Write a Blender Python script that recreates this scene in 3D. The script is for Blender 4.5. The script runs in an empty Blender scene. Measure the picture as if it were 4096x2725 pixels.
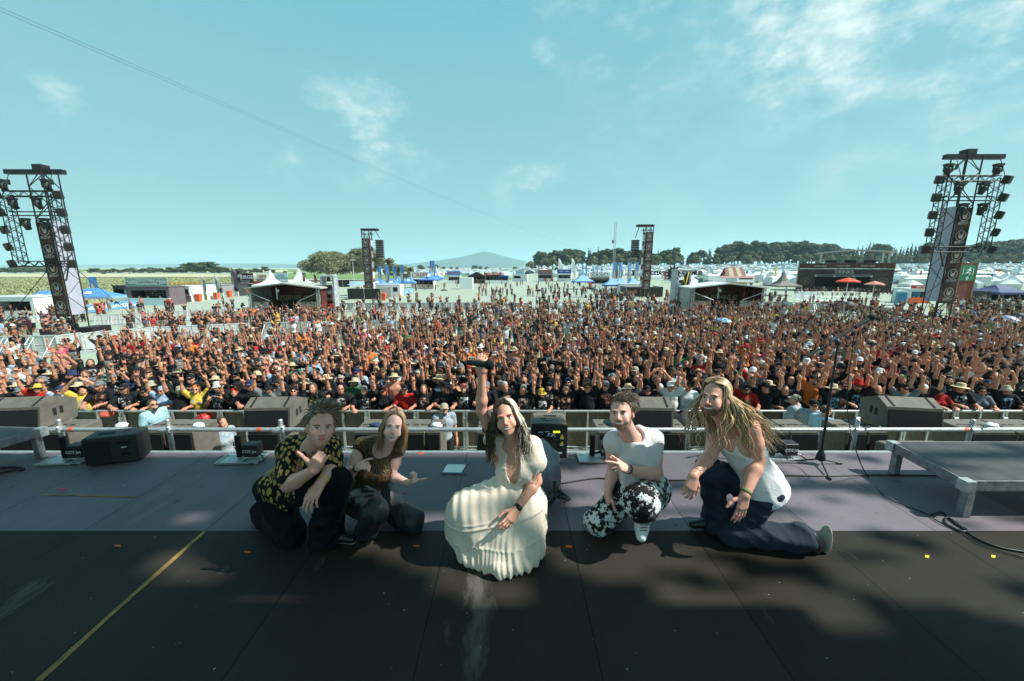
import bpy, math, random
import numpy as np
from mathutils import Vector, Matrix
# ---------------------------------------------------------------- camera, sky, sun, exposure
S = bpy.context.scene
COL = S.collection
PITCH = math.radians(10.7); FPX = 1547.0; CX, CY = 2048.0, 1362.5; CAMZ = 4.2; STZ = 2.2
cd = bpy.data.cameras.new('camera'); cam = bpy.data.objects.new('camera', cd); COL.objects.link(cam)
cd.sensor_width = 36.0; cd.lens = 36.0 * FPX / 4096; cd.clip_start = 0.05; cd.clip_end = 20000
cam.location = (0, 0, CAMZ); cam.rotation_euler = (math.radians(90) - PITCH, 0, 0)
S.camera = cam
SUN_EL = math.radians(48.0); SUN_DIR = Vector((math.cos(SUN_EL) * math.cos(-0.14), math.cos(SUN_EL) * math.sin(-0.14), math.sin(SUN_EL)))
sl = bpy.data.lights.new('sun', 'SUN'); sl.energy = 5.0; sl.angle = math.radians(0.55); sl.color = (0.97, 1.0, 0.94)
so = bpy.data.objects.new('sun', sl); COL.objects.link(so)
so.rotation_euler = (-SUN_DIR).to_track_quat('-Z', 'Y').to_euler()
S.view_settings.view_transform = 'Standard'; S.view_settings.look = 'None'
S.view_settings.exposure = 0.5; S.view_settings.gamma = 1.0
try:
    S.cycles.use_denoising = True; S.cycles.volume_bounces = 2; S.cycles.max_bounces = 6; S.cycles.transparent_max_bounces = 12
except Exception: pass

def ray(sx, sy):
    u = (sx - CX) / FPX; v = (CY - sy) / FPX
    return Vector((u, math.cos(PITCH) + v * math.sin(PITCH), -math.sin(PITCH) + v * math.cos(PITCH)))
def sst(t): t = np.clip(t, 0, 1); return t * t * (3 - 2 * t)
def GZ(x, y):                               # the field dips away from the stage; the camping field rises towards the wood on the right
    return -.45 - 1.3 * sst((np.asarray(y) - 10) / 30.) + sst((np.asarray(y) - 112) / 260) * (4.9 * sst((np.asarray(x) + 8) / 60) + 1.8 * sst((np.asarray(x) - 60) / 200))
def GP(sx, sy, z): d = ray(sx, sy); t = (z - CAMZ) / d.z; return Vector((d.x * t, d.y * t, z))
def G(sx, sy, z=0.0):                       # point of the photograph at height z above the field, or on the stage
    if z > 1.9: return GP(sx, sy, z)
    zt = -1.0
    for _ in range(30):
        q = GP(sx, sy, zt + z); zt += .6 * (float(GZ(q.x, q.y)) - zt)
    return q
def YY(Y): return Y * (1 + .40 * float(sst((Y - 8) / 26.)))
def ZA(sy, Y): return P(CX, sy, Y).z - float(GZ(-30, Y))
def ZR(sy, Y): return ZA(sy, YY(Y))
def P(sx, sy, Y):                           # point of the photograph lying at distance Y
    d = ray(sx, sy); t = Y / d.y
    return Vector((d.x * t, Y, CAMZ + d.z * t))
def ZH(sy, Y): return P(CX, sy, Y).z
def XY(sx, Y, z=0.0):                       # x for a picture column at distance Y and height z
    dep = Y * math.cos(PITCH) - (z - CAMZ) * math.sin(PITCH)
    return (sx - CX) / FPX * dep

w = bpy.data.worlds.new("World"); S.world = w; w.use_nodes = True
nt = w.node_tree; nt.nodes.clear()
class NB:                                   # tiny node builder
    def __init__(s, nt): s.nt = nt
    def n(s, t, **k):
        nd = s.nt.nodes.new(t)
        for a, b in k.items():
            if a.startswith('i_'):
                nd.inputs[a[2:].replace('_', ' ')].default_value = b
            else: setattr(nd, a, b)
        return nd
    def l(s, a, b): s.nt.links.new(a, b)
    def m(s, op, a, b=None, c=None):
        nd = s.nt.nodes.new('ShaderNodeMath'); nd.operation = op
        for i, x in enumerate((a, b, c)):
            if x is None: continue
            if isinstance(x, (int, float)): nd.inputs[i].default_value = x
            else: s.nt.links.new(x, nd.inputs[i])
        return nd.outputs[0]
    def vm(s, op, a, b=None):
        nd = s.nt.nodes.new('ShaderNodeVectorMath'); nd.operation = op
        for i, x in enumerate((a, b)):
            if x is None: continue
            if isinstance(x, (tuple, list, Vector)): nd.inputs[i].default_value = tuple(x)
            else: s.nt.links.new(x, nd.inputs[i])
        return nd
    def mix(s, f, a, b, mode='MIX'):
        nd = s.nt.nodes.new('ShaderNodeMix'); nd.data_type = 'RGBA'; nd.blend_type = mode
        for x, i in ((f, 0), (a, 6), (b, 7)):
            if isinstance(x, (int, float)): nd.inputs[i].default_value = x
            elif isinstance(x, (tuple, list)): nd.inputs[i].default_value = tuple(x)[:3] + (1,)
            else: s.nt.links.new(x, nd.inputs[i])
        return nd.outputs[2]
    def ramp(s, f, stops):
        nd = s.nt.nodes.new('ShaderNodeValToRGB'); e = nd.color_ramp.elements
        while len(e) > 1: e.remove(e[-1])
        e[0].position = stops[0][0]; e[0].color = tuple(stops[0][1]) + (1,)
        for p, c in stops[1:]:
            x = e.new(p); x.color = tuple(c) + (1,)
        s.nt.links.new(f, nd.inputs[0]); return nd.outputs[0]
    def noise(s, vec, scale, detail=4, rough=0.55):
        nd = s.nt.nodes.new('ShaderNodeTexNoise'); nd.inputs['Scale'].default_value = scale
        nd.inputs['Detail'].default_value = detail; nd.inputs['Roughness'].default_value = rough
        if vec is not None: s.nt.links.new(vec, nd.inputs['Vector'])
        return nd.outputs[0]
b = NB(nt)
sky = b.n('ShaderNodeTexSky', sky_type='NISHITA', sun_disc=False, sun_elevation=SUN_EL, sun_rotation=math.atan2(SUN_DIR.x, SUN_DIR.y))
sky.air_density = 1.2; sky.dust_density = 1.5; sky.ozone_density = 2.5
tc = b.n('ShaderNodeTexCoord'); dirv = b.vm('NORMALIZE', tc.outputs['Generated']).outputs[0]
sep = b.n('ShaderNodeSeparateXYZ'); b.l(dirv, sep.inputs[0])
zz = b.m('MAXIMUM', sep.outputs[2], 0.0)
grade = b.ramp(zz, [(0.0, (3.0, 5.5, 5.75)), (0.18, (2.55, 5.15, 5.6)), (0.5, (1.65, 4.65, 5.5)), (1.0, (1.0, 3.4, 4.6))])
base = b.mix(0.9, sky.outputs[0], grade)
# clouds: billows in a few directions of the sky
pl = b.vm('SCALE', dirv); pl.inputs[3].default_value = 1.0
cmap = b.n('ShaderNodeMapping'); b.l(dirv, cmap.inputs[0]); cmap.inputs['Scale'].default_value = (3.0, 3.0, 5.0)
nz = b.noise(cmap.outputs[0], 2.6, 9, 0.6)
nz2 = b.noise(cmap.outputs[0], 7.0, 6, 0.6)
nn = b.m('ADD', b.m('MULTIPLY', nz, 0.75), b.m('MULTIPLY', nz2, 0.25))
tot = None
for sx, sy, rad, st in ((3330, 130, .13, 1.0), (3080, 150, .07, .75), (3270, 30, .12, .8), (4050, 80, .16, .7), (3500, 260, .18, .35), (1450, 510, .12, .55), (1600, 590, .1, .35), (2120, 700, .11, .45),
                        (2180, 255, .06, .5), (2440, 320, .06, .4), (190, 380, .05, .5), (560, 640, .1, .2), (2550, 180, .28, .3), (3700, 350, .3, .3), (1150, 610, .08, .3), (4000, 1000, .3, .15)):
    d = ray(sx, sy).normalized()
    dist = b.vm('DISTANCE', dirv, d).outputs['Value']
    m_ = b.m('MULTIPLY', b.m('SUBTRACT', 1.0, b.m('MINIMUM', b.m('DIVIDE', dist, rad * 1.5), 1.0)), st)
    tot = m_ if tot is None else b.m('MAXIMUM', tot, m_)
cl = b.m('MULTIPLY', b.m('SUBTRACT', b.m('ADD', nn, b.m('MULTIPLY', tot, 0.42)), 0.62), 4.2)
cl = b.m('MINIMUM', b.m('MAXIMUM', cl, 0.0), 1.0)
cl = b.m('MULTIPLY', cl, b.m('MINIMUM', b.m('MULTIPLY', tot, 1.9), 0.9))
soft = b.m('MULTIPLY', b.m('MULTIPLY', b.m('SUBTRACT', nz, 0.40), 2.0), b.m('MINIMUM', b.m('MAXIMUM', b.m('MULTIPLY', b.m('ADD', sep.outputs[0], 0.05), 1.6), 0.06), 0.7))
soft = b.m('MINIMUM', b.m('MAXIMUM', soft, 0.0), 0.55)
c1 = b.mix(soft, base, (4.3, 6.5, 6.6))
shade = b.m('MULTIPLY', b.m('MINIMUM', b.m('MAXIMUM', b.m('MULTIPLY', b.m('SUBTRACT', nz2, 0.42), 4.0), 0.0), 1.0), 1.0)
ccol = b.mix(shade, (4.4, 6.5, 6.7), (7.6, 8.8, 8.6))
c2 = b.mix(cl, c1, ccol)
for sx, sy, rx in ((2400, 640, .15), (2950, 610, .16), (2200, 210, .035)):   # bluish hollow between the clouds
    d = ray(sx, sy).normalized()
    dist = b.vm('DISTANCE', dirv, d).outputs['Value']
    f = b.m('MULTIPLY', b.m('MAXIMUM', b.m('SUBTRACT', 1.0, b.m('DIVIDE', dist, rx)), 0.0), b.m('MULTIPLY', nz, 0.75))
    c2 = b.mix(f, c2, (2.0, 4.7, 5.6))
bg = b.n('ShaderNodeBackground'); bg.inputs[1].default_value = 0.084; b.l(c2, bg.inputs[0])
wo = b.n('ShaderNodeOutputWorld'); b.l(bg.outputs[0], wo.inputs[0])

# ---------------------------------------------------------------- object helpers
def tag(o, label=None, cat=None, group=None, kind=None):
    if label: o['label'] = label
    if cat: o['category'] = cat
    if group: o['group'] = group
    if kind: o['kind'] = kind
    return o
def ob(name, data, parent=None, mat=None, loc=None):
    o = bpy.data.objects.new(name, data); COL.objects.link(o)
    if parent: o.parent = parent
    if mat is not None and data is not None and not data.materials: data.materials.append(mat)
    if loc is not None: o.location = loc
    return o
def empty(name, loc=(0, 0, 0), rz=0.0):
    o = bpy.data.objects.new(name, None); COL.objects.link(o); o.location = loc; o.rotation_euler = (0, 0, rz); o.empty_display_size = .1
    return o
_kids = {}
def copy_tree(o, parent=None):
    c = o.copy(); COL.objects.link(c)
    if parent is not None: c.parent = parent; c.matrix_parent_inverse = o.matrix_parent_inverse.copy()
    for ch in list(KIDS.get(o.name, ())):
        copy_tree(bpy.data.objects[ch], c)
    return c
KIDS = {}
def index_kids():
    KIDS.clear()
    for o in COL.objects:
        if o.parent: KIDS.setdefault(o.parent.name, []).append(o.name)
def np_mesh(name, v, f, smooth=True, col=None, midx=None):
    me = bpy.data.meshes.new(name); v = np.asarray(v, np.float32); f = np.asarray(f, np.int32)
    n = f.shape[1]
    me.vertices.add(len(v)); me.vertices.foreach_set('co', v.ravel())
    me.loops.add(f.size); me.loops.foreach_set('vertex_index', f.ravel())
    me.polygons.add(len(f)); me.polygons.foreach_set('loop_start', np.arange(0, f.size, n, dtype=np.int32))
    me.polygons.foreach_set('use_smooth', np.full(len(f), smooth))
    if midx is not None: me.polygons.foreach_set('material_index', np.asarray(midx, np.int32))
    if col is not None:
        a = me.color_attributes.new('Col', 'FLOAT_COLOR', 'POINT')
        c4 = np.ones((len(v), 4), np.float32); c4[:, :3] = col; a.data.foreach_set('color', c4.ravel())
    me.update(calc_edges=True)
    return me

class MB:                                    # mesh builder: shapes gathered into ONE mesh
    def __init__(s): s.v = []; s.f = []; s.m = []; s.mi = 0; s.sm = []; s.smooth = False
    def add(s, vs, fs, smooth=None):
        n = len(s.v); s.v += [tuple(x) for x in vs]
        for f in fs: s.f.append(tuple(i + n for i in f)); s.m.append(s.mi); s.sm.append(s.smooth if smooth is None else smooth)
    def box(s, c, d, M=None, rz=0.0):
        x, y, z = d[0] / 2, d[1] / 2, d[2] / 2; c = Vector(c)
        if M is None: M = Matrix.Rotation(rz, 3, 'Z')
        vs = [c + M @ Vector(p) for p in ((-x, -y, -z), (x, -y, -z), (x, y, -z), (-x, y, -z), (-x, -y, z), (x, -y, z), (x, y, z), (-x, y, z))]
        s.add(vs, [(0, 3, 2, 1), (4, 5, 6, 7), (0, 1, 5, 4), (1, 2, 6, 5), (2, 3, 7, 6), (3, 0, 4, 7)]); return s
    def bevbox(s, c, d, r=.02, M=None, rz=0.0):   # box with chamfered vertical and horizontal edges
        c = Vector(c); hx, hy, hz = d[0] / 2, d[1] / 2, d[2] / 2
        if M is None: M = Matrix.Rotation(rz, 3, 'Z')
        ring = []
        for zt, ins in ((-hz, r), (-hz + r, 0), (hz - r, 0), (hz, r)):
            x, y = hx - ins, hy - ins; q = r * .8
            ring.append([c + M @ Vector(p) for p in ((-x + q, -y, zt), (x - q, -y, zt), (x, -y + q, zt), (x, y - q, zt), (x - q, y, zt), (-x + q, y, zt), (-x, y - q, zt), (-x, -y + q, zt))])
        vs = [p for r_ in ring for p in r_]; fs = []
        for k in range(3):
            for i in range(8):
                j = (i + 1) % 8; fs.append((k * 8 + i, k * 8 + j, k * 8 + 8 + j, k * 8 + 8 + i))
        fs.append(tuple(range(7, -1, -1))); fs.append(tuple(range(24, 32)))
        s.add(vs, fs); return s
    def tube(s, a, b_, r, r2=None, n=6, caps=True):
        a = Vector(a); b_ = Vector(b_); d = b_ - a
        if d.length < 1e-6: return s
        d.normalize(); u = d.orthogonal().normalized(); w_ = d.cross(u); r2 = r if r2 is None else r2
        vs = []
        for c, rr in ((a, r), (b_, r2)):
            for i in range(n):
                t = 2 * math.pi * i / n; vs.append(c + (u * math.cos(t) + w_ * math.sin(t)) * rr)
        fs = [(i, (i + 1) % n, n + (i + 1) % n, n + i) for i in range(n)]
        s.add(vs, fs, True)
        if caps: s.add(vs, [tuple(range(n - 1, -1, -1)), tuple(range(n, 2 * n))], False)
        return s
    def path(s, pts, r, n=6, rs=None, closed=False):
        pts = [Vector(p) for p in pts]; k = len(pts); vs = []; u = None
        for i, p in enumerate(pts):
            d = (pts[(i + 1) % k if closed else min(i + 1, k - 1)] - pts[(i - 1) % k if closed else max(i - 1, 0)]).normalized()
            if u is None: u = d.orthogonal().normalized()
            else:
                u = u - d * u.dot(d)
                u = u.normalized() if u.length > 1e-6 else d.orthogonal().normalized()
            w_ = d.cross(u); rr = rs[i] if rs is not None else r
            for j in range(n):
                t = 2 * math.pi * j / n; vs.append(p + (u * math.cos(t) + w_ * math.sin(t)) * rr)
        fs = []
        for i in range(k if closed else k - 1):
            i2 = (i + 1) % k
            for j in range(n): fs.append((i * n + j, i * n + (j + 1) % n, i2 * n + (j + 1) % n, i2 * n + j))
        if not closed: fs += [tuple(range(n - 1, -1, -1)), tuple(range((k - 1) * n, k * n))]
        s.add(vs, fs, True); return s
    def lathe(s, c, prof, n=24, M=None, smooth=True):
        c = Vector(c); vs = []; M = M or Matrix.Identity(3)
        for r, z in prof:
            for i in range(n):
                t = 2 * math.pi * i / n; vs.append(c + M @ Vector((r * math.cos(t), r * math.sin(t), z)))
        fs = []
        for k in range(len(prof) - 1):
            for i in range(n): fs.append((k * n + i, k * n + (i + 1) % n, (k + 1) * n + (i + 1) % n, (k + 1) * n + i))
        s.add(vs, fs, smooth); return s
    def poly(s, pts, thick, M=None, c=(0, 0, 0)):   # polygon in local xz, extruded along local y
        c = Vector(c); M = M or Matrix.Identity(3); n = len(pts)
        vs = [c + M @ Vector((x, y0, z)) for y0 in (-thick / 2, thick / 2) for x, z in pts]
        fs = [tuple(range(n)), tuple(range(2 * n - 1, n - 1, -1))] + [(i, n + i, n + (i + 1) % n, (i + 1) % n) for i in range(n)]
        s.add(vs, fs); return s
    def truss(s, a, b_, w_, r=.025, step=None, side=None, h=None):
        a = Vector(a); b_ = Vector(b_); d = (b_ - a); L = d.length; d.normalize()
        u = Vector(side).normalized() if side else d.orthogonal().normalized(); v = d.cross(u).normalized(); h = h or w_
        step = step or w_; k = max(1, round(L / step)); cs = [(u * sx * w_ / 2 + v * sy * h / 2) for sx, sy in ((-1, -1), (1, -1), (1, 1), (-1, 1))]
        for c in cs: s.tube(a + c, b_ + c, r, n=5)
        for i in range(k):
            p = a + d * L * i / k; q = a + d * L * (i + 1) / k
            for j in range(4):
                c0, c1 = cs[j], cs[(j + 1) % 4]
                if (i + j) % 2: c0, c1 = c1, c0
                s.tube(p + c0, q + c1, r * .6, n=4, caps=False)
        return s
    def mesh(s, name, mats=()):
        me = bpy.data.meshes.new(name); me.from_pydata(s.v, [], s.f)
        me.polygons.foreach_set('material_index', s.m); me.polygons.foreach_set('use_smooth', s.sm)
        for m_ in mats: me.materials.append(m_)
        me.update(); return me
    def build(s, name, mat=None, parent=None, loc=None):
        mats = mat if isinstance(mat, (list, tuple)) else ([mat] if mat else [])
        return ob(name, s.mesh(name, mats), parent, loc=loc)

# ---------------------------------------------------------------- materials
MATS = {}
def mat(name, col=(.5, .5, .5), rough=.6, metal=0.0, var=.12, scale=3.0, bump=0.0, bscale=60.0, objcol=False, vcol=False, col2=None, alpha=None, emis=None, spec=.5, coord='Object', streak=None, sss=0.0, trans=0.0):
    if name in MATS: return MATS[name]
    m = bpy.data.materials.new(name); m.use_nodes = True; nt = m.node_tree; b = NB(nt)
    p = nt.nodes['Principled BSDF']; p.inputs['Roughness'].default_value = rough; p.inputs['Metallic'].default_value = metal
    p.inputs['Specular IOR Level'].default_value = spec
    tc = b.n('ShaderNodeTexCoord'); co = tc.outputs[coord]
    if streak: mp = b.n('ShaderNodeMapping'); mp.inputs['Scale'].default_value = streak; b.l(co, mp.inputs[0]); co = mp.outputs[0]
    nz = b.noise(co, scale, 6, .6)
    c = tuple(col)
    if objcol:
        oi = b.n('ShaderNodeObjectInfo'); basec = oi.outputs['Color']
    elif vcol:
        at = b.n('ShaderNodeAttribute', attribute_name='Col'); basec = at.outputs['Color']
        if vcol == 'obj':
            oi = b.n('ShaderNodeObjectInfo'); basec = b.mix(1.0, basec, oi.outputs['Color'], 'MULTIPLY')
    else: basec = None
    if basec is None:
        c2 = col2 or tuple(x * (1 - var * 2.2) for x in c)
        fac = b.m('MINIMUM', b.m('MAXIMUM', b.m('MULTIPLY', b.m('SUBTRACT', nz, .32), 2.6), 0), 1)
        out = b.mix(fac, c2, tuple(min(1, x * (1 + var * .4)) for x in c) if not col2 else c)
    else:
        v = b.m('ADD', 1 - var, b.m('MULTIPLY', nz, var * 2))
        cc = b.n('ShaderNodeCombineColor'); [b.l(v, cc.inputs[i]) for i in range(3)]
        out = b.mix(1.0, basec, cc.outputs[0], 'MULTIPLY')
    b.l(out, p.inputs['Base Color'])
    if bump:
        bn = b.n('ShaderNodeBump'); bn.inputs['Strength'].default_value = bump; bn.inputs['Distance'].default_value = .01
        b.l(b.noise(tc.outputs['Object'], bscale, 4, .6), bn.inputs['Height']); b.l(bn.outputs[0], p.inputs['Normal'])
    if sss:
        p.inputs['Subsurface Weight'].default_value = sss; p.inputs['Subsurface Radius'].default_value = (.012, .005, .003); p.inputs['Subsurface Scale'].default_value = 1.0
    if alpha is not None: p.inputs['Alpha'].default_value = alpha
    if trans: p.inputs['Transmission Weight'].default_value = trans
    if emis: p.inputs['Emission Color'].default_value = tuple(emis[:3]) + (1,); p.inputs['Emission Strength'].default_value = emis[3]
    MATS[name] = m; m['nodes_out'] = 1
    return m
M_ALU = mat('aluminium', (.62, .62, .6), .42, .75, .1, 20)
M_GALV = mat('galvanised_steel', (.55, .56, .55), .45, .6, .15, 30, bump=.1)
M_BLACK = mat('black_paint', (.018, .018, .018), .55, 0, .2, 8)
M_TRUSS = mat('dark_truss_steel', (.03, .028, .028), .5, .4, .2, 8)
M_BEIGE = mat('dusty_black_cabinet', (.15, .13, .105), .75, 0, .16, 7, bump=.15)
M_BOXBLK = mat('black_grille', (.008, .008, .009), .85, 0, .3, 80)
M_WHITE = mat('white_canvas', (.8, .8, .78), .7, 0, .07, 3)
M_WGLOSS = mat('white_panel', (.75, .77, .77), .4, 0, .06, 4)
M_BLUE = mat('blue_canvas', (.10, .27, .62), .65, 0, .12, 3)
M_BLUED = mat('deep_blue_canvas', (.02, .08, .42), .65, 0, .12, 3)
M_ORANGE = mat('orange_plastic', (.85, .12, .03), .45, 0, .08, 3)
M_BROWN = mat('brown_banner', (.055, .02, .014), .8, 0, .25, 2)
M_LOGO = mat('pale_print', (.36, .30, .28), .8, 0, .05, 3)
M_TENT = mat('grey_tarpaulin', (.48, .46, .42), .7, 0, .15, 2)
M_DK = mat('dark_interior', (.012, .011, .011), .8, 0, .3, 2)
M_RED = mat('red_paint', (.55, .03, .02), .5, 0, .12, 3)
M_WOOD = mat('weathered_plywood', (.33, .2, .1), .75, 0, .2, 6)
M_CABLE = mat('black_rubber_cable', (.012, .012, .012), .5)
# ---------------------------------------------------------------- organic shapes: smooth unions of rounded forms, skinned with surface nets
def vec(*a): return np.array(a, np.float64)
def nrm(a): a = np.asarray(a, float); return a / max(1e-9, np.linalg.norm(a))
def Cn(a, b_, ra, rb=None, k=.02, lab=0): return ('c', np.asarray(a, float), np.asarray(b_, float), ra, ra if rb is None else rb, k, lab)
def El(c, r, R=None, k=.02, lab=0): return ('e', np.asarray(c, float), np.asarray(r, float), np.eye(3) if R is None else np.asarray(R, float), None, k, lab)
def Sub(c, r, R=None, k=.01): return ('x', np.asarray(c, float), np.asarray(r, float), np.eye(3) if R is None else np.asarray(R, float), None, k, -1)
def prim_bb(p):
    if p[0] == 'c':
        R = max(p[3], p[4]); return np.minimum(p[1], p[2]) - R, np.maximum(p[1], p[2]) + R
    R = max(p[2]); return p[1] - R, p[1] + R
def prim_d(p, X, Y, Z):
    if p[0] == 'c':
        a, b_ = p[1], p[2]; ba = b_ - a; L2 = max(1e-9, ba @ ba)
        x, y, z = X - a[0], Y - a[1], Z - a[2]
        t = np.clip((x * ba[0] + y * ba[1] + z * ba[2]) / L2, 0, 1)
        return np.sqrt((x - t * ba[0]) ** 2 + (y - t * ba[1]) ** 2 + (z - t * ba[2]) ** 2) - (p[3] + (p[4] - p[3]) * t)
    c, r, R = p[1], p[2], p[3]
    x, y, z = X - c[0], Y - c[1], Z - c[2]
    q = [(x * R[0, i] + y * R[1, i] + z * R[2, i]) / r[i] for i in range(3)]
    k0 = np.sqrt(q[0] ** 2 + q[1] ** 2 + q[2] ** 2) + 1e-6
    k1 = np.sqrt((q[0] / r[0]) ** 2 + (q[1] / r[1]) ** 2 + (q[2] / r[2]) ** 2) + 1e-6
    return k0 * (k0 - 1) / k1
def field(prims, h, pad=None, box=None):
    pad = pad or 3 * h
    bbs = [prim_bb(p) for p in prims if p[0] != 'x']
    lo = np.min([q[0] for q in bbs], 0) - pad; hi = np.max([q[1] for q in bbs], 0) + pad
    if box is not None: lo = np.maximum(lo, box[0]); hi = np.minimum(hi, box[1])
    n = np.ceil((hi - lo) / h).astype(int) + 1
    F = np.full(n, .5, np.float32); L = np.zeros(n, np.int8)
    ax = [(lo[i] + np.arange(n[i]) * h).astype(np.float32) for i in range(3)]
    for p in prims:
        k = p[5]; a, c = prim_bb(p); mgn = max(k, 0) + 3.5 * h
        i0 = np.maximum(((a - mgn - lo) / h).astype(int), 0); i1 = np.minimum(((c + mgn - lo) / h).astype(int) + 2, n)
        if (i1 <= i0).any(): continue
        sl_ = tuple(slice(i0[i], i1[i]) for i in range(3))
        X = ax[0][sl_[0]][:, None, None]; Y = ax[1][sl_[1]][None, :, None]; Z = ax[2][sl_[2]][None, None, :]
        d = prim_d(p, X, Y, Z).astype(np.float32); f = F[sl_]
        if p[0] == 'x':
            d = -d; hh = np.maximum(k - np.abs(f - d), 0) / k
            F[sl_] = np.maximum(f, d) + hh * hh * k * .25
        else:
            l = L[sl_]; l[d < f] = p[6]
            hh = np.maximum(k - np.abs(f - d), 0) / max(k, 1e-6)
            F[sl_] = np.minimum(f, d) - hh * hh * k * .25
    return F, L, lo, ax
_ED = [(0, 1), (2, 3), (4, 5), (6, 7), (0, 2), (1, 3), (4, 6), (5, 7), (0, 4), (1, 5), (2, 6), (3, 7)]
_CO = np.array([(i >> 2 & 1, i >> 1 & 1, i & 1) for i in range(8)])
def nets(F, lo, h, L=None):
    s = F < 0; n = F.shape
    cnt = np.zeros([x - 1 for x in n], np.int8)
    for o in _CO: cnt += s[o[0]:n[0] - 1 + o[0], o[1]:n[1] - 1 + o[1], o[2]:n[2] - 1 + o[2]]
    idx = np.argwhere((cnt > 0) & (cnt < 8))
    V = np.stack([F[idx[:, 0] + o[0], idx[:, 1] + o[1], idx[:, 2] + o[2]] for o in _CO], 1)
    acc = np.zeros((len(idx), 3)); c = np.zeros(len(idx))
    for a, b_ in _ED:
        m = (V[:, a] < 0) != (V[:, b_] < 0); t = V[m, a] / (V[m, a] - V[m, b_])
        acc[m] += _CO[a] + (_CO[b_] - _CO[a]) * t[:, None]; c[m] += 1
    pos = (idx + acc / c[:, None]) * h + lo
    vid = np.full(cnt.shape, -1, np.int32); vid[tuple(idx.T)] = np.arange(len(idx))
    quads = []
    for axn in range(3):
        sl0 = [slice(None)] * 3; sl1 = [slice(None)] * 3; sl0[axn] = slice(0, -1); sl1[axn] = slice(1, None)
        A = s[tuple(sl0)]; B = s[tuple(sl1)]; e = np.argwhere(A != B)
        o1, o2 = [(1, 2), (2, 0), (0, 1)][axn]
        e = e[(e[:, o1] > 0) & (e[:, o2] > 0) & (e[:, o1] < n[o1] - 1) & (e[:, o2] < n[o2] - 1)]
        inn = A[tuple(e.T)]
        def at_(d1, d2):
            q = e.copy(); q[:, o1] += d1; q[:, o2] += d2; return vid[tuple(q.T)]
        q = np.stack([at_(-1, -1), at_(0, -1), at_(0, 0), at_(-1, 0)], 1)
        q[~inn] = q[~inn][:, ::-1]; quads.append(q)
    Q = np.concatenate(quads); Q = Q[(Q >= 0).all(1)]
    lab = None
    if L is not None:
        lab = np.max([L[tuple((idx + o).T)] for o in _CO], 0) if False else L[tuple((idx + np.round(acc / c[:, None]).astype(int)).T)]
    return pos, Q, lab
def sculpt(prims, h, mod=None, lab=False, box=None):
    """mod(points, values) -> new values, run only near the surface"""
    F, L, lo, ax = field(prims, h, box=box, pad=.05 if mod else None)
    if mod is not None:
        ii = np.argwhere(np.abs(F) < .06); pts = ii * h + lo
        vals = F[tuple(ii.T)].astype(np.float64); F[tuple(ii.T)] = mod(pts, vals)
    v, q, l = nets(F, lo, h, L if lab else None)
    return (v, q, l) if lab else (v, q)
def rotm(yaw=0, pitch=0, roll=0):      # columns: person's local x, y, z axes; face looks to local -y
    cy, sy = math.cos(yaw), math.sin(yaw); cp, sp = math.cos(pitch), math.sin(pitch); cr, sr = math.cos(roll), math.sin(roll)
    Rz = np.array([[cy, -sy, 0], [sy, cy, 0], [0, 0, 1]]); Rx = np.array([[1, 0, 0], [0, cp, -sp], [0, sp, cp]]); Ry = np.array([[cr, 0, sr], [0, 1, 0], [-sr, 0, cr]])
    return Rz @ Rx @ Ry

# ---- head: local origin between the ears, face towards -y, size s
def head(o, R, s=1.0, fem=False, smile=1, bald=False, detail=True, heavy=0.0):
    T = lambda x, y, z: np.asarray(o) + R @ (np.array([x, y, z]) * s)
    E = lambda c, r, k=.02, : El(T(*c), np.array(r) * s, R, k * s)
    j = .9 if fem else 1.0
    ps = [E((0, .018, .045), (.074, .093, .083)), E((0, -.022, -.02), (.061 * j + heavy, .072, .087), .03),
          E((0, -.045, -.082), (.04 * j + heavy, .038, .032), .03), Cn(T(0, -.078, -.098), T(0, -.072, -.1), .017 * s * j, None, .02)]
    if not detail:
        ps += [Cn(T(0, -.09, .005), T(0, -.108, -.032), .008 * s, .012 * s, .01), E((.078, .01, -.01), (.011, .018, .03), .008), E((-.078, .01, -.01), (.011, .018, .03), .008)]
        return ps
    for x in (-1, 1):
        ps += [E((x * .038, -.062, -.03), (.024, .022, .022), .025), E((x * .03, -.083, .02), (.026, .012, .008 if fem else .011), .012),
               E((x * .079, .012, -.008), (.009, .018, .03), .01)]
    ps += [Sub(T(-.031, -.103, .0), np.array((.017, .014, .011)) * s, R, .012), Sub(T(.031, -.103, .0), np.array((.017, .014, .011)) * s, R, .012)]
    for x in (-1, 1): ps += [E((x * .031, -.076, -.001), (.0135, .0125, .0105), .004)]
    ps += [Cn(T(0, -.09, .008), T(0, -.112, -.034), .0075 * s, .0115 * s, .012), E((.0125, -.1, -.038), (.008, .009, .007), .007), E((-.0125, -.1, -.038), (.008, .009, .007), .007)]
    if smile:
        ps += [E((0, -.078, -.066), (.034, .022, .022), .02), Sub(T(0, -.108, -.066), np.array((.026, .012, .006)) * s, R, .004),
               E((0, -.095, -.0555), (.02, .006, .0035), .006), E((0, -.0925, -.078), (.018, .0065, .0042), .006),
               E((.047, -.066, -.05), (.016, .02, .016), .02), E((-.047, -.066, -.05), (.016, .02, .016), .02)]
    else:
        ps += [E((0, -.08, -.066), (.03, .02, .02), .02), E((0, -.0965, -.0605), (.021, .0065, .004), .006), E((0, -.0955, -.0695), (.019, .007, .0048), .006)]
    return ps
def lin(*c): return np.array([((x / 255) / 12.92 if x / 255 <= .04045 else ((x / 255 + .055) / 1.055) ** 2.4) for x in c])
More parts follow.
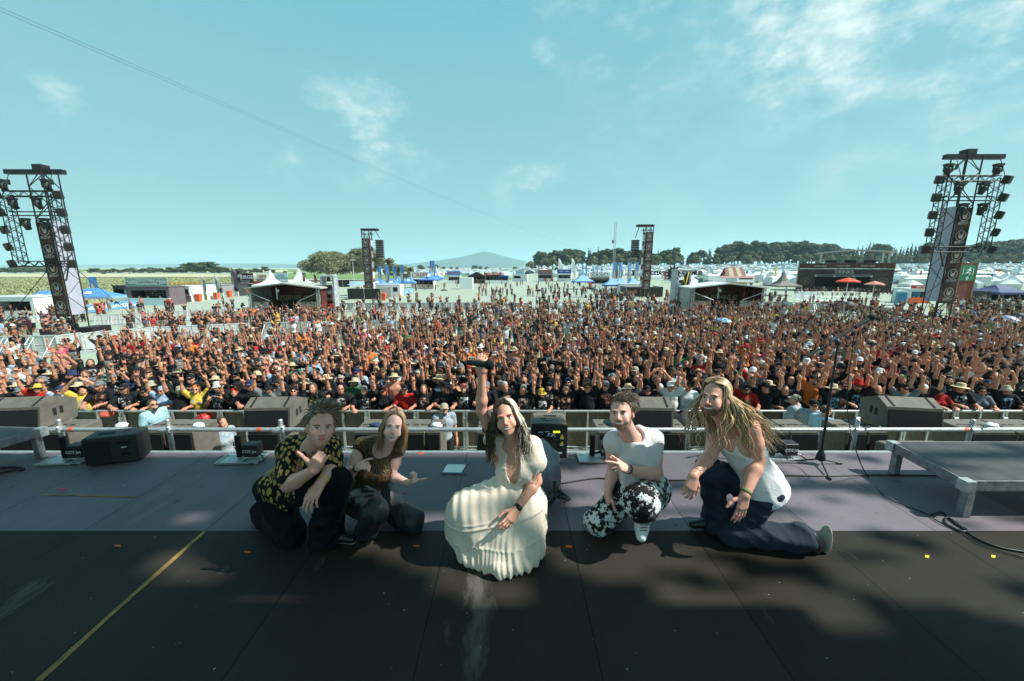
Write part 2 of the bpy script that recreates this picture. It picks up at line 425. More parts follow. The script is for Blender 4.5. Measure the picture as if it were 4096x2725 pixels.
def face_paint(v, o, R, s, base, beard=None, hairc=(.05, .03, .02), fem=False, smile=1, lips=None, brow=None, bamount=1.0):
    q = ((v - np.asarray(o)) @ R) / s                       # head-local
    c = np.tile(np.asarray(base, float), (len(v), 1))
    near = (np.linalg.norm(q, axis=1) < .2)
    def ell(cx, cy, cz, rx, ry, rz): return ((q[:, 0] - cx) / rx) ** 2 + ((q[:, 1] - cy) / ry) ** 2 + ((q[:, 2] - cz) / rz) ** 2
    def put(m, col, soft=None):
        f = np.clip((1.0 - m) * (soft or 6), 0, 1)[:, None] * near[:, None]
        c[:] = c * (1 - f) + np.asarray(col) * f
    sat = np.asarray(base) * np.array([1.12, .78, .74])
    for x in (-1, 1): put(ell(x * .042, -.07, -.035, .026, .04, .024), sat * .6 + np.asarray(base) * .4, .6)
    put(ell(0, -.112, -.035, .02, .02, .02), sat, 1)
    if beard is not None:
        m1 = ell(0, -.07, -.092, .066, .06, .042); m2 = ell(0, -.1, -.0515, .036, .03, .0095)
        m3 = np.minimum(ell(.064, -.03, -.065, .02, .04, .05), ell(-.064, -.03, -.065, .02, .04, .05))
        m = np.minimum(np.minimum(m1, m2), m3)
        f = np.clip((1 - m) * 3, 0, 1) * bamount * near * (q[:, 1] < .01)
        c = c * (1 - f[:, None]) + np.asarray(beard) * f[:, None]
    lc = lips if lips is not None else np.asarray(base) * np.array([.82, .42, .42])
    if smile:
        zc = -.069 + 6.5 * q[:, 0] ** 2
        e_ = lambda rx, rz, dz: (q[:, 0] / rx) ** 2 + ((q[:, 2] - zc - dz) / rz) ** 2 + (q[:, 1] > -.06) * 9
        put(e_(.034, .0125, 0), lc, 3); put(e_(.029, .0082, 0), (.05, .015, .015)); put(e_(.0275, .0052, .0022), (.78, .74, .66), 8)
    else: put(ell(0, -.1, -.065, .024, .03, .0095), lc); put(ell(0, -.1, -.0652, .024, .03, .0016), lc * .3)
    bc = brow if brow is not None else np.asarray(hairc) * .8
    for x in (-1, 1):
        zz = .0205 - .35 * np.abs(np.abs(q[:, 0]) - .034) * .35
        m = ((q[:, 0] - x * .033) / .023) ** 2 + ((q[:, 2] - zz) / (.0042 if fem else .0055)) ** 2 + (q[:, 1] > -.03) * 9
        put(m, bc, 2.5)
        e = ((q[:, 0] - x * .031) / .0155) ** 2 + ((q[:, 2] + .0005) / .0062) ** 2 + (q[:, 1] > -.05) * 9
        put(e, (.62, .58, .54))
        lid = ((q[:, 0] - x * .031) / .017) ** 2 + ((q[:, 2] - .0055) / .0026) ** 2 + (q[:, 1] > -.05) * 9
        put(lid, (.03, .018, .014))
        e2 = ((q[:, 0] - x * .031) / .0062) ** 2 + ((q[:, 2] + .0002) / .0062) ** 2 + (q[:, 1] > -.05) * 9
        put(e2, (.03, .02, .015))
    return c

FING = (('i', .027, .09, (.046, .026, .021), .0085), ('m', .009, .094, (.05, .03, .022), .0088), ('r', -.0095, .089, (.046, .028, .021), .0083), ('p', -.027, .08, (.036, .021, .019), .0074))
ST = (8, 8, 6); CU = (82, 96, 62); RX = (28, 32, 22); HB = (55, 60, 40)
GEST = {'horns': dict(i=ST, m=CU, r=CU, p=ST, t='in'), 'open': dict(i=ST, m=ST, r=ST, p=ST, t='out'), 'relax': dict(i=(18, 28, 18), m=(24, 32, 22), r=(28, 36, 24), p=(34, 36, 24), t='rel'),
        'fist': dict(i=CU, m=CU, r=CU, p=CU, t='in'), 'shaka': dict(i=(78, 85, 50), m=CU, r=CU, p=(-4, 6, 4), t='far'), 'two': dict(i=(-10, 6, 4), m=(14, 12, 8), r=(62, 80, 50), p=(66, 84, 50), t='rel'),
        'grip': dict(i=(60, 78, 45), m=(66, 80, 45), r=(68, 80, 45), p=(70, 80, 45), t='grip'), 'point': dict(i=(-6, 4, 4), m=(72, 90, 50), r=(76, 90, 50), p=(20, 14, 8), t='in'),
        'drape': dict(i=(10, 22, 14), m=(14, 24, 16), r=(18, 26, 16), p=(26, 26, 16), t='rel')}
def hand(W, f, n, right, pose, s=1.0, fat=1.0, k=.006):
    W = np.asarray(W, float); f = nrm(f); n = np.asarray(n, float); n = nrm(n - f * (n @ f)); t = np.cross(f, n) * (1 if right else -1)
    g = GEST[pose]; ps = []
    for nm, off, kf, Ls, r in FING:
        K = W + (f * kf * .92 + t * off) * s
        ps.append(Cn(W + (t * off * .55 + f * .012) * s, K, .0175 * s * fat, .0118 * s * fat, .014))
        a = 0.0; spread = {'i': .10, 'm': .02, 'r': -.06, 'p': -.16}[nm] * (1 if g[nm][0] < 40 else .2); p = K
        for i, (L, da) in enumerate(zip(Ls, g[nm])):
            a += math.radians(da); d = nrm(f * math.cos(a) + n * math.sin(a) + t * spread * math.cos(a))
            q = p + d * L * s; rr = r * (1 - .1 * i) * s * fat
            ps.append(Cn(p, q, rr, rr * .9, k)); p = q
    base = W + (f * .026 + t * .024 + n * .006) * s
    ds = {'in': ((f * .75 + t * .25 + n * .75), (f * .35 - t * .55 + n * .55), (-t * .9 + n * .25 + f * .1)), 'out': ((f * .5 + t * .85 + n * .15), (f * .7 + t * .6), (f * .8 + t * .45)),
          'rel': ((f * .7 + t * .6 + n * .35), (f * .9 + t * .25 + n * .25), (f * .95 + t * .05 + n * .2)), 'far': ((f * .3 + t * .95), (f * .35 + t * .93), (f * .3 + t * .95)),
          'grip': ((f * .55 + t * .5 + n * .65), (f * .5 + n * .8 - t * .1), (f * .3 + n * .5 - t * .7))}[g['t']]
    p = base
    for d, L, r in zip(ds, (.042, .034, .027), (.0145, .0108, .0095)):
        q = p + nrm(d) * L * s; ps.append(Cn(p, q, r * s * fat, r * .85 * s * fat, .008)); p = q
    return ps

def arm(sh, el, wr, b=1.0, k=.03):
    sh, el, wr = map(np.asarray, (sh, el, wr)); m = el + (wr - el) * .28; u = sh + (el - sh) * .45
    return [Cn(sh, u, .053 * b, .050 * b, k), Cn(u, el, .050 * b, .039 * b, k), Cn(el, m, .039 * b, .042 * b, .02), Cn(m, wr, .042 * b, .026 * b, .02)]
def leg(hp, kn, an, b=1.0, k=.04):
    hp, kn, an = map(np.asarray, (hp, kn, an)); m = kn + (an - kn) * .3
    return [Cn(hp, kn, .088 * b, .056 * b, k), Cn(kn, m, .055 * b, .06 * b, .02), Cn(m, an, .058 * b, .036 * b, .02)]
def foot(an, toe, b=1.0, r=.036):
    an, toe = map(np.asarray, (an, toe)); d = nrm(toe - an)
    return [Cn(an, an + (toe - an) * .55 + vec(0, 0, 0), r * b, r * .9 * b, .02), Cn(an - d * .03, toe, r * .95 * b, r * .75 * b, .02)]
def torso(J, w=1.0, fem=False, b=1.0, grow=0.0):
    sR, sL, pv, nk = (np.asarray(J[x], float) for x in ('shR', 'shL', 'pelvis', 'neck'))
    mid = (sR + sL) / 2; up = nrm(mid - pv); lat = nrm(sL - sR); lat = nrm(lat - up * (lat @ up)); fw = np.cross(lat, up)  # points out of the back (+y when facing -y)
    if fw[1] < 0 and J.get('face', -1) < 0: fw = -fw
    R = np.stack([lat, fw, up], 1); hl = np.linalg.norm(mid - pv)
    hw = np.linalg.norm(sL - sR) / 2; g = grow
    P_ = lambda x, y, z: pv + lat * x + fw * y + up * z
    ps = [El(P_(0, .0, hl - .13), (hw * .84 + g, .112 * b + g, .17 + g), R, .05), El(P_(0, -.005 * b, hl * .45), (hw * (.7 if fem else .76) * b + g, .1 * b + g, .16 + g), R, .06),
          El(P_(0, .0, .02), (hw * .86 * (1.05 if fem else 1) + g, .112 * b + g, .125 + g), R, .06),
          Cn(sR - lat * -.01, mid + up * .02 - lat * .05, .052 + g, .05 + g, .05), Cn(sL - lat * .01, mid + up * .02 + lat * .05, .052 + g, .05 + g, .05)]
    if fem: ps += [El(P_(x * hw * .46, -.085, hl - .17), (.062 + g, .055 + g, .062 + g), R, .04) for x in (-1, 1)]
    else: ps += [El(P_(x * hw * .45, -.07, hl - .12), (.075 + g, .045 + g, .06 + g), R, .04) for x in (-1, 1)]
    return ps, (P_, R, hl, hw)
def relabel(ps, lab): return [p[:6] + (lab,) for p in ps]
# ---------------------------------------------------------------- the setting
rnd = random.Random(7)
def rn(a, b_): return rnd.uniform(a, b_)
def grid_mesh(name, x0, x1, y0, y1, nx, ny, hf, m, kind='structure', smooth=True):
    xs = np.linspace(x0, x1, nx); ys = np.linspace(y0, y1, ny); X, Y = np.meshgrid(xs, ys, indexing='ij')
    Z = hf(X, Y); v = np.stack([X, Y, Z], -1).reshape(-1, 3)
    i = np.arange(nx * ny).reshape(nx, ny)
    f = np.stack([i[:-1, :-1], i[1:, :-1], i[1:, 1:], i[:-1, 1:]], -1).reshape(-1, 4)
    o = ob(name, np_mesh(name, v, f, smooth), mat=m); o['kind'] = kind; return o
def vnoise(x, y, s, seed=0):
    r = np.random.RandomState(seed); out = 0
    for k in range(5):
        a, b_, c, d = r.uniform(-1, 1, 4); n = 1 / (1 + k * .6)
        out = out + n * np.sin((x * a + y * b_) * s * (1 + k * .9) * 2.2 + c * 9) * np.cos((x * b_ - y * a) * s * (1.3 + k) * 1.7 + d * 9)
    return out / 2
def ground_material():
    m = bpy.data.materials.new('dry_trampled_ground'); m.use_nodes = True; b = NB(m.node_tree); p = m.node_tree.nodes['Principled BSDF']
    tc = b.n('ShaderNodeTexCoord'); co = tc.outputs['Object']
    a = b.noise(co, .35, 8, .65); c = b.noise(co, 2.5, 6, .7); d = b.noise(co, .04, 4, .5)
    col = b.mix(b.m('MULTIPLY', a, 1.0), (.37, .40, .33), (.30, .33, .26))
    col = b.mix(b.m('MINIMUM', b.m('MAXIMUM', b.m('MULTIPLY', b.m('SUBTRACT', c, .5), 3), 0), .6), col, (.42, .45, .39))
    far = b.m('MINIMUM', b.m('MAXIMUM', b.m('MULTIPLY', b.m('SUBTRACT', d, .48), 6), 0), .7)
    col = b.mix(far, col, (.33, .38, .27))
    b.l(col, p.inputs['Base Color']); p.inputs['Roughness'].default_value = .95; p.inputs['Specular IOR Level'].default_value = .1
    bn = b.n('ShaderNodeBump'); bn.inputs['Strength'].default_value = .5; bn.inputs['Distance'].default_value = .03
    b.l(c, bn.inputs['Height']); b.l(bn.outputs[0], p.inputs['Normal']); return m
def ground_mesh():
    xs = np.concatenate([[-9000, -3000, -900, -300], np.arange(-60, 90, 6), [100, 160, 200, 300, 600, 2000, 9000]]); ys = np.concatenate([[-40, 0], np.arange(8, 44, 3), np.arange(48, 110, 20), np.arange(112, 400, 8), [500, 900, 3000, 11000]])
    X, Y = np.meshgrid(xs, ys, indexing='ij'); v = np.stack([X, Y, GZ(X, Y)], -1).reshape(-1, 3); i = np.arange(X.size).reshape(X.shape)
    f = np.stack([i[:-1, :-1], i[1:, :-1], i[1:, 1:], i[:-1, 1:]], -1).reshape(-1, 4)
    o = ob('ground', np_mesh('ground', v, f, True), mat=ground_material()); o['kind'] = 'structure'
ground_mesh()
M_CROP = mat('maize_field', (.34, .33, .16), .85, 0, .22, .5, col2=(.17, .19, .075))
M_STUB = mat('stubble_field', (.52, .47, .30), .9, 0, .08, .05)
M_MEAD = mat('green_meadow', (.17, .26, .07), .9, 0, .15, .05)
M_FOREST = mat('far_forest', (.035, .06, .03), .9, 0, .3, .02, col2=(.06, .09, .04))
# maize field on the left: ragged tops about 1.5 m above the ground
def quad_patch(name, corners, z, m, n=(2, 2), amp=0, kind='structure', seed=1):
    c = [np.array(q[:2]) for q in corners]; U, W = np.meshgrid(np.linspace(0, 1, n[0]), np.linspace(0, 1, n[1]), indexing='ij')
    U = U[..., None]; W = W[..., None]
    z = z - 1.75; p = (c[0] * (1 - U) * (1 - W) + c[1] * U * (1 - W) + c[2] * U * W + c[3] * (1 - U) * W)
    r = np.random.RandomState(seed); Z = z + amp * (r.rand(*U.shape[:2]) - .5) * 2
    if amp:
        e = np.zeros_like(Z, bool); e[0] = e[-1] = e[:, 0] = e[:, -1] = True; Z[e] = -1.75
        p[1:-1, 1:-1] += (r.rand(n[0] - 2, n[1] - 2, 2) - .5) * .5
    v = np.concatenate([p, Z[..., None]], -1).reshape(-1, 3); i = np.arange(n[0] * n[1]).reshape(n)
    f = np.stack([i[:-1, :-1], i[1:, :-1], i[1:, 1:], i[:-1, 1:]], -1).reshape(-1, 4)
    o = ob(name, np_mesh(name, v, f, False), mat=m); o['kind'] = kind; return o
quad_patch('maize_field', [G(-700, 1235, 1.2), G(1060, 1152, 1.2), G(1180, 1113, 1.2), G(-700, 1113, 1.2)], 1.2, M_CROP, (420, 260), .42, 'stuff')
quad_patch('stubble_field', [G(-900, 1108, .3), G(1150, 1108, .3), G(1150, 1097, .3), G(-900, 1094, .3)], .3, M_STUB)
quad_patch('far_stubble_field', [G(300, 1091, .3), G(1150, 1090, .3), G(1150, 1080, .3), G(400, 1080, .3)], .35, M_STUB)
quad_patch('green_meadow', [G(1060, 1113, .1), G(2200, 1116, .1), G(2180, 1096, .1), G(1100, 1092, .1)], .1, M_MEAD)
quad_patch('far_green_field', [G(-900, 1088, .4), G(1400, 1087, .4), G(1400, 1077, .4), G(-900, 1077, .4)], .3, M_MEAD)
def hillf(X, Y):
    g = lambda cx, cy, sx, sy, h: h * np.exp(-((X - cx) / sx) ** 2 - ((Y - cy) / sy) ** 2)
    z = g(-480, 6000, 720, 900, 150) + g(-400, 5900, 240, 400, 62) + g(-60, 6300, 420, 500, 32) + g(-1300, 6400, 900, 700, 55) + g(150, 5800, 600, 600, 25)
    z += g(-7800, 6800, 3600, 900, 50) + g(-3400, 6600, 1500, 800, 42) + g(-5200, 6900, 1400, 700, 35) + g(-2200, 5200, 900, 500, 22)
    return z + vnoise(X, Y, .004, 3) * np.minimum(z, 14) * .35 - 5
M_HILL = mat('wooded_hills', (.07, .11, .07), .95, 0, .3, .0035, col2=(.02, .045, .035))
grid_mesh('hills', -9000, 3500, 4300, 8000, 320, 90, hillf, M_HILL)

# ---- the stage
def stage_material():
    m = bpy.data.materials.new('stage_plywood'); m.use_nodes = True; b = NB(m.node_tree); p = m.node_tree.nodes['Principled BSDF']
    tc = b.n('ShaderNodeTexCoord'); co = tc.outputs['Object']; sp = b.n('ShaderNodeSeparateXYZ'); b.l(co, sp.inputs[0])
    x, y = sp.outputs[0], sp.outputs[1]
    def seam(v, off, per, wd):
        t = b.m('FRACT', b.m('DIVIDE', b.m('SUBTRACT', v, off), per)); t = b.m('MULTIPLY', b.m('ABSOLUTE', b.m('SUBTRACT', t, .5)), 2 * per / 2)
        return b.m('LESS_THAN', b.m('SUBTRACT', per / 2, t), wd)
    wob = b.m('MULTIPLY', b.m('SUBTRACT', b.noise(co, 14, 3), .5), .006)
    sm = b.m('MAXIMUM', seam(b.m('ADD', x, wob), .45, .94, .0032), seam(b.m('ADD', y, wob), 2.66, 2.0, .0042))
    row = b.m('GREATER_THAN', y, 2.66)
    cell = b.m('ADD', b.m('FLOOR', b.m('DIVIDE', b.m('SUBTRACT', x, .45), .94)), b.m('MULTIPLY', b.m('FLOOR', b.m('DIVIDE', b.m('SUBTRACT', y, 2.66), 2.0)), 7.3))
    wn = b.n('ShaderNodeTexWhiteNoise', noise_dimensions='1D'); b.l(cell, wn.inputs['W'])
    st = b.n('ShaderNodeMapping'); st.inputs['Scale'].default_value = (1, .35, 1); b.l(co, st.inputs[0])
    n1 = b.noise(st.outputs[0], 1.6, 8, .65); n2 = b.noise(co, 26, 5, .7); n3 = b.noise(co, 5, 6, .75)
    back = b.mix(n1, (.046, .037, .031), (.017, .0145, .0125)); frnt = b.mix(n1, (.19, .15, .175), (.095, .077, .092))  # rear panels are browner, and darkened further in place of foreground shade
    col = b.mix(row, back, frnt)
    k = b.m('ADD', .8, b.m('MULTIPLY', wn.outputs[0], .4)); cc = b.n('ShaderNodeCombineColor'); [b.l(k, cc.inputs[i]) for i in range(3)]
    col = b.mix(1.0, col, cc.outputs[0], 'MULTIPLY')
    stain = b.m('MINIMUM', b.m('MAXIMUM', b.m('MULTIPLY', b.m('SUBTRACT', n3, .6), 7), 0), .65); col = b.mix(stain, col, (.035, .028, .024))
    scuff = b.m('MINIMUM', b.m('MAXIMUM', b.m('MULTIPLY', b.m('SUBTRACT', n1, .62), 6), 0), .35); col = b.mix(scuff, col, (.24, .22, .2))
    dots = b.m('GREATER_THAN', b.noise(co, 38, 1, .3), .83); col = b.mix(b.m('MULTIPLY', dots, .55), col, (.5, .5, .48))
    col = b.mix(b.m('MULTIPLY', b.m('SUBTRACT', n2, .3), .3), col, (.03, .025, .022))
    col = b.mix(sm, col, (.008, .007, .006)); b.l(col, p.inputs['Base Color'])
    b.l(b.m('ADD', .42, b.m('MULTIPLY', n1, .35)), p.inputs['Roughness']); b.l(b.m('ADD', .10, b.m('MULTIPLY', row, .3)), p.inputs['Specular IOR Level'])
    bn = b.n('ShaderNodeBump'); bn.inputs['Strength'].default_value = .35; bn.inputs['Distance'].default_value = .004
    b.l(b.m('SUBTRACT', b.m('ADD', n2, b.m('MULTIPLY', n1, 2)), b.m('MULTIPLY', sm, 2)), bn.inputs['Height']); b.l(bn.outputs[0], p.inputs['Normal']); return m
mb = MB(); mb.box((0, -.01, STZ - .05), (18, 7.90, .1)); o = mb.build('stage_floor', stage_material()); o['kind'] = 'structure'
mb = MB(); mb.box((0, 3.965, STZ - .055), (18, .046, .118)); o = mb.build('stage_edge_trim', M_ALU); o['kind'] = 'structure'
mb = MB(); mb.box((0, 3.9, .8), (18, .05, 2.6)); mb.box((0, -.01, .75), (17.5, 7.6, 2.4)); o = mb.build('stage_base', M_BLACK); o['kind'] = 'structure'
XR = 4.95; RZ = STZ + 7.0
mb = MB(); mb.box((-1, -1.6, RZ + .1), (18, 5.4, .2)); M_RLIN = mat('pale_bounce_lining', (.62, .60, .60), .8, 0, .05, 1); o = mb.build('stage_roof', M_RLIN); o['kind'] = 'structure'  # roof out of view; underside coloured pale to bounce fill light onto the stage
mb = MB(); [mb.truss((x, y, -.45), (x, y, RZ), .5, .04, .8, (1, 0, 0)) for x in (-9.3, 7.6) for y in (-4.0, .6)]; o = mb.build('stage_roof_towers', M_GALV); o['kind'] = 'structure'
# unseen screen added high beside the stage, its holes shaped to lay soft sun patches
mb = MB(); dx, dy = .2, .085; r2 = random.Random(5); NZ = 14.0
_k = (NZ - STZ) / SUN_DIR.z; ox, oy = SUN_DIR.x * _k, SUN_DIR.y * _k
for j in range(110):
    for i in range(118):
        fx = -12.0 + i * dx; fy = -5.0 + j * dy
        nv = math.sin(fx * 4.1 + fy * 7.3) + math.sin(fx * 2.3 - fy * 11.1 + 1) + .8 * math.sin(fx * 6.9 + fy * 15.9) + r2.uniform(-.5, .5)
        if fy < 1.82: on = True
        elif fy > 3.86: continue
        elif fx < -2.6: on = True
        elif fy < 2.42: on = nv < np.interp(fx, [-2, -.5, .5, 1.4, 6], [1.5, .8, .25, -.5, -.8])
        elif fy < 2.86 and fx < 1.2: on = nv < np.interp(fx, [-2.6, -1.4, -1.0, 0], [.9, .2, -1.3, -1.6])
        elif fx < -.45: on = True
        elif fx < .12 and fy > 2.85: on = True
        else: on = nv < np.interp(fx, [-.45, .3, 1, 3], [-.3, -.5, -1.1, -1.3]) or (abs(fy - 2.93) < .05 and fx < 2.6) or (abs(fy - 3.3) < .06 and fx > .9)
        if on: mb.box((fx + ox, fy + oy, NZ), (dx, dy, .012))
o = mb.build('added_sun_screen', M_BLACK); o['kind'] = 'structure'
mb = MB()
for yy in (-5.2, -2.2, .8): mb.tube((XR, yy, RZ), (11, yy, RZ), .045)
for xx in (3.0, 7.0, 11.0): mb.tube((xx, -5.3, RZ - .1), (xx, .8, RZ - .1), .045)
for yy in (-5.2, -2.2): mb.tube((11, yy, 0), (11, yy, RZ), .05)
o = mb.build('stage_scaffold', M_GALV); o['kind'] = 'structure'

# ---- haze
hz = MB(); hz.box((-200, 5400, 149), (19400, 11100, 320)); o = hz.build('haze'); o['kind'] = 'stuff'
m = bpy.data.materials.new('haze'); m.use_nodes = True; n_ = m.node_tree; n_.nodes.remove(n_.nodes['Principled BSDF'])
pv = n_.nodes.new('ShaderNodeVolumePrincipled'); pv.inputs['Color'].default_value = (.62, .90, 1.0, 1); pv.inputs['Density'].default_value = .00012; pv.inputs['Anisotropy'].default_value = .1
n_.links.new(pv.outputs[0], n_.nodes['Material Output'].inputs['Volume']); o.data.materials.append(m)
# ---------------------------------------------------------------- things on and in front of the stage
def text_mesh(txt, size=1.0, ext=.01, align='CENTER', bold=0.0, sx=1.0):
    key = (txt, size, ext, align, bold, sx)
    cu = bpy.data.curves.new('lettering', 'FONT'); cu.body = txt; cu.size = size; cu.extrude = ext; cu.align_x = align; cu.align_y = 'CENTER'; cu.offset = bold
    o = bpy.data.objects.new('lettering_tmp', cu); COL.objects.link(o)
    dg = bpy.context.evaluated_depsgraph_get(); me = bpy.data.meshes.new_from_object(o.evaluated_get(dg))
    bpy.data.objects.remove(o); me.name = 'lettering'
    me.transform(Matrix.Rotation(math.radians(90), 4, 'X') @ Matrix.Diagonal((sx, 1, 1, 1)))   # stands up, reads from -y
    return me
def letter(txt, size, m, parent, loc, rz=0.0, ext=.01, mirror=False, bold=0.0, name='lettering', sx=1.0, rx=0.0):
    me = text_mesh(txt, size, ext, bold=bold, sx=sx); me.materials.clear(); me.materials.append(m)
    if mirror: me.transform(Matrix.Diagonal((-1, 1, 1, 1))); me.flip_normals()
    o = ob(name, me, parent, loc=loc); o.rotation_euler = (rx, 0, rz); return o
M_WPRINT = mat('white_print', (.78, .78, .76), .6, 0, .03)
M_YEL = mat('yellow_label', (.75, .6, .02), .5, 0, .05)
M_PAPER = mat('white_paper', (.8, .82, .82), .6, 0, .04)
M_GAFF = mat('blue_gaffer_tape', (.09, .13, .19), .6, 0, .2, 20)
M_PTAPE = mat('pink_tape', (.62, .04, .12), .6, 0, .1)
M_OTAPE = mat('orange_tape', (.75, .12, .04), .6, 0, .1)
M_YTAPE = mat('yellow_floor_tape', (.35, .20, .05), .7, 0, .3, 12)

# handrail along the stage edge
t = tag(empty('safety_rail', (0, 4.22, STZ + .15)), 'long grey scaffold tube rail along the front stage edge', 'rail')
mb = MB(); mb.tube((-8, 0, 0), (8, 0, 0), .0245, n=10); mb.build('rail_tube', M_GALV, t)
for sx in (229, 666, 1119, 2760, 3435, 3897):
    x = XY(sx, 4.22, STZ + .15); mb = MB(); mb.tube((x, .03, .10), (x, .06, -1.6), .024, n=10); mb.lathe((x, .03, .1), [(.024, 0), (.02, .012), (0, .016)], 10); mb.build('post', M_GALV, t)
    mb = MB(); mb.box((x, .01, 0), (.075, .075, .06)); mb.tube((x - .06, -.02, .0), (x + .06, -.02, .0), .03, n=8); mb.tube((x + .04, -.03, .03), (x + .075, -.05, .05), .01); mb.build('clamp', M_GALV, t)
for sx in (288, 1040, 3860): 
    x = XY(sx, 4.22, STZ + .15); mb = MB(); mb.tube((x - .025, 0, 0), (x + .025, 0, 0), .0262, n=10); mb.build('tape_band', M_OTAPE, t)

# subwoofers in the pit
def sub_box(x0, x1, front=5.22, top=1.87, dep=.5, label='', h=2.3):
    w_ = x1 - x0; t = tag(empty('subwoofer', ((x0 + x1) / 2, front + dep / 2, top - h)), label, 'speaker', 'subwoofers lined up in the pit')
    mb = MB(); mb.bevbox((0, 0.012, h / 2), (w_, dep - .025, h), .012); mb.build('cabinet', M_BEIGE, t)
    mb = MB(); mb.box((0, -dep / 2 - .002, h / 2 - .01), (w_ - .04, .012, h - .05)); mb.build('grille', M_BOXBLK, t)
    for q in (-1, 1):
        mb = MB(); cx = q * w_ * .25
        mb.box((cx - .055, .02, h + .0015), (.075, .035, .003)); mb.box((cx + .055, .02, h + .0015), (.075, .035, .003)); mb.build('handle_recess', M_BOXBLK, t)
    for q in (-1, 1): mb = MB(); mb.lathe((q * (w_ / 2 - .03), -dep / 2 + .06, h), [(.02, 0), (.02, .006), (0, .008)], 10); mb.build('corner_foot', M_BOXBLK, t)
    for q in (-1, 1):
        mb = MB(); mb.box((q * (w_ / 2 + .001), .05, h * .55), (.004, .18, .05)); mb.build('side_handle', M_BOXBLK, t)
    return t
def sx_at(sx, front=5.22, z=1.87): return XY(sx, front, z)
SUBS = [(-20, 266, 'beige topped black subwoofer at far left below the tilted speaker'), (542, 652, 'left half of the sub pair behind the left monitor'), (653, 768, 'right half of the sub pair, small microphone on its side'),
        (985, 1118, 'subwoofer behind the shirt of the leftmost kneeling man'), (1412, 1556, 'subwoofer right of the leftmost kneeling man, dark cloth on top'), (1557, 1700, 'subwoofer behind the long haired kneeling woman'), (1703, 1764, 'narrow subwoofer just left of the singer, paper cup on top'),
        (1905, 2000, 'subwoofer hidden behind the raised arm of the singer'), (2395, 2560, 'subwoofer behind the shoulder of the man in grey white top'), (2600, 2768, 'subwoofer between the two men on the right'),
        (3070, 3166, 'subwoofer behind the small jet box, left of its pair'), (3167, 3284, 'subwoofer left of the microphone stand, right of its pair'), (3395, 3480, 'subwoofer under the right tilted speaker, left half'), (3481, 3560, 'subwoofer under the right tilted speaker, right half'), (3890, 4075, 'subwoofer at right beyond the deck with crumpled paper on top'), (4080, 4260, 'rightmost subwoofer cut by the picture edge')]
for a, c, lb in SUBS: sub_box(sx_at(a), sx_at(c) - .01, label=lb)
def tilt_speaker(sx0, sx1, y_top, label, yaw=0.0, Y=5.5, zc=2.0):
    x0, x1 = XY(sx0, Y, zc), XY(sx1, Y, zc); w_ = x1 - x0
    t = tag(empty('tilted_speaker', ((x0 + x1) / 2, Y, 1.87), yaw), label, 'speaker', 'tilted front fill speakers')
    prof = [(-.26, .02), (-.20, .34), (.0, .44), (.34, .30), (.30, 0.0)]    # (y, z) side outline
    mb = MB(); n = len(prof); vs = [(sx * w_ / 2, y, z) for sx in (-1, 1) for y, z in prof]
    mb.add(vs, [tuple(range(n - 1, -1, -1)), tuple(range(n, 2 * n))] + [(i, (i + 1) % n, n + (i + 1) % n, n + i) for i in range(n)])
    mb.build('cabinet', M_BEIGE, t)
    mb = MB(); a = math.atan2(.06, .32); mb.box((0, -.237, .17), (w_ - .05, .012, .27), Matrix.Rotation(-a, 3, 'X')); mb.build('grille', M_BOXBLK, t)
    for s_ in (-1, 1):
        mb = MB()
        for q in (-.05, .05): mb.box((s_ * (w_ / 2 + .001), q + .03, .2), (.004, .05, .11))
        mb.build('side_handle', M_BOXBLK, t)
    mb = MB()
    for q in (-1, 1): mb.box((q * w_ * .36, -.1, .393), (.025, .2, .01), Matrix.Rotation(math.atan2(.10, .2), 3, 'X'))
    mb.build('rigging_strap', M_BOXBLK, t); return t
tilt_speaker(20, 215, 0, 'beige tilted speaker at far left above a subwoofer', .12)
tilt_speaker(1018, 1190, 0, 'beige tilted speaker behind the head of the leftmost kneeling man', .06)
tilt_speaker(2520, 2668, 0, 'beige tilted speaker behind the shoulder of the man in patterned trousers', -.04)
tilt_speaker(3510, 3700, 0, 'grey tilted speaker right of the microphone stand', -.16)

# monitor on the left of the stage
def floor_monitor():
    a = G(445, 1858, STZ); t = tag(empty('monitor_speaker', (a.x, a.y + .1, STZ), .3), 'black monitor speaker on the left stage edge', 'monitor speaker'); t.scale = (.68, .68, .68)
    mb = MB(); mb.bevbox((0, 0, .235), (.66, .34, .43), .02); mb.build('cabinet', M_BLACK, t)
    mb = MB(); mb.box((-.16, -.172, .22), (.3, .012, .34)); mb.build('grille', M_BOXBLK, t)
    mb = MB(); mb.box((.17, -.173, .34), (.16, .012, .035)); mb.box((.17, -.173, .16), (.1, .012, .06)); mb.build('handle_recess', M_BOXBLK, t)
    mb = MB(); mb.box((.17, -.18, .27), (.06, .004, .014)); mb.build('badge', M_WPRINT, t)
    mb = MB(); mb.box((-.1, 0, .453), (.2, .07, .006)); mb.box((.12, 0.05, .453), (.07, .04, .006)); mb.build('top_recess', M_BOXBLK, t); return t
floor_monitor()
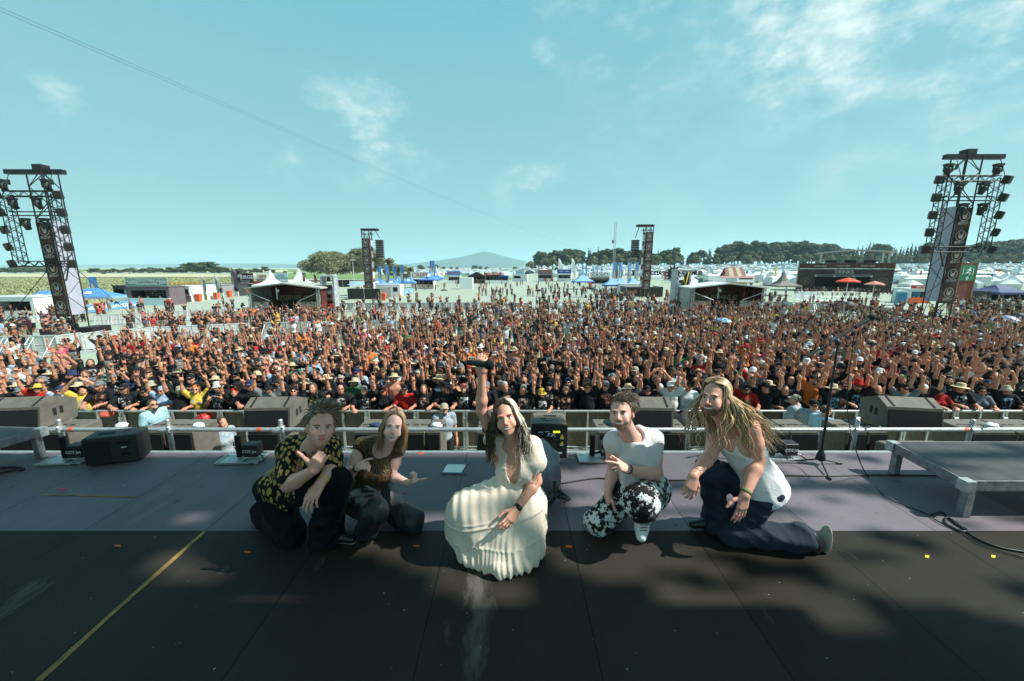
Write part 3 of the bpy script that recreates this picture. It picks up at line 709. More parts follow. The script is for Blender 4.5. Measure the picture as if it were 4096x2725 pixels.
def jet_box(sx, sy, label, plate=True, txt=True, rz=0.0):
    g = G(sx, sy, STZ); t = tag(empty('effect_jet', (g.x, g.y, STZ), rz), label, 'effect machine', 'carbon dioxide jets on the stage edge'); t.scale = (.85, .85, .85)
    mb = MB()
    if plate:
        mb.box((-.1, -.02, .012), (.5, .26, .012)); mb.box((-.1, -.15, .022), (.5, .012, .02)); mb.box((-.345, -.02, .022), (.012, .26, .02)); mb.build('base_plate', M_GALV, t)
    mb = MB(); mb.bevbox((.02, 0, .13), (.17, .14, .16), .008); mb.build('housing', M_BLACK, t)
    mb = MB(); mb.tube((-.16, .02, .03), (-.16, .02, .3), .035, n=12); mb.tube((-.16, .02, .05), (.0, .02, .08), .015); mb.build('nozzle', M_BOXBLK, t)
    if txt: letter('CO2 Jet', .05, M_WPRINT, t, (.02, -.074, .13), ext=.002)
    mb = MB(); mb.tube((.12, -.02, .06), (.16, -.04, .05), .012); mb.tube((.12, .03, .06), (.17, .03, .07), .014); mb.build('coupling', M_ALU, t)
    mb = MB(); mb.path([(.14, -.03, .06), (.2, -.1, .02), (.08, -.16, .012), (-.05, -.12, .012), (-.02, -.06, .03)], .008); mb.build('hose', M_CABLE, t); return t
jet_box(318, 1838, 'black jet box beside the left monitor speaker', rz=.1)
jet_box(1010, 1835, 'black jet box behind the leftmost kneeling man', rz=.05)
jet_box(2420, 1832, 'jet box on metal plate by the pointing hand of the grey white top man')
jet_box(3140, 1830, 'small jet box left of the microphone stand')
# effect machine with yellow warning triangles
def fx_machine():
    g = G(2195, 1862, STZ); t = tag(empty('effects_machine', (g.x, g.y + .12, STZ), -.03), 'black effects machine with FX lettering and yellow warning triangles', 'effects machine')
    mb = MB(); mb.bevbox((0, 0, .29), (.36, .34, .36), .025); mb.build('housing', M_BEIGE, t)
    mb = MB(); mb.bevbox((0, -.172, .29), (.36, .016, .36), .006); mb.build('control_panel', M_BLACK, t)
    mb = MB(); mb.box((0, .0, .056), (.2, .24, .11)); mb.build('foot_box', M_BOXBLK, t)
    letter('FX', .05, M_WPRINT, t, (.02, -.184, .36), ext=.002, sx=1.4)
    mb = MB(); mb.box((.07, -.182, .395), (.07, .004, .02)); mb.build('display', mat('lit_display', (.5, .6, .02), .4, emis=(.7, .8, .05, .8)), t)
    for z in (.35, .28):
        mb = MB(); mb.poly([(-.02, -.018), (.02, -.018), (0, .018)], .004, c=(.125, -.183, z)); mb.build('warning_triangle', M_YEL, t)
        mb = MB(); mb.box((.125, -.183, z - .027), (.035, .003, .006)); mb.build('caption_strip', M_WPRINT, t)
    mb = MB(); mb.box((-.09, -.182, .39), (.05, .003, .008)); mb.box((-.02, -.182, .395), (.045, .003, .006)); mb.box((-.08, -.182, .32), (.06, .003, .005)); mb.box((.1, -.182, .17), (.06, .003, .014)); mb.build('caption_strip', M_WPRINT, t)
    for x in (-.0, .04): 
        mb = MB(); mb.tube((x, -.18, .19), (x, -.215, .19), .014, n=10); mb.path([(x, -.215, .19), (x, -.24, .15), (x - .03, -.24, .08), (x - .06, -.26, .02)], .007); mb.build('cable_plug', M_GALV, t)
    mb = MB(); mb.box((.02, .05, .472), (.13, .03, .004)); mb.box((-.06, -.03, .472), (.06, .014, .004)); mb.box((-.03, -.08, .472), (.06, .01, .004)); mb.build('top_vent', M_BOXBLK, t); return t
fx_machine()
t = tag(empty('effects_machine', (XY(3660, 4.75, 1.6), 4.75, 1.42), 0), 'dark effects machine with yellow display behind the right deck', 'effects machine')
mb = MB(); mb.bevbox((0, 0, .28), (.8, .4, .36), .02); mb.build('housing', M_BEIGE, t)
mb = MB(); mb.box((.14, -.205, .28), (.5, .012, .33)); mb.build('control_panel', M_BLACK, t)
mb = MB(); mb.box((.12, -.214, .38), (.14, .004, .03)); mb.build('display', MATS['lit_display'], t)
mb = MB(); mb.poly([(-.03, -.026), (.03, -.026), (0, .026)], .004, c=(.3, -.214, .35)); mb.build('warning_triangle', M_YEL, t)
# drum fan behind the singer
def drum_fan():
    g = G(2130, 1985, STZ); t = tag(empty('drum_fan', (g.x, g.y, STZ), -1.05), 'round blue black drum fan on tubular stand behind the singer', 'fan')
    Rm = Matrix.Rotation(math.radians(90), 3, 'X')
    mb = MB(); mb.lathe((0, .06, .26), [(.235, -.06), (.24, -.07), (.24, .11), (.235, .12), (.2, .12), (.2, -.06), (.235, -.06)], 36, Rm); mb.build('drum', mat('fan_drum_blue_grey', (.16, .2, .24), .35, .2, .1, 5), t)
    mb = MB()
    for r_ in (.06, .1, .14, .18, .22): mb.path([(r_ * math.cos(a), .0, .26 + r_ * math.sin(a)) for a in np.linspace(0, 2 * math.pi, 28, endpoint=False)], .003, 4, closed=True)
    for a in np.linspace(0, 2 * math.pi, 12, endpoint=False): mb.tube((0, 0, .26), (.23 * math.cos(a), 0, .26 + .23 * math.sin(a)), .003, n=4)
    mb.build('guard', M_BLACK, t)
    mb = MB()
    for k in range(4):
        a = k * math.pi / 2; mb.box((.1 * math.cos(a), .04, .26 + .1 * math.sin(a)), (.17, .01, .07), Matrix.Rotation(-a, 3, 'Y') @ Matrix.Rotation(.5, 3, 'X'))
    mb.build('blades', M_BLACK, t)
    mb = MB(); mb.path([(-.26, .05, .26), (-.265, .05, .12), (-.25, -.03, .03), (-.2, -.14, .018), (.2, -.14, .018), (.25, -.03, .03), (.265, .05, .12), (.26, .05, .26)], .015, 8); mb.path([(-.25, .1, .1), (-.22, .24, .018), (.22, .24, .018), (.25, .1, .1)], .015, 8); mb.build('stand', M_BLACK, t)
    mb = MB(); mb.box((.08, .183, .35), (.11, .003, .15)); mb.build('sticker', M_PAPER, t)
    return t
drum_fan()
# low decks
def deck(corners, name_label, h=.33, leg_at=(0, 1, 2, 3), m_top=None):
    c = [Vector(q) for q in corners]; o_ = sum(c, Vector()) / 4; t = tag(empty('stage_deck', (o_.x, o_.y, STZ)), name_label, 'stage deck')
    L = [Vector((q.x - o_.x, q.y - o_.y, 0)) for q in c]
    mb = MB(); top = [Vector((q.x, q.y, h)) for q in L]; bot = [Vector((q.x, q.y, h - .02)) for q in L]
    mb.add(top + bot, [(0, 1, 2, 3), (7, 6, 5, 4)] + [(i, 4 + i, 4 + (i + 1) % 4, (i + 1) % 4) for i in range(4)]); mb.build('platform_board', m_top, t)
    for i in range(4):
        a, b_ = L[i], L[(i + 1) % 4]; d = (b_ - a); ang = math.atan2(d.y, d.x); mid = (a + b_) / 2
        mb = MB(); mb.box((mid.x, mid.y, h - .045), (d.length + .03, .035, .085), rz=ang); mb.build('edge_beam', M_ALUW, t)
    for i in leg_at:
        q = L[i] * .955; mb = MB(); mb.box((q.x, q.y, (h - .08) / 2), (.058, .058, h - .082)); mb.build('leg', M_ALUW, t)
    for i in range(4):
        q = L[i]; mb = MB(); mb.box((q.x, q.y, h - .045), (.075, .075, .092)); mb.build('corner_bracket', M_GALV, t)
    return t
M_ALUW = mat('worn_aluminium', (.30, .30, .31), .5, .4, .25, 16, bump=.2)
M_DECKT = mat('dark_deck_board', (.055, .05, .053), .55, 0, .3, 6, bump=.2)
zt = STZ + .33
q0, q1 = G(3575, 1768, zt), G(3870, 1920, zt); dirx = Vector((1, 0, 0))
deck([(q0.x, q0.y, 0), (q1.x, q1.y, 0), (q1.x + 2.0, q1.y, 0), (q0.x + 2.0, q0.y, 0)], 'low stage deck with worn aluminium legs at right', m_top=M_DECKT)
q0, q1 = G(160, 1712, zt), G(-260, 1830, zt)
deck([(q1.x, q1.y, 0), (q0.x, q0.y, 0), (q0.x - 2, q0.y + .1, 0), (q1.x - 2, q1.y + .1, 0)], 'low stage deck cut by the left picture edge', m_top=M_DECKT)
# microphone stand
def mic_stand():
    g = G(3278, 1858, STZ); t = tag(empty('microphone_stand', (g.x, g.y, STZ)), 'black boom microphone stand between long haired man and right deck', 'microphone stand')
    topp = P(3352, 1372, g.y) - g; mb = MB(); mb.tube((0, 0, .1), topp * .55 + Vector((0, 0, .06)), .0135, n=8); mb.tube(topp * .5 + Vector((0, 0, .05)), topp, .0095, n=8); mb.build('pole', M_BLACK, t)
    mb = MB(); mb.lathe((0, 0, .04), [(.016, 0), (.045, .02), (.038, .07), (.018, .12)], 12); mb.build('tripod_hub', M_BLACK, t)
    for sx, sy in ((3360, 1853), (3318, 1915), (3130, 1846)):
        e = G(sx, sy, STZ + .01) - g; mb = MB(); mb.tube((0, 0, .06), e, .008, n=6); mb.build('leg', M_BLACK, t)
        mb = MB(); mb.tube(e - e.normalized() * .03, e + e.normalized() * .015, .014, n=8); mb.build('rubber_foot', M_CABLE, t)
    a = P(3240, 1420, g.y + .0) - g; c_ = P(3440, 1298, g.y + .05) - g
    mb = MB(); mb.tube(a, c_, .008, n=6); mb.build('boom_arm', M_BLACK, t); mb = MB(); mb.lathe(tuple(topp), [(0, -.03), (.024, -.02), (.024, .02), (0, .03)], 10); mb.build('boom_clutch', M_BLACK, t)
    d = (c_ - a).normalized(); mb = MB(); mb.tube(a - d * .02, a + d * .06, .014, n=8); mb.build('counterweight', M_BLACK, t)
    k = ob('microphone', None) if False else None
    mt = tag(empty('microphone', tuple(g + c_)), 'black microphone clipped on the end of the boom stand', 'microphone')
    mb = MB(); mb.tube(-d * .05, d * .11, .016, .021, n=12); mb.build('microphone_body', M_BLACK, mt)
    q = d.to_track_quat('Z', 'Y').to_matrix(); mb = MB(); mb.lathe(d * .105, [(.021, 0), (.029, .012), (.03, .04), (.02, .06), (0, .066)], 14, q); mb.build('windscreen', M_BOXBLK, mt)
    pts = [g + c_ - d * .05]
    for sx, sy, z in ((3390, 1560, .75), (3398, 1700, .42), (3430, 1820, .12), (3470, 1905, .012), (3540, 1985, .012), (3640, 2030, .012), (3700, 2052, .012), (3760, 2090, .012), (3850, 2130, .012), (3930, 2180, .012), (4100, 2230, .012)):
        pts.append(G(sx, sy, STZ + z) if z < .05 else P(sx, sy, g.y - .1 - (.3 if z < .2 else 0)))
    return pts
def smooth_pts(pts, k=6):
    out = []; n = len(pts)
    for i in range(n - 1):
        p0, p1, p2, p3 = pts[max(i - 1, 0)], pts[i], pts[i + 1], pts[min(i + 2, n - 1)]
        for j in range(k):
            t_ = j / k; out.append(.5 * ((2 * p1) + (p2 - p0) * t_ + (2 * p0 - 5 * p1 + 4 * p2 - p3) * t_ ** 2 + (3 * p1 - p0 - 3 * p2 + p3) * t_ ** 3))
    return out + [pts[-1]]
def cable(pts, label, r=.0065, m=None, name='cable', group='cables'):
    pts = smooth_pts([Vector(p) for p in pts]); mb = MB(); mb.path(pts, r, 6); o = mb.build(name, m or M_CABLE); tag(o, label, 'cable', group); return o
cp = mic_stand(); cable(cp, 'black cable hanging from the microphone boom to the floor', .005)
cable([G(x, y, STZ + .008) for x, y in ((2010, 1880), (2190, 1900), (2215, 1925), (2240, 1934), (2300, 1925), (2380, 1914), (2460, 1916), (2700, 1922), (2900, 1915), (3130, 1903), (3300, 1905), (3500, 1900), (3780, 1903))], 'thin black cable running across the stage behind the right kneeling men')
cable([G(x, y, STZ + .01) for x, y in ((3725, 2060), (3770, 2050), (3800, 2075), (3830, 2100), (3870, 2120), (3850, 2125), (3800, 2105), (3780, 2090), (3790, 2070), (3830, 2095), (3900, 2150), (4000, 2190), (4150, 2215))], 'coiled black cable bundle in front of the right deck', .008)
cable([G(x, y, STZ + .01) for x, y in ((-40, 1880), (20, 1870), (60, 1868), (92, 1872), (90, 1880), (50, 1882), (10, 1890), (-40, 1900))], 'looped black cable at the far left of the stage', .009)
# paper, tapes, chalk marks
def floor_patch(name, pts, m, label, cat, z=.004, group=None, th=.002):
    p = [G(x, y, STZ + z) for x, y in pts]; mb = MB(); n = len(p); mb.add(list(p) + [q - Vector((0, 0, th)) for q in p], [tuple(range(n)), tuple(range(2 * n - 1, n - 1, -1))] + [(i, n + i, n + (i + 1) % n, (i + 1) % n) for i in range(n)])
    o = mb.build(name, m); tag(o, label, cat, group); return o
floor_patch('paper_sheet', [(1770, 1889), (1846, 1890), (1866, 1856), (1790, 1855)], M_PAPER, 'white set list paper taped to the stage left of the singer', 'paper', .007)
floor_patch('tape_strip', [(1764, 1894), (1866, 1896), (1866, 1891), (1764, 1889)], M_GAFF, 'dark tape strip along the near edge of the paper', 'tape', .011)
floor_patch('tape_strip', [(1776, 1855), (1874, 1857), (1874, 1852), (1776, 1850)], M_GAFF, 'dark tape strip along the far edge of the paper', 'tape', .011)
for i, (x, y, lb, m_) in enumerate(((248, 1957, 'pink tape mark at the left of the stage', M_PTAPE), (1608, 1972, 'pink T shaped tape mark beside the kneeling woman', M_PTAPE), (470, 2183, 'small orange tape mark at the lower left', M_OTAPE), (1665, 2184, 'small orange tape mark left of the white dress', M_OTAPE),
        (2276, 2186, 'small orange tape mark right of the white dress', M_OTAPE), (990, 2208, 'small red tape mark near the leftmost knee', M_OTAPE), (1683, 1812, 'orange tape mark at the stage edge beside the singer', M_OTAPE))):
    if 'pink' in lb:
        floor_patch('tape_mark', [(x - 18, y - 4), (x + 18, y - 4), (x + 18, y), (x + 3, y), (x - 3, y + 10), (x - 9, y + 10), (x - 3, y), (x - 18, y)][::-1], m_, lb, 'tape mark', .004 + i * .0003)
    else: floor_patch('tape_mark', [(x - 12, y + 3), (x + 12, y + 4), (x + 12, y - 3), (x - 12, y - 4)], m_, lb, 'tape mark', .004)
for i in range(3): floor_patch('tape_mark', [(3708 + i * 265 - 8, 2225 + 4), (3708 + i * 265 + 8, 2228 + 4), (3708 + i * 265 + 10, 2225 - 3), (3708 + i * 265 - 8, 2223 - 3)], M_YEL, ('round yellow tape dot on the sunlit boards left of another', 'yellow tape dot at the far right of the sunlit boards', 'yellow tape dot beyond the right edge')[i], 'tape mark') if i < 2 else None
a_, b_2 = G(820, 2125, STZ + .004), G(150, 2730, STZ + .004)
floor_patch('tape_strip', [(812, 2125), (826, 2125), (655, 2280), (440, 2470), (170, 2722), (140, 2722), (420, 2470), (640, 2275)][::-1], M_YTAPE, 'long faded yellow tape line across the dark boards at left', 'tape')
floor_patch('tape_strip', [(180, 1981), (540, 1989), (540, 1986), (180, 1978)], M_YTAPE, 'thin pale tape line across the boards at left', 'tape')

# ---------------------------------------------------------------- crowd barriers
M_BARP = mat('barrier_mesh_panel', (.12, .095, .065), .7, .3, .2, 12)
M_BARL = mat('barrier_light_panel', (.55, .56, .53), .6, .3, .12, 8)
M_BARF = mat('barrier_frame', (.7, .71, .7), .4, .5, .06, 12)
def barrier_proto(front=True):
    t = empty('crowd_barrier'); W, H = 1.2, 1.15; fr = mat('front_barrier_frame', (.5, .5, .48), .45, .5, .15, 12) if front else M_BARF
    mb = MB(); mb.tube((-W / 2, 0, H), (W / 2, 0, H), .03, n=8); mb.tube((-W / 2, 0, .12), (W / 2, 0, .12), .02, n=6); mb.tube((-W / 2, 0.0, .62 if not front else .2), (W / 2, 0, .62 if not front else .2), .018, n=6); [mb.tube((q, 0, .1), (q, 0, H), .02, n=6) for q in (-W / 2 + .005, W / 2 - .005)]; mb.build('rail', fr, t)
    for i in range(3):
        x = -W / 2 + .03 + i * (W - .06) / 2; mb = MB(); mb.box((x, -.02, H / 2 + .05), (.048, .04, H - .12)); mb.build('post', fr, t)
    mb = MB(); mb.box((0, .014, .64), (W - .02, .006, .98)); mb.build('panel', M_BARP if front else M_BARL, t)
    for x in (-W / 2 + .1, W / 2 - .1):
        s_ = 1 if front else -1
        mb = MB(); mb.tube((x, .02 * s_, H - .1), (x, .95 * s_, .06), .02, n=6); mb.build('brace', fr, t)
    mb = MB(); mb.box((0, .5 if front else -.5, .025), (W - .02, 1.0, .03)); mb.build('foot_plate', M_GALV, t)
    mb = MB(); mb.box((W / 2 - .03, -.05, H - .2), (.05, .04, .14)); mb.tube((W / 2 - .05, -.065, H - .16), (W / 2 + .05, -.065, H - .16), .012); mb.build('latch', M_ALU, t)
    return t
bfront = barrier_proto(True); bback = barrier_proto(False); index_kids()
ORD = 'first second third fourth fifth sixth seventh eighth ninth tenth eleventh twelfth thirteenth fourteenth fifteenth sixteenth seventeenth eighteenth nineteenth twentieth'.split()
TENS = {2: 'twenty', 3: 'thirty', 4: 'forty', 5: 'fifty', 6: 'sixty', 7: 'seventy', 8: 'eighty', 9: 'ninety'}
def ordn(i):
    if i < 20: return ORD[i]
    n_ = i + 1; a, b_ = divmod(n_, 10)
    return (TENS[a] + '-' + ORD[b_ - 1]) if b_ else {20: 'twentieth', 30: 'thirtieth', 40: 'fortieth', 50: 'fiftieth', 60: 'sixtieth', 70: 'seventieth', 80: 'eightieth', 90: 'ninetieth'}[n_]
def barrier_line(proto, pts, label, group, used=[0]):
    """pts: ground points; segments of 1.2 m along the line"""
    k = 0; carry = 0
    segs = []
    for a, b_ in zip(pts[:-1], pts[1:]):
        a, b_ = Vector(a[:2]), Vector(b_[:2]); d = b_ - a; L = d.length; d.normalize(); s_ = carry
        while s_ + .6 < L:
            segs.append((a + d * (s_ + .6), math.atan2(d.y, d.x))); s_ += 1.215
        carry = max(0, s_ - L)
    for i, (p, ang) in enumerate(segs):
        o = proto if not proto.get('label') else copy_tree(proto)
        o.location = (p.x, p.y, float(GZ(p.x, p.y))); o.rotation_euler = (0, 0, ang)
        tag(o, label.format(ordn(i)), 'crowd barrier', group)
    return segs
barrier_line(bfront, [(-13.3, 9.1), (13.6, 9.1)], 'front crowd barrier with dark mesh panel, {} segment from the left', 'front row barrier segments')
g = lambda x, y: G(x, y, 0)
barrier_line(bback, [g(-60, 1425), g(240, 1417), g(620, 1370), g(1060, 1344), g(1560, 1335), g(2450, 1327), g(2900, 1322)], 'pale second line barrier behind the front crowd, {} segment from the left', 'second line barrier segments')
barrier_line(bback, [g(382, 1306), g(1000, 1268)], 'pale barrier before the left food stalls, {} segment from the left', 'barrier segments before the left stalls')
barrier_line(bback, [g(1350, 1246), g(1900, 1243), g(2120, 1246)], 'pale third line barrier left of centre, {} segment from the left', 'third line barrier segments left of centre')
barrier_line(bback, [g(2190, 1244), g(2680, 1236)], 'pale third line barrier right of centre, {} segment from the left', 'third line barrier segments right of centre')
barrier_line(bback, [g(3050, 1238), g(3400, 1250), g(3660, 1285)], 'pale barrier in front of the blue toilets, {} segment from the left', 'barrier segments before the toilets')
# steel pedestrian barriers
def hoop_proto():
    t = empty('steel_barrier'); W, H = 2.2, 1.1
    mb = MB(); mb.path([(-W / 2, 0, .05), (-W / 2, 0, H - .12), (-W / 2 + .12, 0, H), (W / 2 - .12, 0, H), (W / 2, 0, H - .12), (W / 2, 0, .05)], .022, 8); mb.tube((-W / 2, 0, .25), (W / 2, 0, .25), .018)
    mb.tube((-W / 2, 0, .65), (W / 2, 0, .65), .014); mb.build('frame', M_BARF, t)
    for x in (-W / 2 + .15, W / 2 - .15): mb = MB(); mb.tube((x, -.3, .02), (x, .3, .02), .018); mb.build('foot', M_BARF, t)
    return t
hp = hoop_proto(); index_kids()
for i, (x, y, rz) in enumerate(((345, 1400, .08), (470, 1395, .05), (600, 1390, .05), (1010, 1282, .02), (1105, 1282, .02), (1205, 1280, .02), (1300, 1275, 0), (2860, 1262, 0), (2955, 1262, 0), (1620, 1330, 0))):
    o = hp if i == 0 else copy_tree(hp); p = G(x, y, 0); o.location = p; o.rotation_euler = (0, 0, rz)
    tag(o, 'rounded steel barrier, {} from the left of the {}'.format(('first', 'second', 'third', 'first', 'second', 'third', 'fourth', 'first', 'second', 'only')[i], ('trio by the left light tower', 'row before the left small stage', 'pair before the right small stage', 'crossing in the crowd')[0 if i < 3 else 1 if i < 7 else 2 if i < 9 else 3]), 'steel barrier', 'steel pedestrian barriers')

def crumple(p, r, m, label, name='crumpled_cloth', cat='cloth', seed=1, sq=.45, drape=0.0):
    q = np.random.RandomState(seed); n, k = 14, 8; vs = []; fs = []
    for i in range(k + 1):
        for j in range(n): th_ = math.pi * i / k; ph = 2 * math.pi * j / n; rr = r * (1 + q.uniform(-.28, .28)); z_ = rr * math.cos(th_) * sq; vs.append((rr * math.sin(th_) * math.cos(ph), rr * math.sin(th_) * math.sin(ph) * .7, z_ - (drape if z_ < 0 else 0)))
    for i in range(k):
        for j in range(n): fs.append((i * n + j, i * n + (j + 1) % n, (i + 1) * n + (j + 1) % n, (i + 1) * n + j))
    mb = MB(); mb.add(vs, fs, True); o = mb.build(name, m); o.location = p; tag(o, label, cat)
for i, (sx, m_, lb) in enumerate(((205 + 590, M_PAPER, 'white crumpled towel on the sub left of the pit steward'), (488, M_PAPER, 'white crumpled towel at the left end of the long sub pair'), (1500, mat('navy_cloth', (.02, .03, .09), .8), 'dark blue cloth lying on the sub behind the kneeling woman'), (1745, M_PAPER, 'white bag on the narrow sub left of the singer'), (3965, M_PAPER, 'crumpled white paper on the sub beyond the right deck'))):
    crumple((XY(sx, 5.4, 1.87), 5.4, 1.9), .085, m_, lb, seed=i)
crumple((XY(812, 9.02, .6), 9.0, .42), .17, M_RED, 'red cloth hanging from the front barrier at left', seed=9, sq=1.3); crumple((XY(432, 9.02, .6), 9.0, .66), .16, mat('salmon_cloth', (.6, .1, .07), .8), 'salmon red cloth over the barrier at far left', seed=12, sq=.4)
crumple((XY(2715, 9.02, .6), 9.0, .42), .42, mat('black_banner_cloth', (.012, .01, .012), .8), 'black banner cloth draped over the barrier behind the two right men', seed=15, sq=.75)
# ---------------------------------------------------------------- towers
def logo_print(size, m, parent, loc, rz=0.0, name='logo_print'):
    """ring with a horned hand and three letters below, reads from -y"""
    mb = MB(); R = size * .5; n = 28
    vs = []
    for rr in (R, R * .88):
        for i in range(n): a = 2 * math.pi * i / n; vs.append((rr * math.cos(a), 0, rr * math.sin(a)))
    mb.add(vs, [(i, (i + 1) % n, n + (i + 1) % n, n + i) for i in range(n)])
    h = [(-.46, .58), (-.46, -.1), (-.3, -.5), (.25, -.62), (.46, -.2), (.46, .58), (.24, .58), (.22, .12), (.08, .2), (0, .12), (-.1, .2), (-.22, .12), (-.24, .58)]
    mb.add([(x * R, 0, z * R) for x, z in h], [tuple(range(len(h)))])
    z0 = -R * 1.62; u = R * .3
    def bar(x, z, w_, hh): mb.add([(x, 0, z0 + z), (x + w_, 0, z0 + z), (x + w_, 0, z0 + z + hh), (x, 0, z0 + z + hh)], [(0, 1, 2, 3)])
    for x0 in (-R * .95,):
        bar(x0, 0, .1 * R, 2 * u * .8); [bar(x0 + .1 * R, k * u * .66, .4 * R, .13 * R) for k in range(3)]
        x1 = x0 + .62 * R; [bar(x1 + q * .22 * R, 0, .11 * R, 2 * u * .7) for q in (0, 1, 2)]; bar(x1, u * 1.4, .55 * R, .12 * R)
        x2 = x0 + 1.36 * R; bar(x2, 0, .12 * R, 1.6 * u); bar(x2 + .12 * R, 1.4 * u, .4 * R, .1 * R); bar(x2 + .12 * R, .6 * u, .4 * R, .1 * R); bar(x2 + .42 * R, .6 * u, .1 * R, .8 * u)
    o = mb.build(name, m, parent, loc=loc); o.rotation_euler = (0, 0, rz); return o
M_BACK = mat('lilac_backing_cloth', (.42, .42, .5), .8, 0, .08, 2)
def moving_head(parent, loc, s=1.0, name='moving_light', tilt=0.0):
    mb = MB(); mb.box((0, 0, 0), (.36 * s, .28 * s, .1 * s)); f = mb.build(name, M_BLACK, parent, loc=loc)
    mb = MB(); mb.box((-.19 * s, 0, -.2 * s), (.05 * s, .12 * s, .34 * s)); mb.box((.19 * s, 0, -.2 * s), (.05 * s, .12 * s, .34 * s)); mb.box((0, 0, -.07 * s), (.4 * s, .14 * s, .06 * s)); mb.build('yoke', M_BLACK, f)
    M = Matrix.Rotation(tilt, 3, 'Y') @ Matrix.Rotation(.5, 3, 'X'); mb = MB(); mb.lathe((0, 0, -.3 * s), [(0, -.26 * s), (.13 * s, -.26 * s), (.14 * s, -.05 * s), (.12 * s, .12 * s), (.06 * s, .18 * s), (0, .18 * s)], 12, M); mb.build('lamp_head', M_BLACK, f)
    return f
def light_tower(base, mir, label, dz=0.0):
    t = tag(empty('light_tower', base), label, 'light tower', 'light towers beside the crowd'); s_ = mir
    Y = base.y; F_ = 1.24; t.scale = (F_, F_, F_); z = lambda sy: ZA(sy, Y) / F_ + dz
    W = .9
    mb = MB(); mb.truss((0, 0, 0), (0, 0, z(688)), W, .04, .9, (1, 0, 0)); mb.build('mast', M_TRUSS, t)
    mb = MB(); mb.box((0, -W / 2 - .06, (z(893) + z(1263)) / 2), (W * .98, .03, z(893) - z(1263))); bn = mb.build('banner', M_BROWN, t)
    H = (z(893) - z(1263)); n = 5
    for i in range(n): logo_print(.62, M_LOGO, bn, (0, -W / 2 - .09, z(893) - H * (i + .42) / n))
    mb = MB(); mb.box((-s_ * (-W / 2 - .0), 0, (z(893) + z(1263)) / 2 + .1), (.02, W * .9, z(893) - z(1263))); mb.build('side_cloth', M_BACK, t)
    # crossbeam and head block
    mb = MB(); mb.box((-.3 * s_, -.1, z(690)), (3.5, .28, .26)); mb.build('top_beam', M_TRUSS, t); mb = MB(); mb.box((0, 0, z(675) + .05), (.55, .5, .32)); mb.build('head_block', M_TRUSS, t)
    xl, xr = (-1.47, 1.33) if s_ > 0 else (-1.95, 1.15); zt_, zb = z(786), z(1056); yf = -.85
    for x in (-1.3, 1.3): mb = MB(); mb.tube((x - .3 * s_, -.3, z(690)), (x - .3 * s_, yf, zt_), .02, n=5); mb.box((x - .3 * s_, -.45, z(735)), (.09, .09, .3)); mb.build('chain_hoist', M_TRUSS, t)
    mb = MB(); mb.truss((xl, yf, zt_), (xr, yf, zt_), .3, .028, .32, (0, 0, 1)); mb.build('light_frame_top', M_TRUSS, t)
    mb = MB(); mb.truss((xl, yf, zb), (xr, yf, zb), .3, .028, .32, (0, 0, 1)); mb.build('light_frame_bottom', M_TRUSS, t)
    mb = MB(); mb.tube((xl, yf, z(870)), (xr, yf, z(870)), .035); mb.tube((xl, yf, z(862) + .1), (xr, yf, z(862) + .1), .035); mb.build('light_frame_bar', M_TRUSS, t)
    for x in (xl, xr): mb = MB(); mb.truss((x, yf, zb), (x, yf, zt_), .3, .026, .3, (1, 0, 0), .5); mb.build('light_frame_side', M_TRUSS, t)
    for x, s2 in ((xl, -1), (xr, 1)):
        for k, q in enumerate(np.linspace(0.02, 1, 5)):
            zz_ = zt_ + (zb - zt_) * q; mb = MB(); mb.bevbox((0, 0, 0), (.38, .3, .46), .03); mb.box((0, -.17, 0), (.3, .02, .38)); mb.box((-s2 * .26, 0, 0), (.16, .06, .06))
            o = mb.build('flood_light', M_BLACK, t, loc=(x + s2 * .42, yf - .1, zz_)); o.rotation_euler = (.25, 0, s2 * (.35 + .1 * k))
    for x, zz_ in ((-1.1, zt_ - .28), (.35, zt_ - .28), (-.6, z(884)), (.55, z(884)), (xl, zt_ + .75), (xr - .2, zt_ + .75)): moving_head(t, (x, yf - .05, zz_), 1.1, tilt=rn(-.5, .5))
    mb = MB(); mb.box((0, 0, .2), (2.6, 2.4, .3)); mb.box((-1.2, 0, .45), (.9, 1.2, .5)); mb.box((1.2, .1, .5), (.9, 1.2, .6)); mb.build('ballast_base', M_TRUSS, t)
    for a in ((-3.2, -2), (3.2, 2.0)): mb = MB(); mb.tube((0, 0, zb + .5), (a[0], a[1], .1), .02, n=5); mb.build('guy_strap', M_TRUSS, t)
    mb = MB(); mb.tube((s_ * .45, 0, zb), (s_ * 1.5, yf, zb - .0), .04); mb.tube((s_ * .45, -.3, zb - 1.0), (s_ * 1.4, yf, zb - .1), .04); mb.build('strut', M_TRUSS, t)
    return t
def at_depth(sx, sy, Y): Y = YY(Y); x = XY(sx, Y, -1.5); return Vector((x, Y, float(GZ(x, Y))))
LT = light_tower(at_depth(309, 1334, 24.3), 1, 'tall light tower with brown banner at left')
RT = light_tower(at_depth(3720, 1290, 24.3), -1, 'tall light tower with brown banner at right', .85)
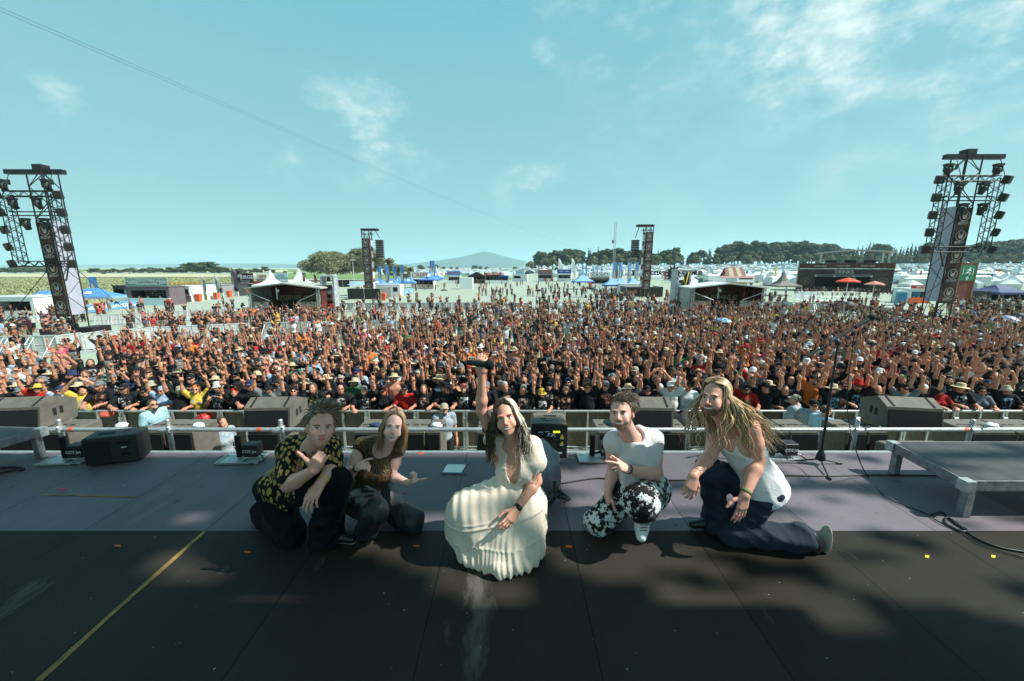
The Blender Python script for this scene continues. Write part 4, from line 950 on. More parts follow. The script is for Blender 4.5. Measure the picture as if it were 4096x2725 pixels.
def delay_tower(sx, Y, sy_top, mir, label, zb_sy, zt_sy):
    p = at_depth(sx, 1150, Y); t = tag(empty('speaker_tower', p), label, 'speaker tower', 'speaker towers in the field'); t.scale = (1.4, 1.4, 1.4); ZQ = lambda q_: ZR(q_, Y) / 1.4; H = ZQ(sy_top); W = 1.0
    mb = MB(); mb.truss((0, 0, 0), (0, 0, H - .3), W, .06, 1.2, (1, 0, 0)); mb.build('mast', M_TRUSS, t)
    zt_ = ZQ(zt_sy); zb = ZQ(zb_sy); mb = MB(); mb.box((0, -W / 2 - .08, (zt_ + zb) / 2), (W, .04, zt_ - zb)); bn = mb.build('banner', M_BROWN, t)
    for i in range(6): logo_print(.78, M_LOGO, bn, (0, -W / 2 - .12, zt_ - (zt_ - zb) * (i + .4) / 6))
    mb = MB(); mb.box((mir * (W / 2 + .09), 0, (zt_ + zb) / 2), (.03, W * .9, zt_ - zb)); b2_ = mb.build('side_banner', mat('red_brown_banner', (.2, .08, .06), .8, 0, .2, 1), t)
    mb = MB()
    for i in range(5): mb.box((mir * (W / 2 + .12), 0, zt_ - .5 - (zt_ - zb) * (i + .15) / 5), (.03, W * .6, .9))
    mb.build('side_print', M_WPRINT, b2_)
    mb = MB(); mb.box((mir * .5, 0, H - .12), (2.2, 1.0, .28)); mb.box((mir * .2, 0, H - .7), (1.5, .12, .1)); mb.build('top_frame', M_TRUSS, t)
    x = mir * 1.75; mb = MB(); mb.tube((mir * 1.3, 0, H - .3), (x, 0, ZQ(955) + .1), .05); mb.build('hoist', M_TRUSS, t)
    z0, z1 = ZQ(960), ZQ(1032); la = empty('line_array', (x, -.1, 0)); la.parent = t
    for i in range(8):
        zz_ = z0 + (z1 - z0) * (i + .5) / 8; mb = MB(); mb.bevbox((0, 0, zz_), (1.0, .6, abs(z1 - z0) / 8 * .86), .04); mb.build('speaker_element', mat('brown_black_speaker', (.035, .022, .02), .6, 0, .2, 4), la)
    return t
delay_tower(1483, 55, 916, 1, 'brown bannered speaker tower in front of the round trees, left of the hill', 1162, 955)
delay_tower(2577, 55, 900, -1, 'brown bannered speaker tower in front of the dark wood, right of the hill', 1160, 930)
def black_fence(sx0, sx1, sy, h, label, ny=0):
    a = G(sx0, sy, 0); b_ = G(sx1, sy, 0); t = tag(empty('construction_fence', ((a.x + b_.x) / 2, a.y, a.z)), label, 'fence', 'black clad fences'); W = (b_ - a).length; n = max(2, round(W / 3.4))
    for i in range(n):
        mb = MB(); mb.box((-W / 2 + W * (i + .5) / n, 0, h / 2 + .05), (W / n - .06, .03, h - .15)); mb.build('tarpaulin', mat('black_green_tarpaulin', (.022, .024, .018), .8, 0, .2, 1), t)
    for i in range(n + 1): mb = MB(); mb.tube((-W / 2 + W * i / n, -.02, 0), (-W / 2 + W * i / n, -.02, h + .05), .03); mb.build('post', M_BARF, t)
    mb = MB(); mb.tube((-W / 2, -.02, h), (W / 2, -.02, h), .02); mb.build('rail', M_BARF, t)
    if ny:
        for q in (-1, 1): mb = MB(); mb.box((q * W / 2, ny / 2, h / 2 + .05), (.03, ny, h - .1)); mb.build('side_tarpaulin', mat('grey_mesh_tarpaulin', (.16, .15, .13), .8, 0, .2, 1), t)
    return t
black_fence(1392, 1524, 1200, 2.1, 'black clad fence round the foot of the left speaker tower', 6)
black_fence(2505, 2650, 1190, 2.1, 'black clad fence round the foot of the right speaker tower', 6)
black_fence(1345, 1400, 1150, 2.3, 'black fence behind the sitting people left of the left speaker tower')
# lattice mast far away, cable camera line
p = at_depth(2453, 1100, 230); H = ZR(911, 230); t = tag(empty('lattice_mast', p), 'pale lattice mast rising above the dark wood', 'mast'); mb = MB(); mb.truss((0, 0, 0), (0, 0, H), 1.4, .09, 1.8, (1, 0, 0)); mb.build('mast_truss', mat('pale_steel', (.4, .42, .43), .5, .3), t)
mb = MB(); mb.box((-1.6, 0, ZR(990, 230)), (1.1, 1, 2.6)); mb.build('speaker', M_BLACK, t)
A = p + Vector((0, 0, H * .62)); Bp = P(-500, -20, 6.5)
def sagline(A, Bp, sag, r, label, off=0):
    pts = [A.lerp(Bp, q) + Vector((0, 0, -sag * 4 * q * (1 - q) + off * q)) for q in np.linspace(0, 1, 40)]
    mb = MB(); mb.path(pts, r, 5, rs=[r + (0.02 - r) * (1 - q) * 1.0 for q in np.linspace(0, 1, 40)]); tag(mb.build('camera_cable', mat('blue_grey_cable', (.12, .22, .35), .5, 0)), label, 'cable', 'camera cables in the sky')
E1 = P(0, 30, 9.0); E2 = P(0, 44, 9.0)
sagline(A, E1 + (E1 - A) * .0, 6.0, .004, 'upper of the two thin cables crossing the sky from the top left')
sagline(A, E2, 6.2, .004, 'lower of the two thin cables crossing the sky from the top left')
# ---------------------------------------------------------------- tents, stalls, flags
def pavilion(p, w_, d, hw, hp_, m, label, group='blue party tents', rz=0.0, side=None, peak=False, n=1):
    t = tag(empty('party_tent', p, rz), label, 'tent', group)
    for k in range(n):
        xo = (k - (n - 1) / 2) * w_; mb = MB(); hx, hy = w_ / 2, d / 2
        if peak:
            prof = [(1, 0), (.62, .1), (.38, .28), (.2, .55), (.1, .8), (0.02, 1.0)]
            vs = []
            for r_, zz_ in prof:
                for sx_, sy_ in ((-1, -1), (0, -1), (1, -1), (1, 0), (1, 1), (0, 1), (-1, 1), (-1, 0)):
                    q = 1 if r_ > .5 else .85; vs.append((xo + hx * sx_ * r_ * (q if sx_ * sy_ else 1), hy * sy_ * r_ * (q if sx_ * sy_ else 1), hw + (hp_ - hw) * zz_))
            fs = [(a * 8 + i, a * 8 + (i + 1) % 8, a * 8 + 8 + (i + 1) % 8, a * 8 + 8 + i) for a in range(len(prof) - 1) for i in range(8)]
            mb.add(vs, fs)
        else:
            rdg = w_ * .28; mz = hw + (hp_ - hw) * .42
            vs = [(xo - hx, -hy, hw), (xo + hx, -hy, hw), (xo + hx, hy, hw), (xo - hx, hy, hw), (xo - hx * .55, -hy * .5, mz), (xo + hx * .55, -hy * .5, mz), (xo + hx * .55, hy * .5, mz), (xo - hx * .55, hy * .5, mz), (xo - rdg * .4, 0, hp_), (xo + rdg * .4, 0, hp_)]
            mb.add(vs, [(0, 1, 5, 4), (1, 2, 6, 5), (2, 3, 7, 6), (3, 0, 4, 7), (4, 5, 9, 8), (5, 6, 9), (6, 7, 8, 9), (7, 4, 8)])
        rf = mb.build('roof', m, t)
        mb = MB(); 
        for a, b_ in (((-hx, -hy), (hx, -hy)), ((hx, -hy), (hx, hy)), ((hx, hy), (-hx, hy)), ((-hx, hy), (-hx, -hy))):
            ax_, ay = a; bx, by = b_; mb.add([(xo + ax_, ay, hw), (xo + bx, by, hw), (xo + bx, by, hw - .32), (xo + ax_, ay, hw - .32)], [(3, 2, 1, 0)])
        mb.build('valance', side or m, t)
        if m in (M_BLUE,):
            mb = MB(); mz = hw + (hp_ - hw) * .3; mb.add([(xo - .5, -hy * .68, mz + .03), (xo + .5, -hy * .68, mz + .03), (xo + .3, -hy * .4, hw + (hp_ - hw) * .58 + .03), (xo - .3, -hy * .4, hw + (hp_ - hw) * .58 + .03)], [(0, 1, 2, 3)]); mb.build('roof_print', M_WPRINT, rf)
        for sx_ in (-1, 1):
            for sy_ in (-1, 1): mb = MB(); mb.tube((xo + sx_ * (hx - .05), sy_ * (hy - .05), 0), (xo + sx_ * (hx - .05), sy_ * (hy - .05), hw), .035); mb.build('leg', M_BARF, t)
    return t
M_SKYB = mat('pale_blue_canvas', (.25, .43, .70), .6, 0, .1, 2)
def feather_flag(p, h, m, label, w_=.8, rz=0.0, shape='rect', m2=None, group='flags on poles', txt=None):
    t = tag(empty('flag', p, rz), label, 'flag', group); mb = MB(); mb.tube((0, 0, 0), (0, 0, h), .03, .015); mb.build('pole', M_BARF, t)
    n = 10; mb = MB(); vs = []; z0 = h * .38
    for i in range(n + 1):
        q = i / n; zz_ = z0 + (h - z0) * q
        ww = w_ if shape == 'rect' else w_ * (.35 + .65 * math.sin(math.pi * min(1, q * .9 + .1)) ** .7) * (1 if q < .85 else (1 - q) / .15 + .1)
        yo = .12 * math.sin(q * 5 + p[0]); vs += [(0.03, yo * .0, zz_), (0.03 + ww * .5, yo, zz_), (0.03 + ww, -yo * .6, zz_)]
    fs = [(i * 3 + a, i * 3 + a + 1, i * 3 + a + 4, i * 3 + a + 3) for i in range(n) for a in (0, 1)]
    mb.add(vs, fs, True); c = mb.build('cloth', m, t)
    if m2:
        mb = MB(); mb.add([(w_ * .3, -.14, z0 + (h - z0) * .15), (w_ * .75, -.14, z0 + (h - z0) * .15), (w_ * .75, -.16, z0 + (h - z0) * .45), (w_ * .6, -.16, z0 + (h - z0) * .62), (w_ * .45, -.16, z0 + (h - z0) * .62), (w_ * .3, -.16, z0 + (h - z0) * .45)], [(0, 1, 2, 3, 4, 5)]); mb.build('bottle_print', m2, c)
    return t
M_FLAGY = mat('yellow_white_print', (.78, .55, .3), .7, 0, .1, 3)
def stall(sx0, sx1, sy_base, h, m, label, name='food_stall', sign=None, sign_m=None, sign_h=.9, sc=M_WPRINT, depth=3.0, counter=M_WGLOSS, open_=(.08, .92, .4, .82), roofm=None, awning=False, sxs=1.0, ssz=None, rz=0.0, shelves=True, group=None):
    a, b_ = G(sx0, sy_base, 0), G(sx1, sy_base, 0); W = (b_ - a).length; c = (a + b_) / 2
    t = tag(empty(name, c, math.atan2(b_.y - a.y, b_.x - a.x) + rz), label, 'food stall', group)
    x0, x1, z0, z1 = -W / 2 + W * open_[0], -W / 2 + W * open_[1], h * open_[2], h * open_[3]
    mb = MB(); 
    mb.box((0, .08, z0 / 2), (W, .16, z0)); mb.build('counter', counter, t)
    mb = MB(); mb.box((-W / 2 + (x0 + W / 2) / 2, .08, (z0 + h) / 2), (x0 + W / 2, .16, h - z0)); mb.box((W / 2 - (W / 2 - x1) / 2, .08, (z0 + h) / 2), (W / 2 - x1, .16, h - z0)); mb.box(((x0 + x1) / 2, .08, (z1 + h) / 2), (x1 - x0, .16, h - z1))
    mb.box((-W / 2 + .05, depth / 2 + .1, h / 2), (.1, depth - .1, h)); mb.box((W / 2 - .05, depth / 2 + .1, h / 2), (.1, depth - .1, h)); mb.box((0, depth, h / 2), (W, .1, h)); mb.build('wall', m, t)
    mb = MB(); mb.box((0, depth / 2, h + .05), (W + .2, depth + .3, .1)); mb.build('roof', roofm or m, t)
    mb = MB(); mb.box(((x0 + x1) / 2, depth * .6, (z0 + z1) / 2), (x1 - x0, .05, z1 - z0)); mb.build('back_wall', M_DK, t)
    if shelves:
        mb = MB()
        for k in range(3): mb.box(((x0 + x1) / 2, depth * .5, z0 + (z1 - z0) * (.25 + .25 * k)), ((x1 - x0) * .7, .3, .05))
        for k in range(12): mb.box((x0 + (x1 - x0) * rn(.15, .85), depth * .48, z0 + (z1 - z0) * (rnd.choice((.25, .5, .75)) + .08)), (.12, .1, rn(.12, .25)))
        mb.build('shelf', mat('shelf_goods', (.45, .4, .3), .6, 0, .3, 4), t)
        mb = MB(); [mb.box((x0 + (x1 - x0) * q, .1, z0 + .13), (.22, .2, rn(.15, .3))) for q in (.2, .45, .8)]; mb.build('counter_goods', mat('counter_goods', (.6, .5, .35), .5, 0, .3, 5), t)
    if awning:
        mb = MB(); mb.box(((x0 + x1) / 2, -.55, z1 + .12), (x1 - x0 + .3, 1.3, .05), Matrix.Rotation(-.12, 3, 'X')); mb.build('awning', M_WHITE, t)
    if sign_m is not None:
        mb = MB(); mb.box((0, -.05, h + .1 + sign_h / 2), (W * sxs, .12, sign_h)); sg = mb.build('sign_board', sign_m, t)
        if sign:
            lines = sign if isinstance(sign, (list, tuple)) else [(sign, 0, 0, ssz or sign_h * .75)]
            for s_, lx, lz, sz in lines: letter(s_, sz, sc, sg, (lx * W, -.13, h + .1 + sign_h / 2 + lz * sign_h), ext=.01, bold=sz * .015)
    return t
M_SIGNG = mat('green_grey_sign', (.22, .32, .28), .6, 0, .08, 1); M_PURP = mat('brown_purple_panel', (.16, .12, .13), .6, 0, .1, 1); M_GREYW = mat('grey_wall', (.3, .31, .31), .7, 0, .1, 1); M_DARKW = mat('dark_grey_wall', (.06, .06, .065), .6, 0, .15, 1); M_CYANC = mat('pale_cyan_counter', (.5, .66, .72), .5, 0, .05, 1)
M_YELB = mat('ochre_lettering', (.62, .38, .08), .6, 0, .1); M_TANB = mat('tan_board', (.5, .4, .25), .7, 0, .1)
# left row
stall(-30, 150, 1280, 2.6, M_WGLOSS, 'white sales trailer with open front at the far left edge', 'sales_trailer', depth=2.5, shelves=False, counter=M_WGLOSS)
t = stall(-60, 62, 1290, 2.5, M_WGLOSS, 'white container cut by the left picture edge', 'sales_trailer', depth=2.5, shelves=False) if False else None
pavilion(G(200, 1262, 0), 3.6, 3, 2.1, 3.1, M_BLUE, 'blue party tent left of the left light tower, dark blue side wall', rz=.15, side=M_BLUED)
mb = MB(); mb.box((0, 0, 1.0), (3.4, .05, 1.8)); o = mb.build('tent_wall', M_BLUED); q = G(195, 1262, 0); o.location = (q.x, q.y - 1.5, q.z); o.rotation_euler = (0, 0, .15); tag(o, 'deep blue tent side wall with dark emblem, hanging below the blue roof left of the light tower', 'tent wall')
mb = MB(); mb.lathe((0, -.05, 1.0), [(.55, 0), (.3, .01), (0, .02)], 18, Matrix.Rotation(math.radians(90), 3, 'X')); mb.build('emblem', M_DK, o)
pavilion(G(388, 1240, 0), 6.0, 3, 2.0, 3.1, M_BLUE, 'wide blue party tent right of the left light tower', rz=.15, side=M_SKYB)
M_BANB = mat('blue_banner', (.15, .38, .66), .7, 0, .1, 2)
def banner_fence(sx0, sy0, sx1, sy1, label, txt='Obshof', n=3, h=1.05):
    a, b_ = G(sx0, sy0, 0), G(sx1, sy1, 0); t = tag(empty('banner_fence', (a + b_) / 2, math.atan2(b_.y - a.y, b_.x - a.x)), label, 'fence', 'blue banner fences'); W = (b_ - a).length
    for i in range(n):
        x = -W / 2 + W * (i + .5) / n; mb = MB(); mb.box((x, 0, h / 2 + .04), (W / n - .05, .03, h)); bn = mb.build('banner', M_BANB, t); letter(txt, h * .62, M_WPRINT, bn, (x, -.04, h * .52), ext=.008, bold=.01)
        mb = MB(); mb.tube((x - W / n / 2 + .1, -.3, .03), (x - W / n / 2 + .1, .3, .03), .025); mb.build('foot', M_BARF, t)
banner_fence(185, 1265, 245, 1258, 'short blue lettered banner fence left of the light tower', n=1)
banner_fence(318, 1256, 462, 1240, 'blue lettered banner fence in front of the wide blue tent', n=3)
banner_fence(430, 1240, 555, 1232, 'blue lettered banner fence left of the cocktail stall', n=2)
feather_flag(at_depth(372, 1170, 44), ZR(1108, 44), M_BLUE, 'blue flag with bottle print above the left blue tent', 1.3, shape='rect', m2=M_FLAGY)
stall(463, 520, 1218, 3.0, M_DARKW, 'dark shelved drinks annex left of the cocktail stall', depth=2.5)
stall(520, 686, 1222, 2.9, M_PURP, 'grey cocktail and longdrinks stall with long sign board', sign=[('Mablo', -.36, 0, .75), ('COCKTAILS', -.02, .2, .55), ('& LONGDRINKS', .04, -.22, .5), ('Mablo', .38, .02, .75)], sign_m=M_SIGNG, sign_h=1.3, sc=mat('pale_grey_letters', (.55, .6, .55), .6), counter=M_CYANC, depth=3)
for sx, lb in ((528, 'left'), (698, 'right')):
    q = G(sx, 1216, 0); mb = MB(); mb.lathe((0, 0, 0), [(.34, 0), (.34, 2.7), (.3, 2.75), (0, 2.76)], 16); o = mb.build('advertising_column', M_CYANC); o.location = q + Vector((0, -.4, 0)); tag(o, 'pale inflated column at the ' + lb + ' end of the cocktail stall', 'column')
    for k in range(4): letter('ODOO'[k], .6, M_DARKW, o, (.0, -.37, 2.35 - k * .62), ext=.01)
stall(708, 765, 1208, 2.7, M_WHITE, 'small open stall with ochre lettering on its roof', sign='LANGOS HANDBROT', sign_m=None, depth=3, counter=M_PURP); 
q = G(736, 1208, 0); o = letter('LANGOS HANDBROT', .75, M_YELB, None, (q.x, q.y - .1, q.z + 3.15), rz=.12, ext=.05, bold=.02, name='sign_lettering'); tag(o, 'ochre cut out letters standing on the roof of the small open stall', 'sign')
stall(780, 828, 1200, 2.6, M_WHITE, 'stall with olive yellow inside and white roof', depth=3, counter=mat('olive_panel', (.25, .24, .03), .7))
stall(838, 895, 1192, 2.5, M_GREYW, 'grey food truck with open flap and round white sign', 'food_truck', sign='PORKCHOP GRILL', sign_m=M_WGLOSS, sign_h=.5, sc=M_DARKW, awning=True, ssz=.4)
stall(900, 955, 1186, 2.5, M_DARKW, 'dark grill stall with white flap beside the burger signs', awning=True)
stall(935, 970, 1180, 3.0, M_DARKW, 'stall with black burger sign', sign='BURGER', sign_m=M_DK, sign_h=2.0, depth=3, ssz=.8)
stall(972, 1022, 1176, 2.7, mat('maroon_wall', (.15, .02, .03), .6), 'red stall under large x burger x sign', sign='XBURGERX', sign_m=mat('dark_maroon_sign', (.05, .02, .03), .6), sign_h=1.9, depth=3, ssz=1.1, awning=True)
stall(1036, 1075, 1172, 2.4, M_GREYW, 'stall with orange framed sign between burger sign and white peaked tent', sign='DIRTY HARRY', sign_m=M_TANB, sign_h=1.8, depth=3, ssz=.5)
stall(1105, 1158, 1165, 2.6, M_WHITE, 'merchandise stall with pale cyan sign between the white peaked tents', sign=[('OFFICIAL', 0, .15, .5), ('MERCHANDISE', 0, -.15, .6)], sign_m=M_CYANC, sign_h=1.9, sc=M_SIGNG, depth=3)
pavilion(at_depth(1090, 1140, 60), 5.2, 5.2, 2.3, 5.4, M_WHITE, 'left of the two white peaked tents behind the left small stage', 'white peaked tents', peak=True)
pavilion(at_depth(1204, 1140, 60), 6.6, 6, 2.3, 5.7, M_WHITE, 'right of the two white peaked tents behind the left small stage', 'white peaked tents', peak=True)
M_TEAR = mat('maroon_flag_cloth', (.18, .12, .16), .7, 0, .3, 2); M_FLW = mat('pale_patterned_flag', (.55, .55, .5), .7, 0, .35, 2)
feather_flag(at_depth(941, 1170, 50), ZR(1072, 50), M_TEAR, 'dark teardrop flag above the burger stalls', 1.0, shape='tear')
feather_flag(at_depth(820, 1190, 46), ZR(1106, 46), M_FLW, 'pale feather flag left of another above the grey food truck', .6, shape='tear')
feather_flag(at_depth(872, 1190, 46), ZR(1102, 46), M_FLW, 'pale feather flag at the right end of the grey food truck', .7, shape='tear')
feather_flag(at_depth(1216, 1150, 58), ZR(1096, 58), M_TEAR, 'maroon flag in front of the right white peaked tent', .6, shape='tear')
feather_flag(at_depth(1262, 1150, 58), ZR(1094, 58), mat('red_flag_cloth', (.35, .06, .06), .7, 0, .3, 2), 'reddish flag between the white tent and the camera tower', .6, shape='tear')
# bins
def bin_(sx, sy, label):
    q = G(sx, sy, 0); t = tag(empty('waste_bin', q), label, 'waste bin', 'orange waste bins'); mb = MB(); w0, w1 = .3, .4
    mb.add([(-w0, -w0, .05), (w0, -w0, .05), (w0, w0, .05), (-w0, w0, .05), (-w1, -w1, 1.2), (w1, -w1, 1.2), (w1, w1, 1.2), (-w1, w1, 1.2)], [(0, 3, 2, 1), (0, 1, 5, 4), (1, 2, 6, 5), (2, 3, 7, 6), (3, 0, 4, 7), (4, 5, 6, 7)]); mb.build('body', M_ORANGE, t)
    mb = MB(); mb.bevbox((0, 0, 1.27), (.9, .9, .12), .04); mb.build('lid', M_ORANGE, t)
for sx, sy, lb in ((405, 1252, 'before the wide blue tent'), (719, 1213, 'between cocktail stall and ochre lettered stall'), (797, 1206, 'before the olive yellow stall'), (868, 1198, 'before the grey food truck'), (918, 1190, 'beside the dark grill stall'), (986, 1182, 'before the red burger stall'),
                   (1536, 1202, 'at the corner of the black fence in the centre left'), (1459, 1152, 'left of the left speaker tower'), (1860, 1134, 'left of the dark wooden hut'), (1938, 1133, 'right of the dark wooden hut'), (2179, 1126, 'first of two before the red signed snack stall'), (2207, 1126, 'second of two before the red signed snack stall'), (2240, 1125, 'before the blue signed stall'), (2318, 1140, 'left of the cocktail sign'), (2362, 1150, 'below the cocktail sign')):
    bin_(sx, sy, 'orange waste bin ' + lb)
# small stages
def small_stage(sx0, sx1, sy, h, d, label, mirrored, tri=True, roofm=M_TENT, red=.0, txt='SUMMER BREEZE', crop=(0, 13)):
    a, b_ = G(sx0, sy, 0), G(sx1, sy, 0); W = b_.x - a.x; t = tag(empty('small_stage', ((a.x + b_.x) / 2, a.y, a.z)), label, 'small stage', 'small roofed stages')
    hw, hp_ = h * .86, h; mb = MB(); hx = W / 2
    mb.add([(-hx - .3, -.5, hw), (0, -.5, hp_), (hx + .3, -.5, hw), (hx + .3, d, hw), (0, d, hp_), (-hx - .3, d, hw)] + [(x, y, z - .14) for x, y, z in [(-hx - .3, -.5, hw), (0, -.5, hp_), (hx + .3, -.5, hw), (hx + .3, d, hw), (0, d, hp_), (-hx - .3, d, hw)]], [(0, 1, 4, 5), (1, 2, 3, 4), (11, 10, 7, 6), (10, 9, 8, 7), (0, 6, 7, 1), (1, 7, 8, 2), (2, 8, 9, 3), (5, 4, 10, 11), (4, 3, 9, 10), (0, 5, 11, 6)]); mb.build('roof', roofm, t)
    mr = mat('dark_red_backdrop', (.13, .018, .012), .75, 0, .2, .6)
    mb = MB(); mb.add([(-hx, d - .3, .1), (hx, d - .3, .1), (hx, d - .3, hw), (0, d - .3, hp_ - .1), (-hx, d - .3, hw)], [(0, 1, 2, 3, 4)]); bk = mb.build('back_wall', mr, t)
    o = letter(txt, W * .105, M_TANB, bk, (0, d - .36, hw * .55), mirror=True, ext=.01, bold=.03)
    if 1:
        mb = MB()
        for k in range(9):
            a_ = math.pi * (.08 + .105 * k); mb.path([(.5 * math.cos(a_), 0, .5 * math.sin(a_)), (1.0 * math.cos(a_ + .12), 0, 1.0 * math.sin(a_ + .12)), (1.5 * math.cos(a_), 0, 1.5 * math.sin(a_))], .05, 4)
        mb.build('sun_emblem', M_TANB, bk, loc=(W * .05, d - .38, hw * .68))
    for q in (-1, 1): mb = MB(); mb.box((q * hx, d / 2 - .1, hw / 2), (.06, d - .5, hw)); mb.build('side_wall', mr if q > 0 else M_TENT, t)
    mb = MB(); mb.box((0, d / 2, .55), (W, d - .2, 1.1)); mb.build('platform', M_DK, t)
    mb = MB(); mb.box((-W * .36, -.22, .62), (W * .26, .05, 1.0)); mb.build('front_panel', mat('red_front_panel', (.28, .03, .02), .6, 0, .15, 1), t)
    mb = MB(); mb.box((W * .32, -.22, .62), (W * .36, .05, 1.0)); mb.build('front_panel', MATS['red_front_panel'], t)
    mb = MB(); mb.box((-W * .36, -.2, 1.5), (W * .26, .12, .75)); mb.build('crumpled_cover', mat('foil_cover', (.45, .42, .38), .35, .4, .4, 3, bump=.8, bscale=6), t)
    mb = MB(); mb.box((W * .32, -.2, 1.5), (W * .3, .12, .75)); mb.build('crumpled_cover', MATS['foil_cover'], t)
    for q in (-1, 1):
        mb = MB(); mb.truss((q * (hx - .15), -.25, 0), (q * (hx - .15), -.25, hw), .28, .035, .6, (1, 0, 0)); mb.build('tower_post', M_GALV, t)
        mb = MB(); mb.tube((q * (hx - .3), -.3, hw * .82), (q * (hx - W * .3), -.3, 1.95), .05, n=6); mb.build('diagonal_brace', M_GALV, t)
    mb = MB(); mb.box((0, d * .5, 1.5), (1.6, .8, .8)); mb.box((-1.6, d * .6, 1.4), (1.2, .6, .7)); mb.build('desk', M_DK, t)
    mb = MB(); mb.box((-W * .12, .1, hw - .75), (.12, .12, 1.4)); mb.box((-W * .1, .1, hw - .4), (.3, .25, .3)); mb.build('hanging_lamp', M_ALU, t)
    for k in range(5): mb = MB(); mb.tube((hx - .35, d * .15 + k * .55, 1), (hx - .35, d * .15 + k * .55, hw * .9), .09, n=6); mb.build('drape_fold', mr, t) if mirrored else None
    return t
small_stage(1010, 1290, 1268, 4.15, 4.6, 'left small roofed stage with dark open front and mirrored lettering', False)
small_stage(2755, 3045, 1262, 4.1, 4.2, 'right small roofed stage with white roof and red mirrored backdrop', True, roofm=mat('white_stage_roof', (.66, .66, .63), .6, 0, .1, 1))
# wrapped camera towers
def cam_tower(sx0, sx1, sy, sy_top, label, pennant=False):
    a, b_ = G(sx0, sy, 0), G(sx1, sy, 0); W = b_.x - a.x; H = ZA(sy_top, a.y); t = tag(empty('camera_tower', ((a.x + b_.x) / 2, a.y, a.z)), label, 'camera tower', 'wrapped camera towers')
    D = W * .8
    mb = MB()
    for x in (-1, 1):
        for y in (0, 1): mb.tube((x * W / 2, y * D, 0), (x * W / 2, y * D, H), .045, n=6)
    for z_ in np.arange(.3, H, .9):
        mb.tube((-W / 2, 0, z_), (W / 2, 0, z_), .03, n=5); mb.tube((-W / 2, D, z_), (W / 2, D, z_), .03, n=5); mb.tube((-W / 2, 0, z_), (-W / 2, D, z_), .03, n=5)
    mb.build('scaffold', M_GALV, t)
    for s_ in (-1, 1):     # crumpled plastic wrapping at both sides
        n, k = 24, 6; vs = []; r = random.Random(int(sx0) + s_)
        for i in range(n + 1):
            for j in range(k + 1): vs.append((s_ * (W / 2 - .02 + .05 * r.random() + (.1 if i < 8 else 0)) - s_ * j / k * W * .13, -.08 + .02 * r.random() - .04 * (j % 2), H * (1 - (i / n) * .85)))
        mb = MB(); mb.add(vs, [(i * (k + 1) + j, i * (k + 1) + j + 1, (i + 1) * (k + 1) + j + 1, (i + 1) * (k + 1) + j) for i in range(n) for j in range(k)], True); mb.build('plastic_wrap', mat('milky_plastic_sheet', (.5, .52, .54), .35, 0, .25, 3, bump=.5, bscale=5), t)
        mb = MB(); mb.box((s_ * W / 2, D / 2, H * .6), (.03, D, H * .75)); mb.build('side_wrap', MATS['milky_plastic_sheet'], t)
    mb = MB(); mb.bevbox((0, D / 2, H + .02), (W + .15, D + .2, .3), .08); mb.build('top_cover', MATS['milky_plastic_sheet'], t)
    mb = MB(); mb.box((0, D / 2, H * .42), (W, D, .1)); mb.build('platform', M_WOOD, t)
    mb = MB(); mb.box((0, .3, H * .74), (.55, .5, .35)); mb.box((0, -.05, H * .74), (.3, .3, .26)); mb.tube((0, .3, H * .45), (0, .3, H * .7), .09); mb.build('camera', M_DK, t)
    mb = MB(); mb.bevbox((0, .35, H * .6), (.7, .5, .6), .15); mb.build('rain_cover', MATS['milky_plastic_sheet'], t)
    mb = MB(); mb.box((-W * .16, .05, H * .22), (.6, .5, .6), Matrix.Rotation(.3, 3, 'Y')); mb.build('flight_case', M_BLACK, t); mb = MB(); mb.box((W * .2, .05, H * .24), (.6, .5, .6), Matrix.Rotation(-.3, 3, 'Y')); mb.build('flight_case', M_RED, t)
    if pennant:
        mb = MB(); mb.add([(-.1, -.2, H * .85), (.55, -.2, H * .98), (.75, -.2, H * .7), (.2, -.2, H * .5), (-.15, -.2, H * .52)], [(0, 1, 2, 3, 4)]); mb.build('pennant', M_DK, t)
        mb = MB(); mb.path([(-.1, -.24, H * .85), (.2, -.24, H * .55), (.55, -.24, H * .97)], .05, 4); mb.build('yellow_trim', M_YEL, t)
cam_tower(1297, 1345, 1262, 1105, 'camera tower wrapped in plastic, right of the left small stage')
cam_tower(2694, 2750, 1250, 1082, 'camera tower wrapped in plastic with black yellow pennant, left of the right small stage', True)
# centre left group
for i, (sx, Y, n, lb) in enumerate(((1545, 62, 2, 'double blue party tent right of the left speaker tower'), (1615, 72, 2, 'double blue party tent behind, left of the crepes stall'))):
    pavilion(at_depth(sx, 1160, Y), 3.1, 3.1, 2.2, 3.5, M_BLUE, lb, n=n, side=M_BLUED if i == 0 else None)
t = tag(empty('sunshade', at_depth(1432, 1165, 60)), 'pale blue flat sunshade left of the left speaker tower', 'sunshade'); mb = MB(); mb.lathe((0, 0, 2.3), [(2.2, 0), (1.1, .4), (0, .65)], 8, smooth=False); mb.build('canopy', M_SKYB, t); mb = MB(); mb.tube((0, 0, 0), (0, 0, 3.2), .05); mb.build('pole', M_BARF, t)
t = tag(empty('street_lamp', at_depth(1417, 1120, 105)), 'slim pale street lamp in front of the round trees', 'street lamp'); mb = MB(); mb.tube((0, 0, 0), (0, 0, ZR(1042, 105)), .16, .09); mb.build('pole', M_BARF, t); mb = MB(); mb.box((0, 0, ZR(1040, 105)), (1.8, .3, .3)); mb.build('lamp_head', M_BARF, t)
for i, sx in enumerate((1516, 1545, 1576, 1606)):
    feather_flag(at_depth(sx, 1150, 66), ZR(1064, 66), M_BLUE, 'blue bottle flag, {} of the four left of the crepes stall'.format(ORD[i]), .8, m2=M_FLAGY)
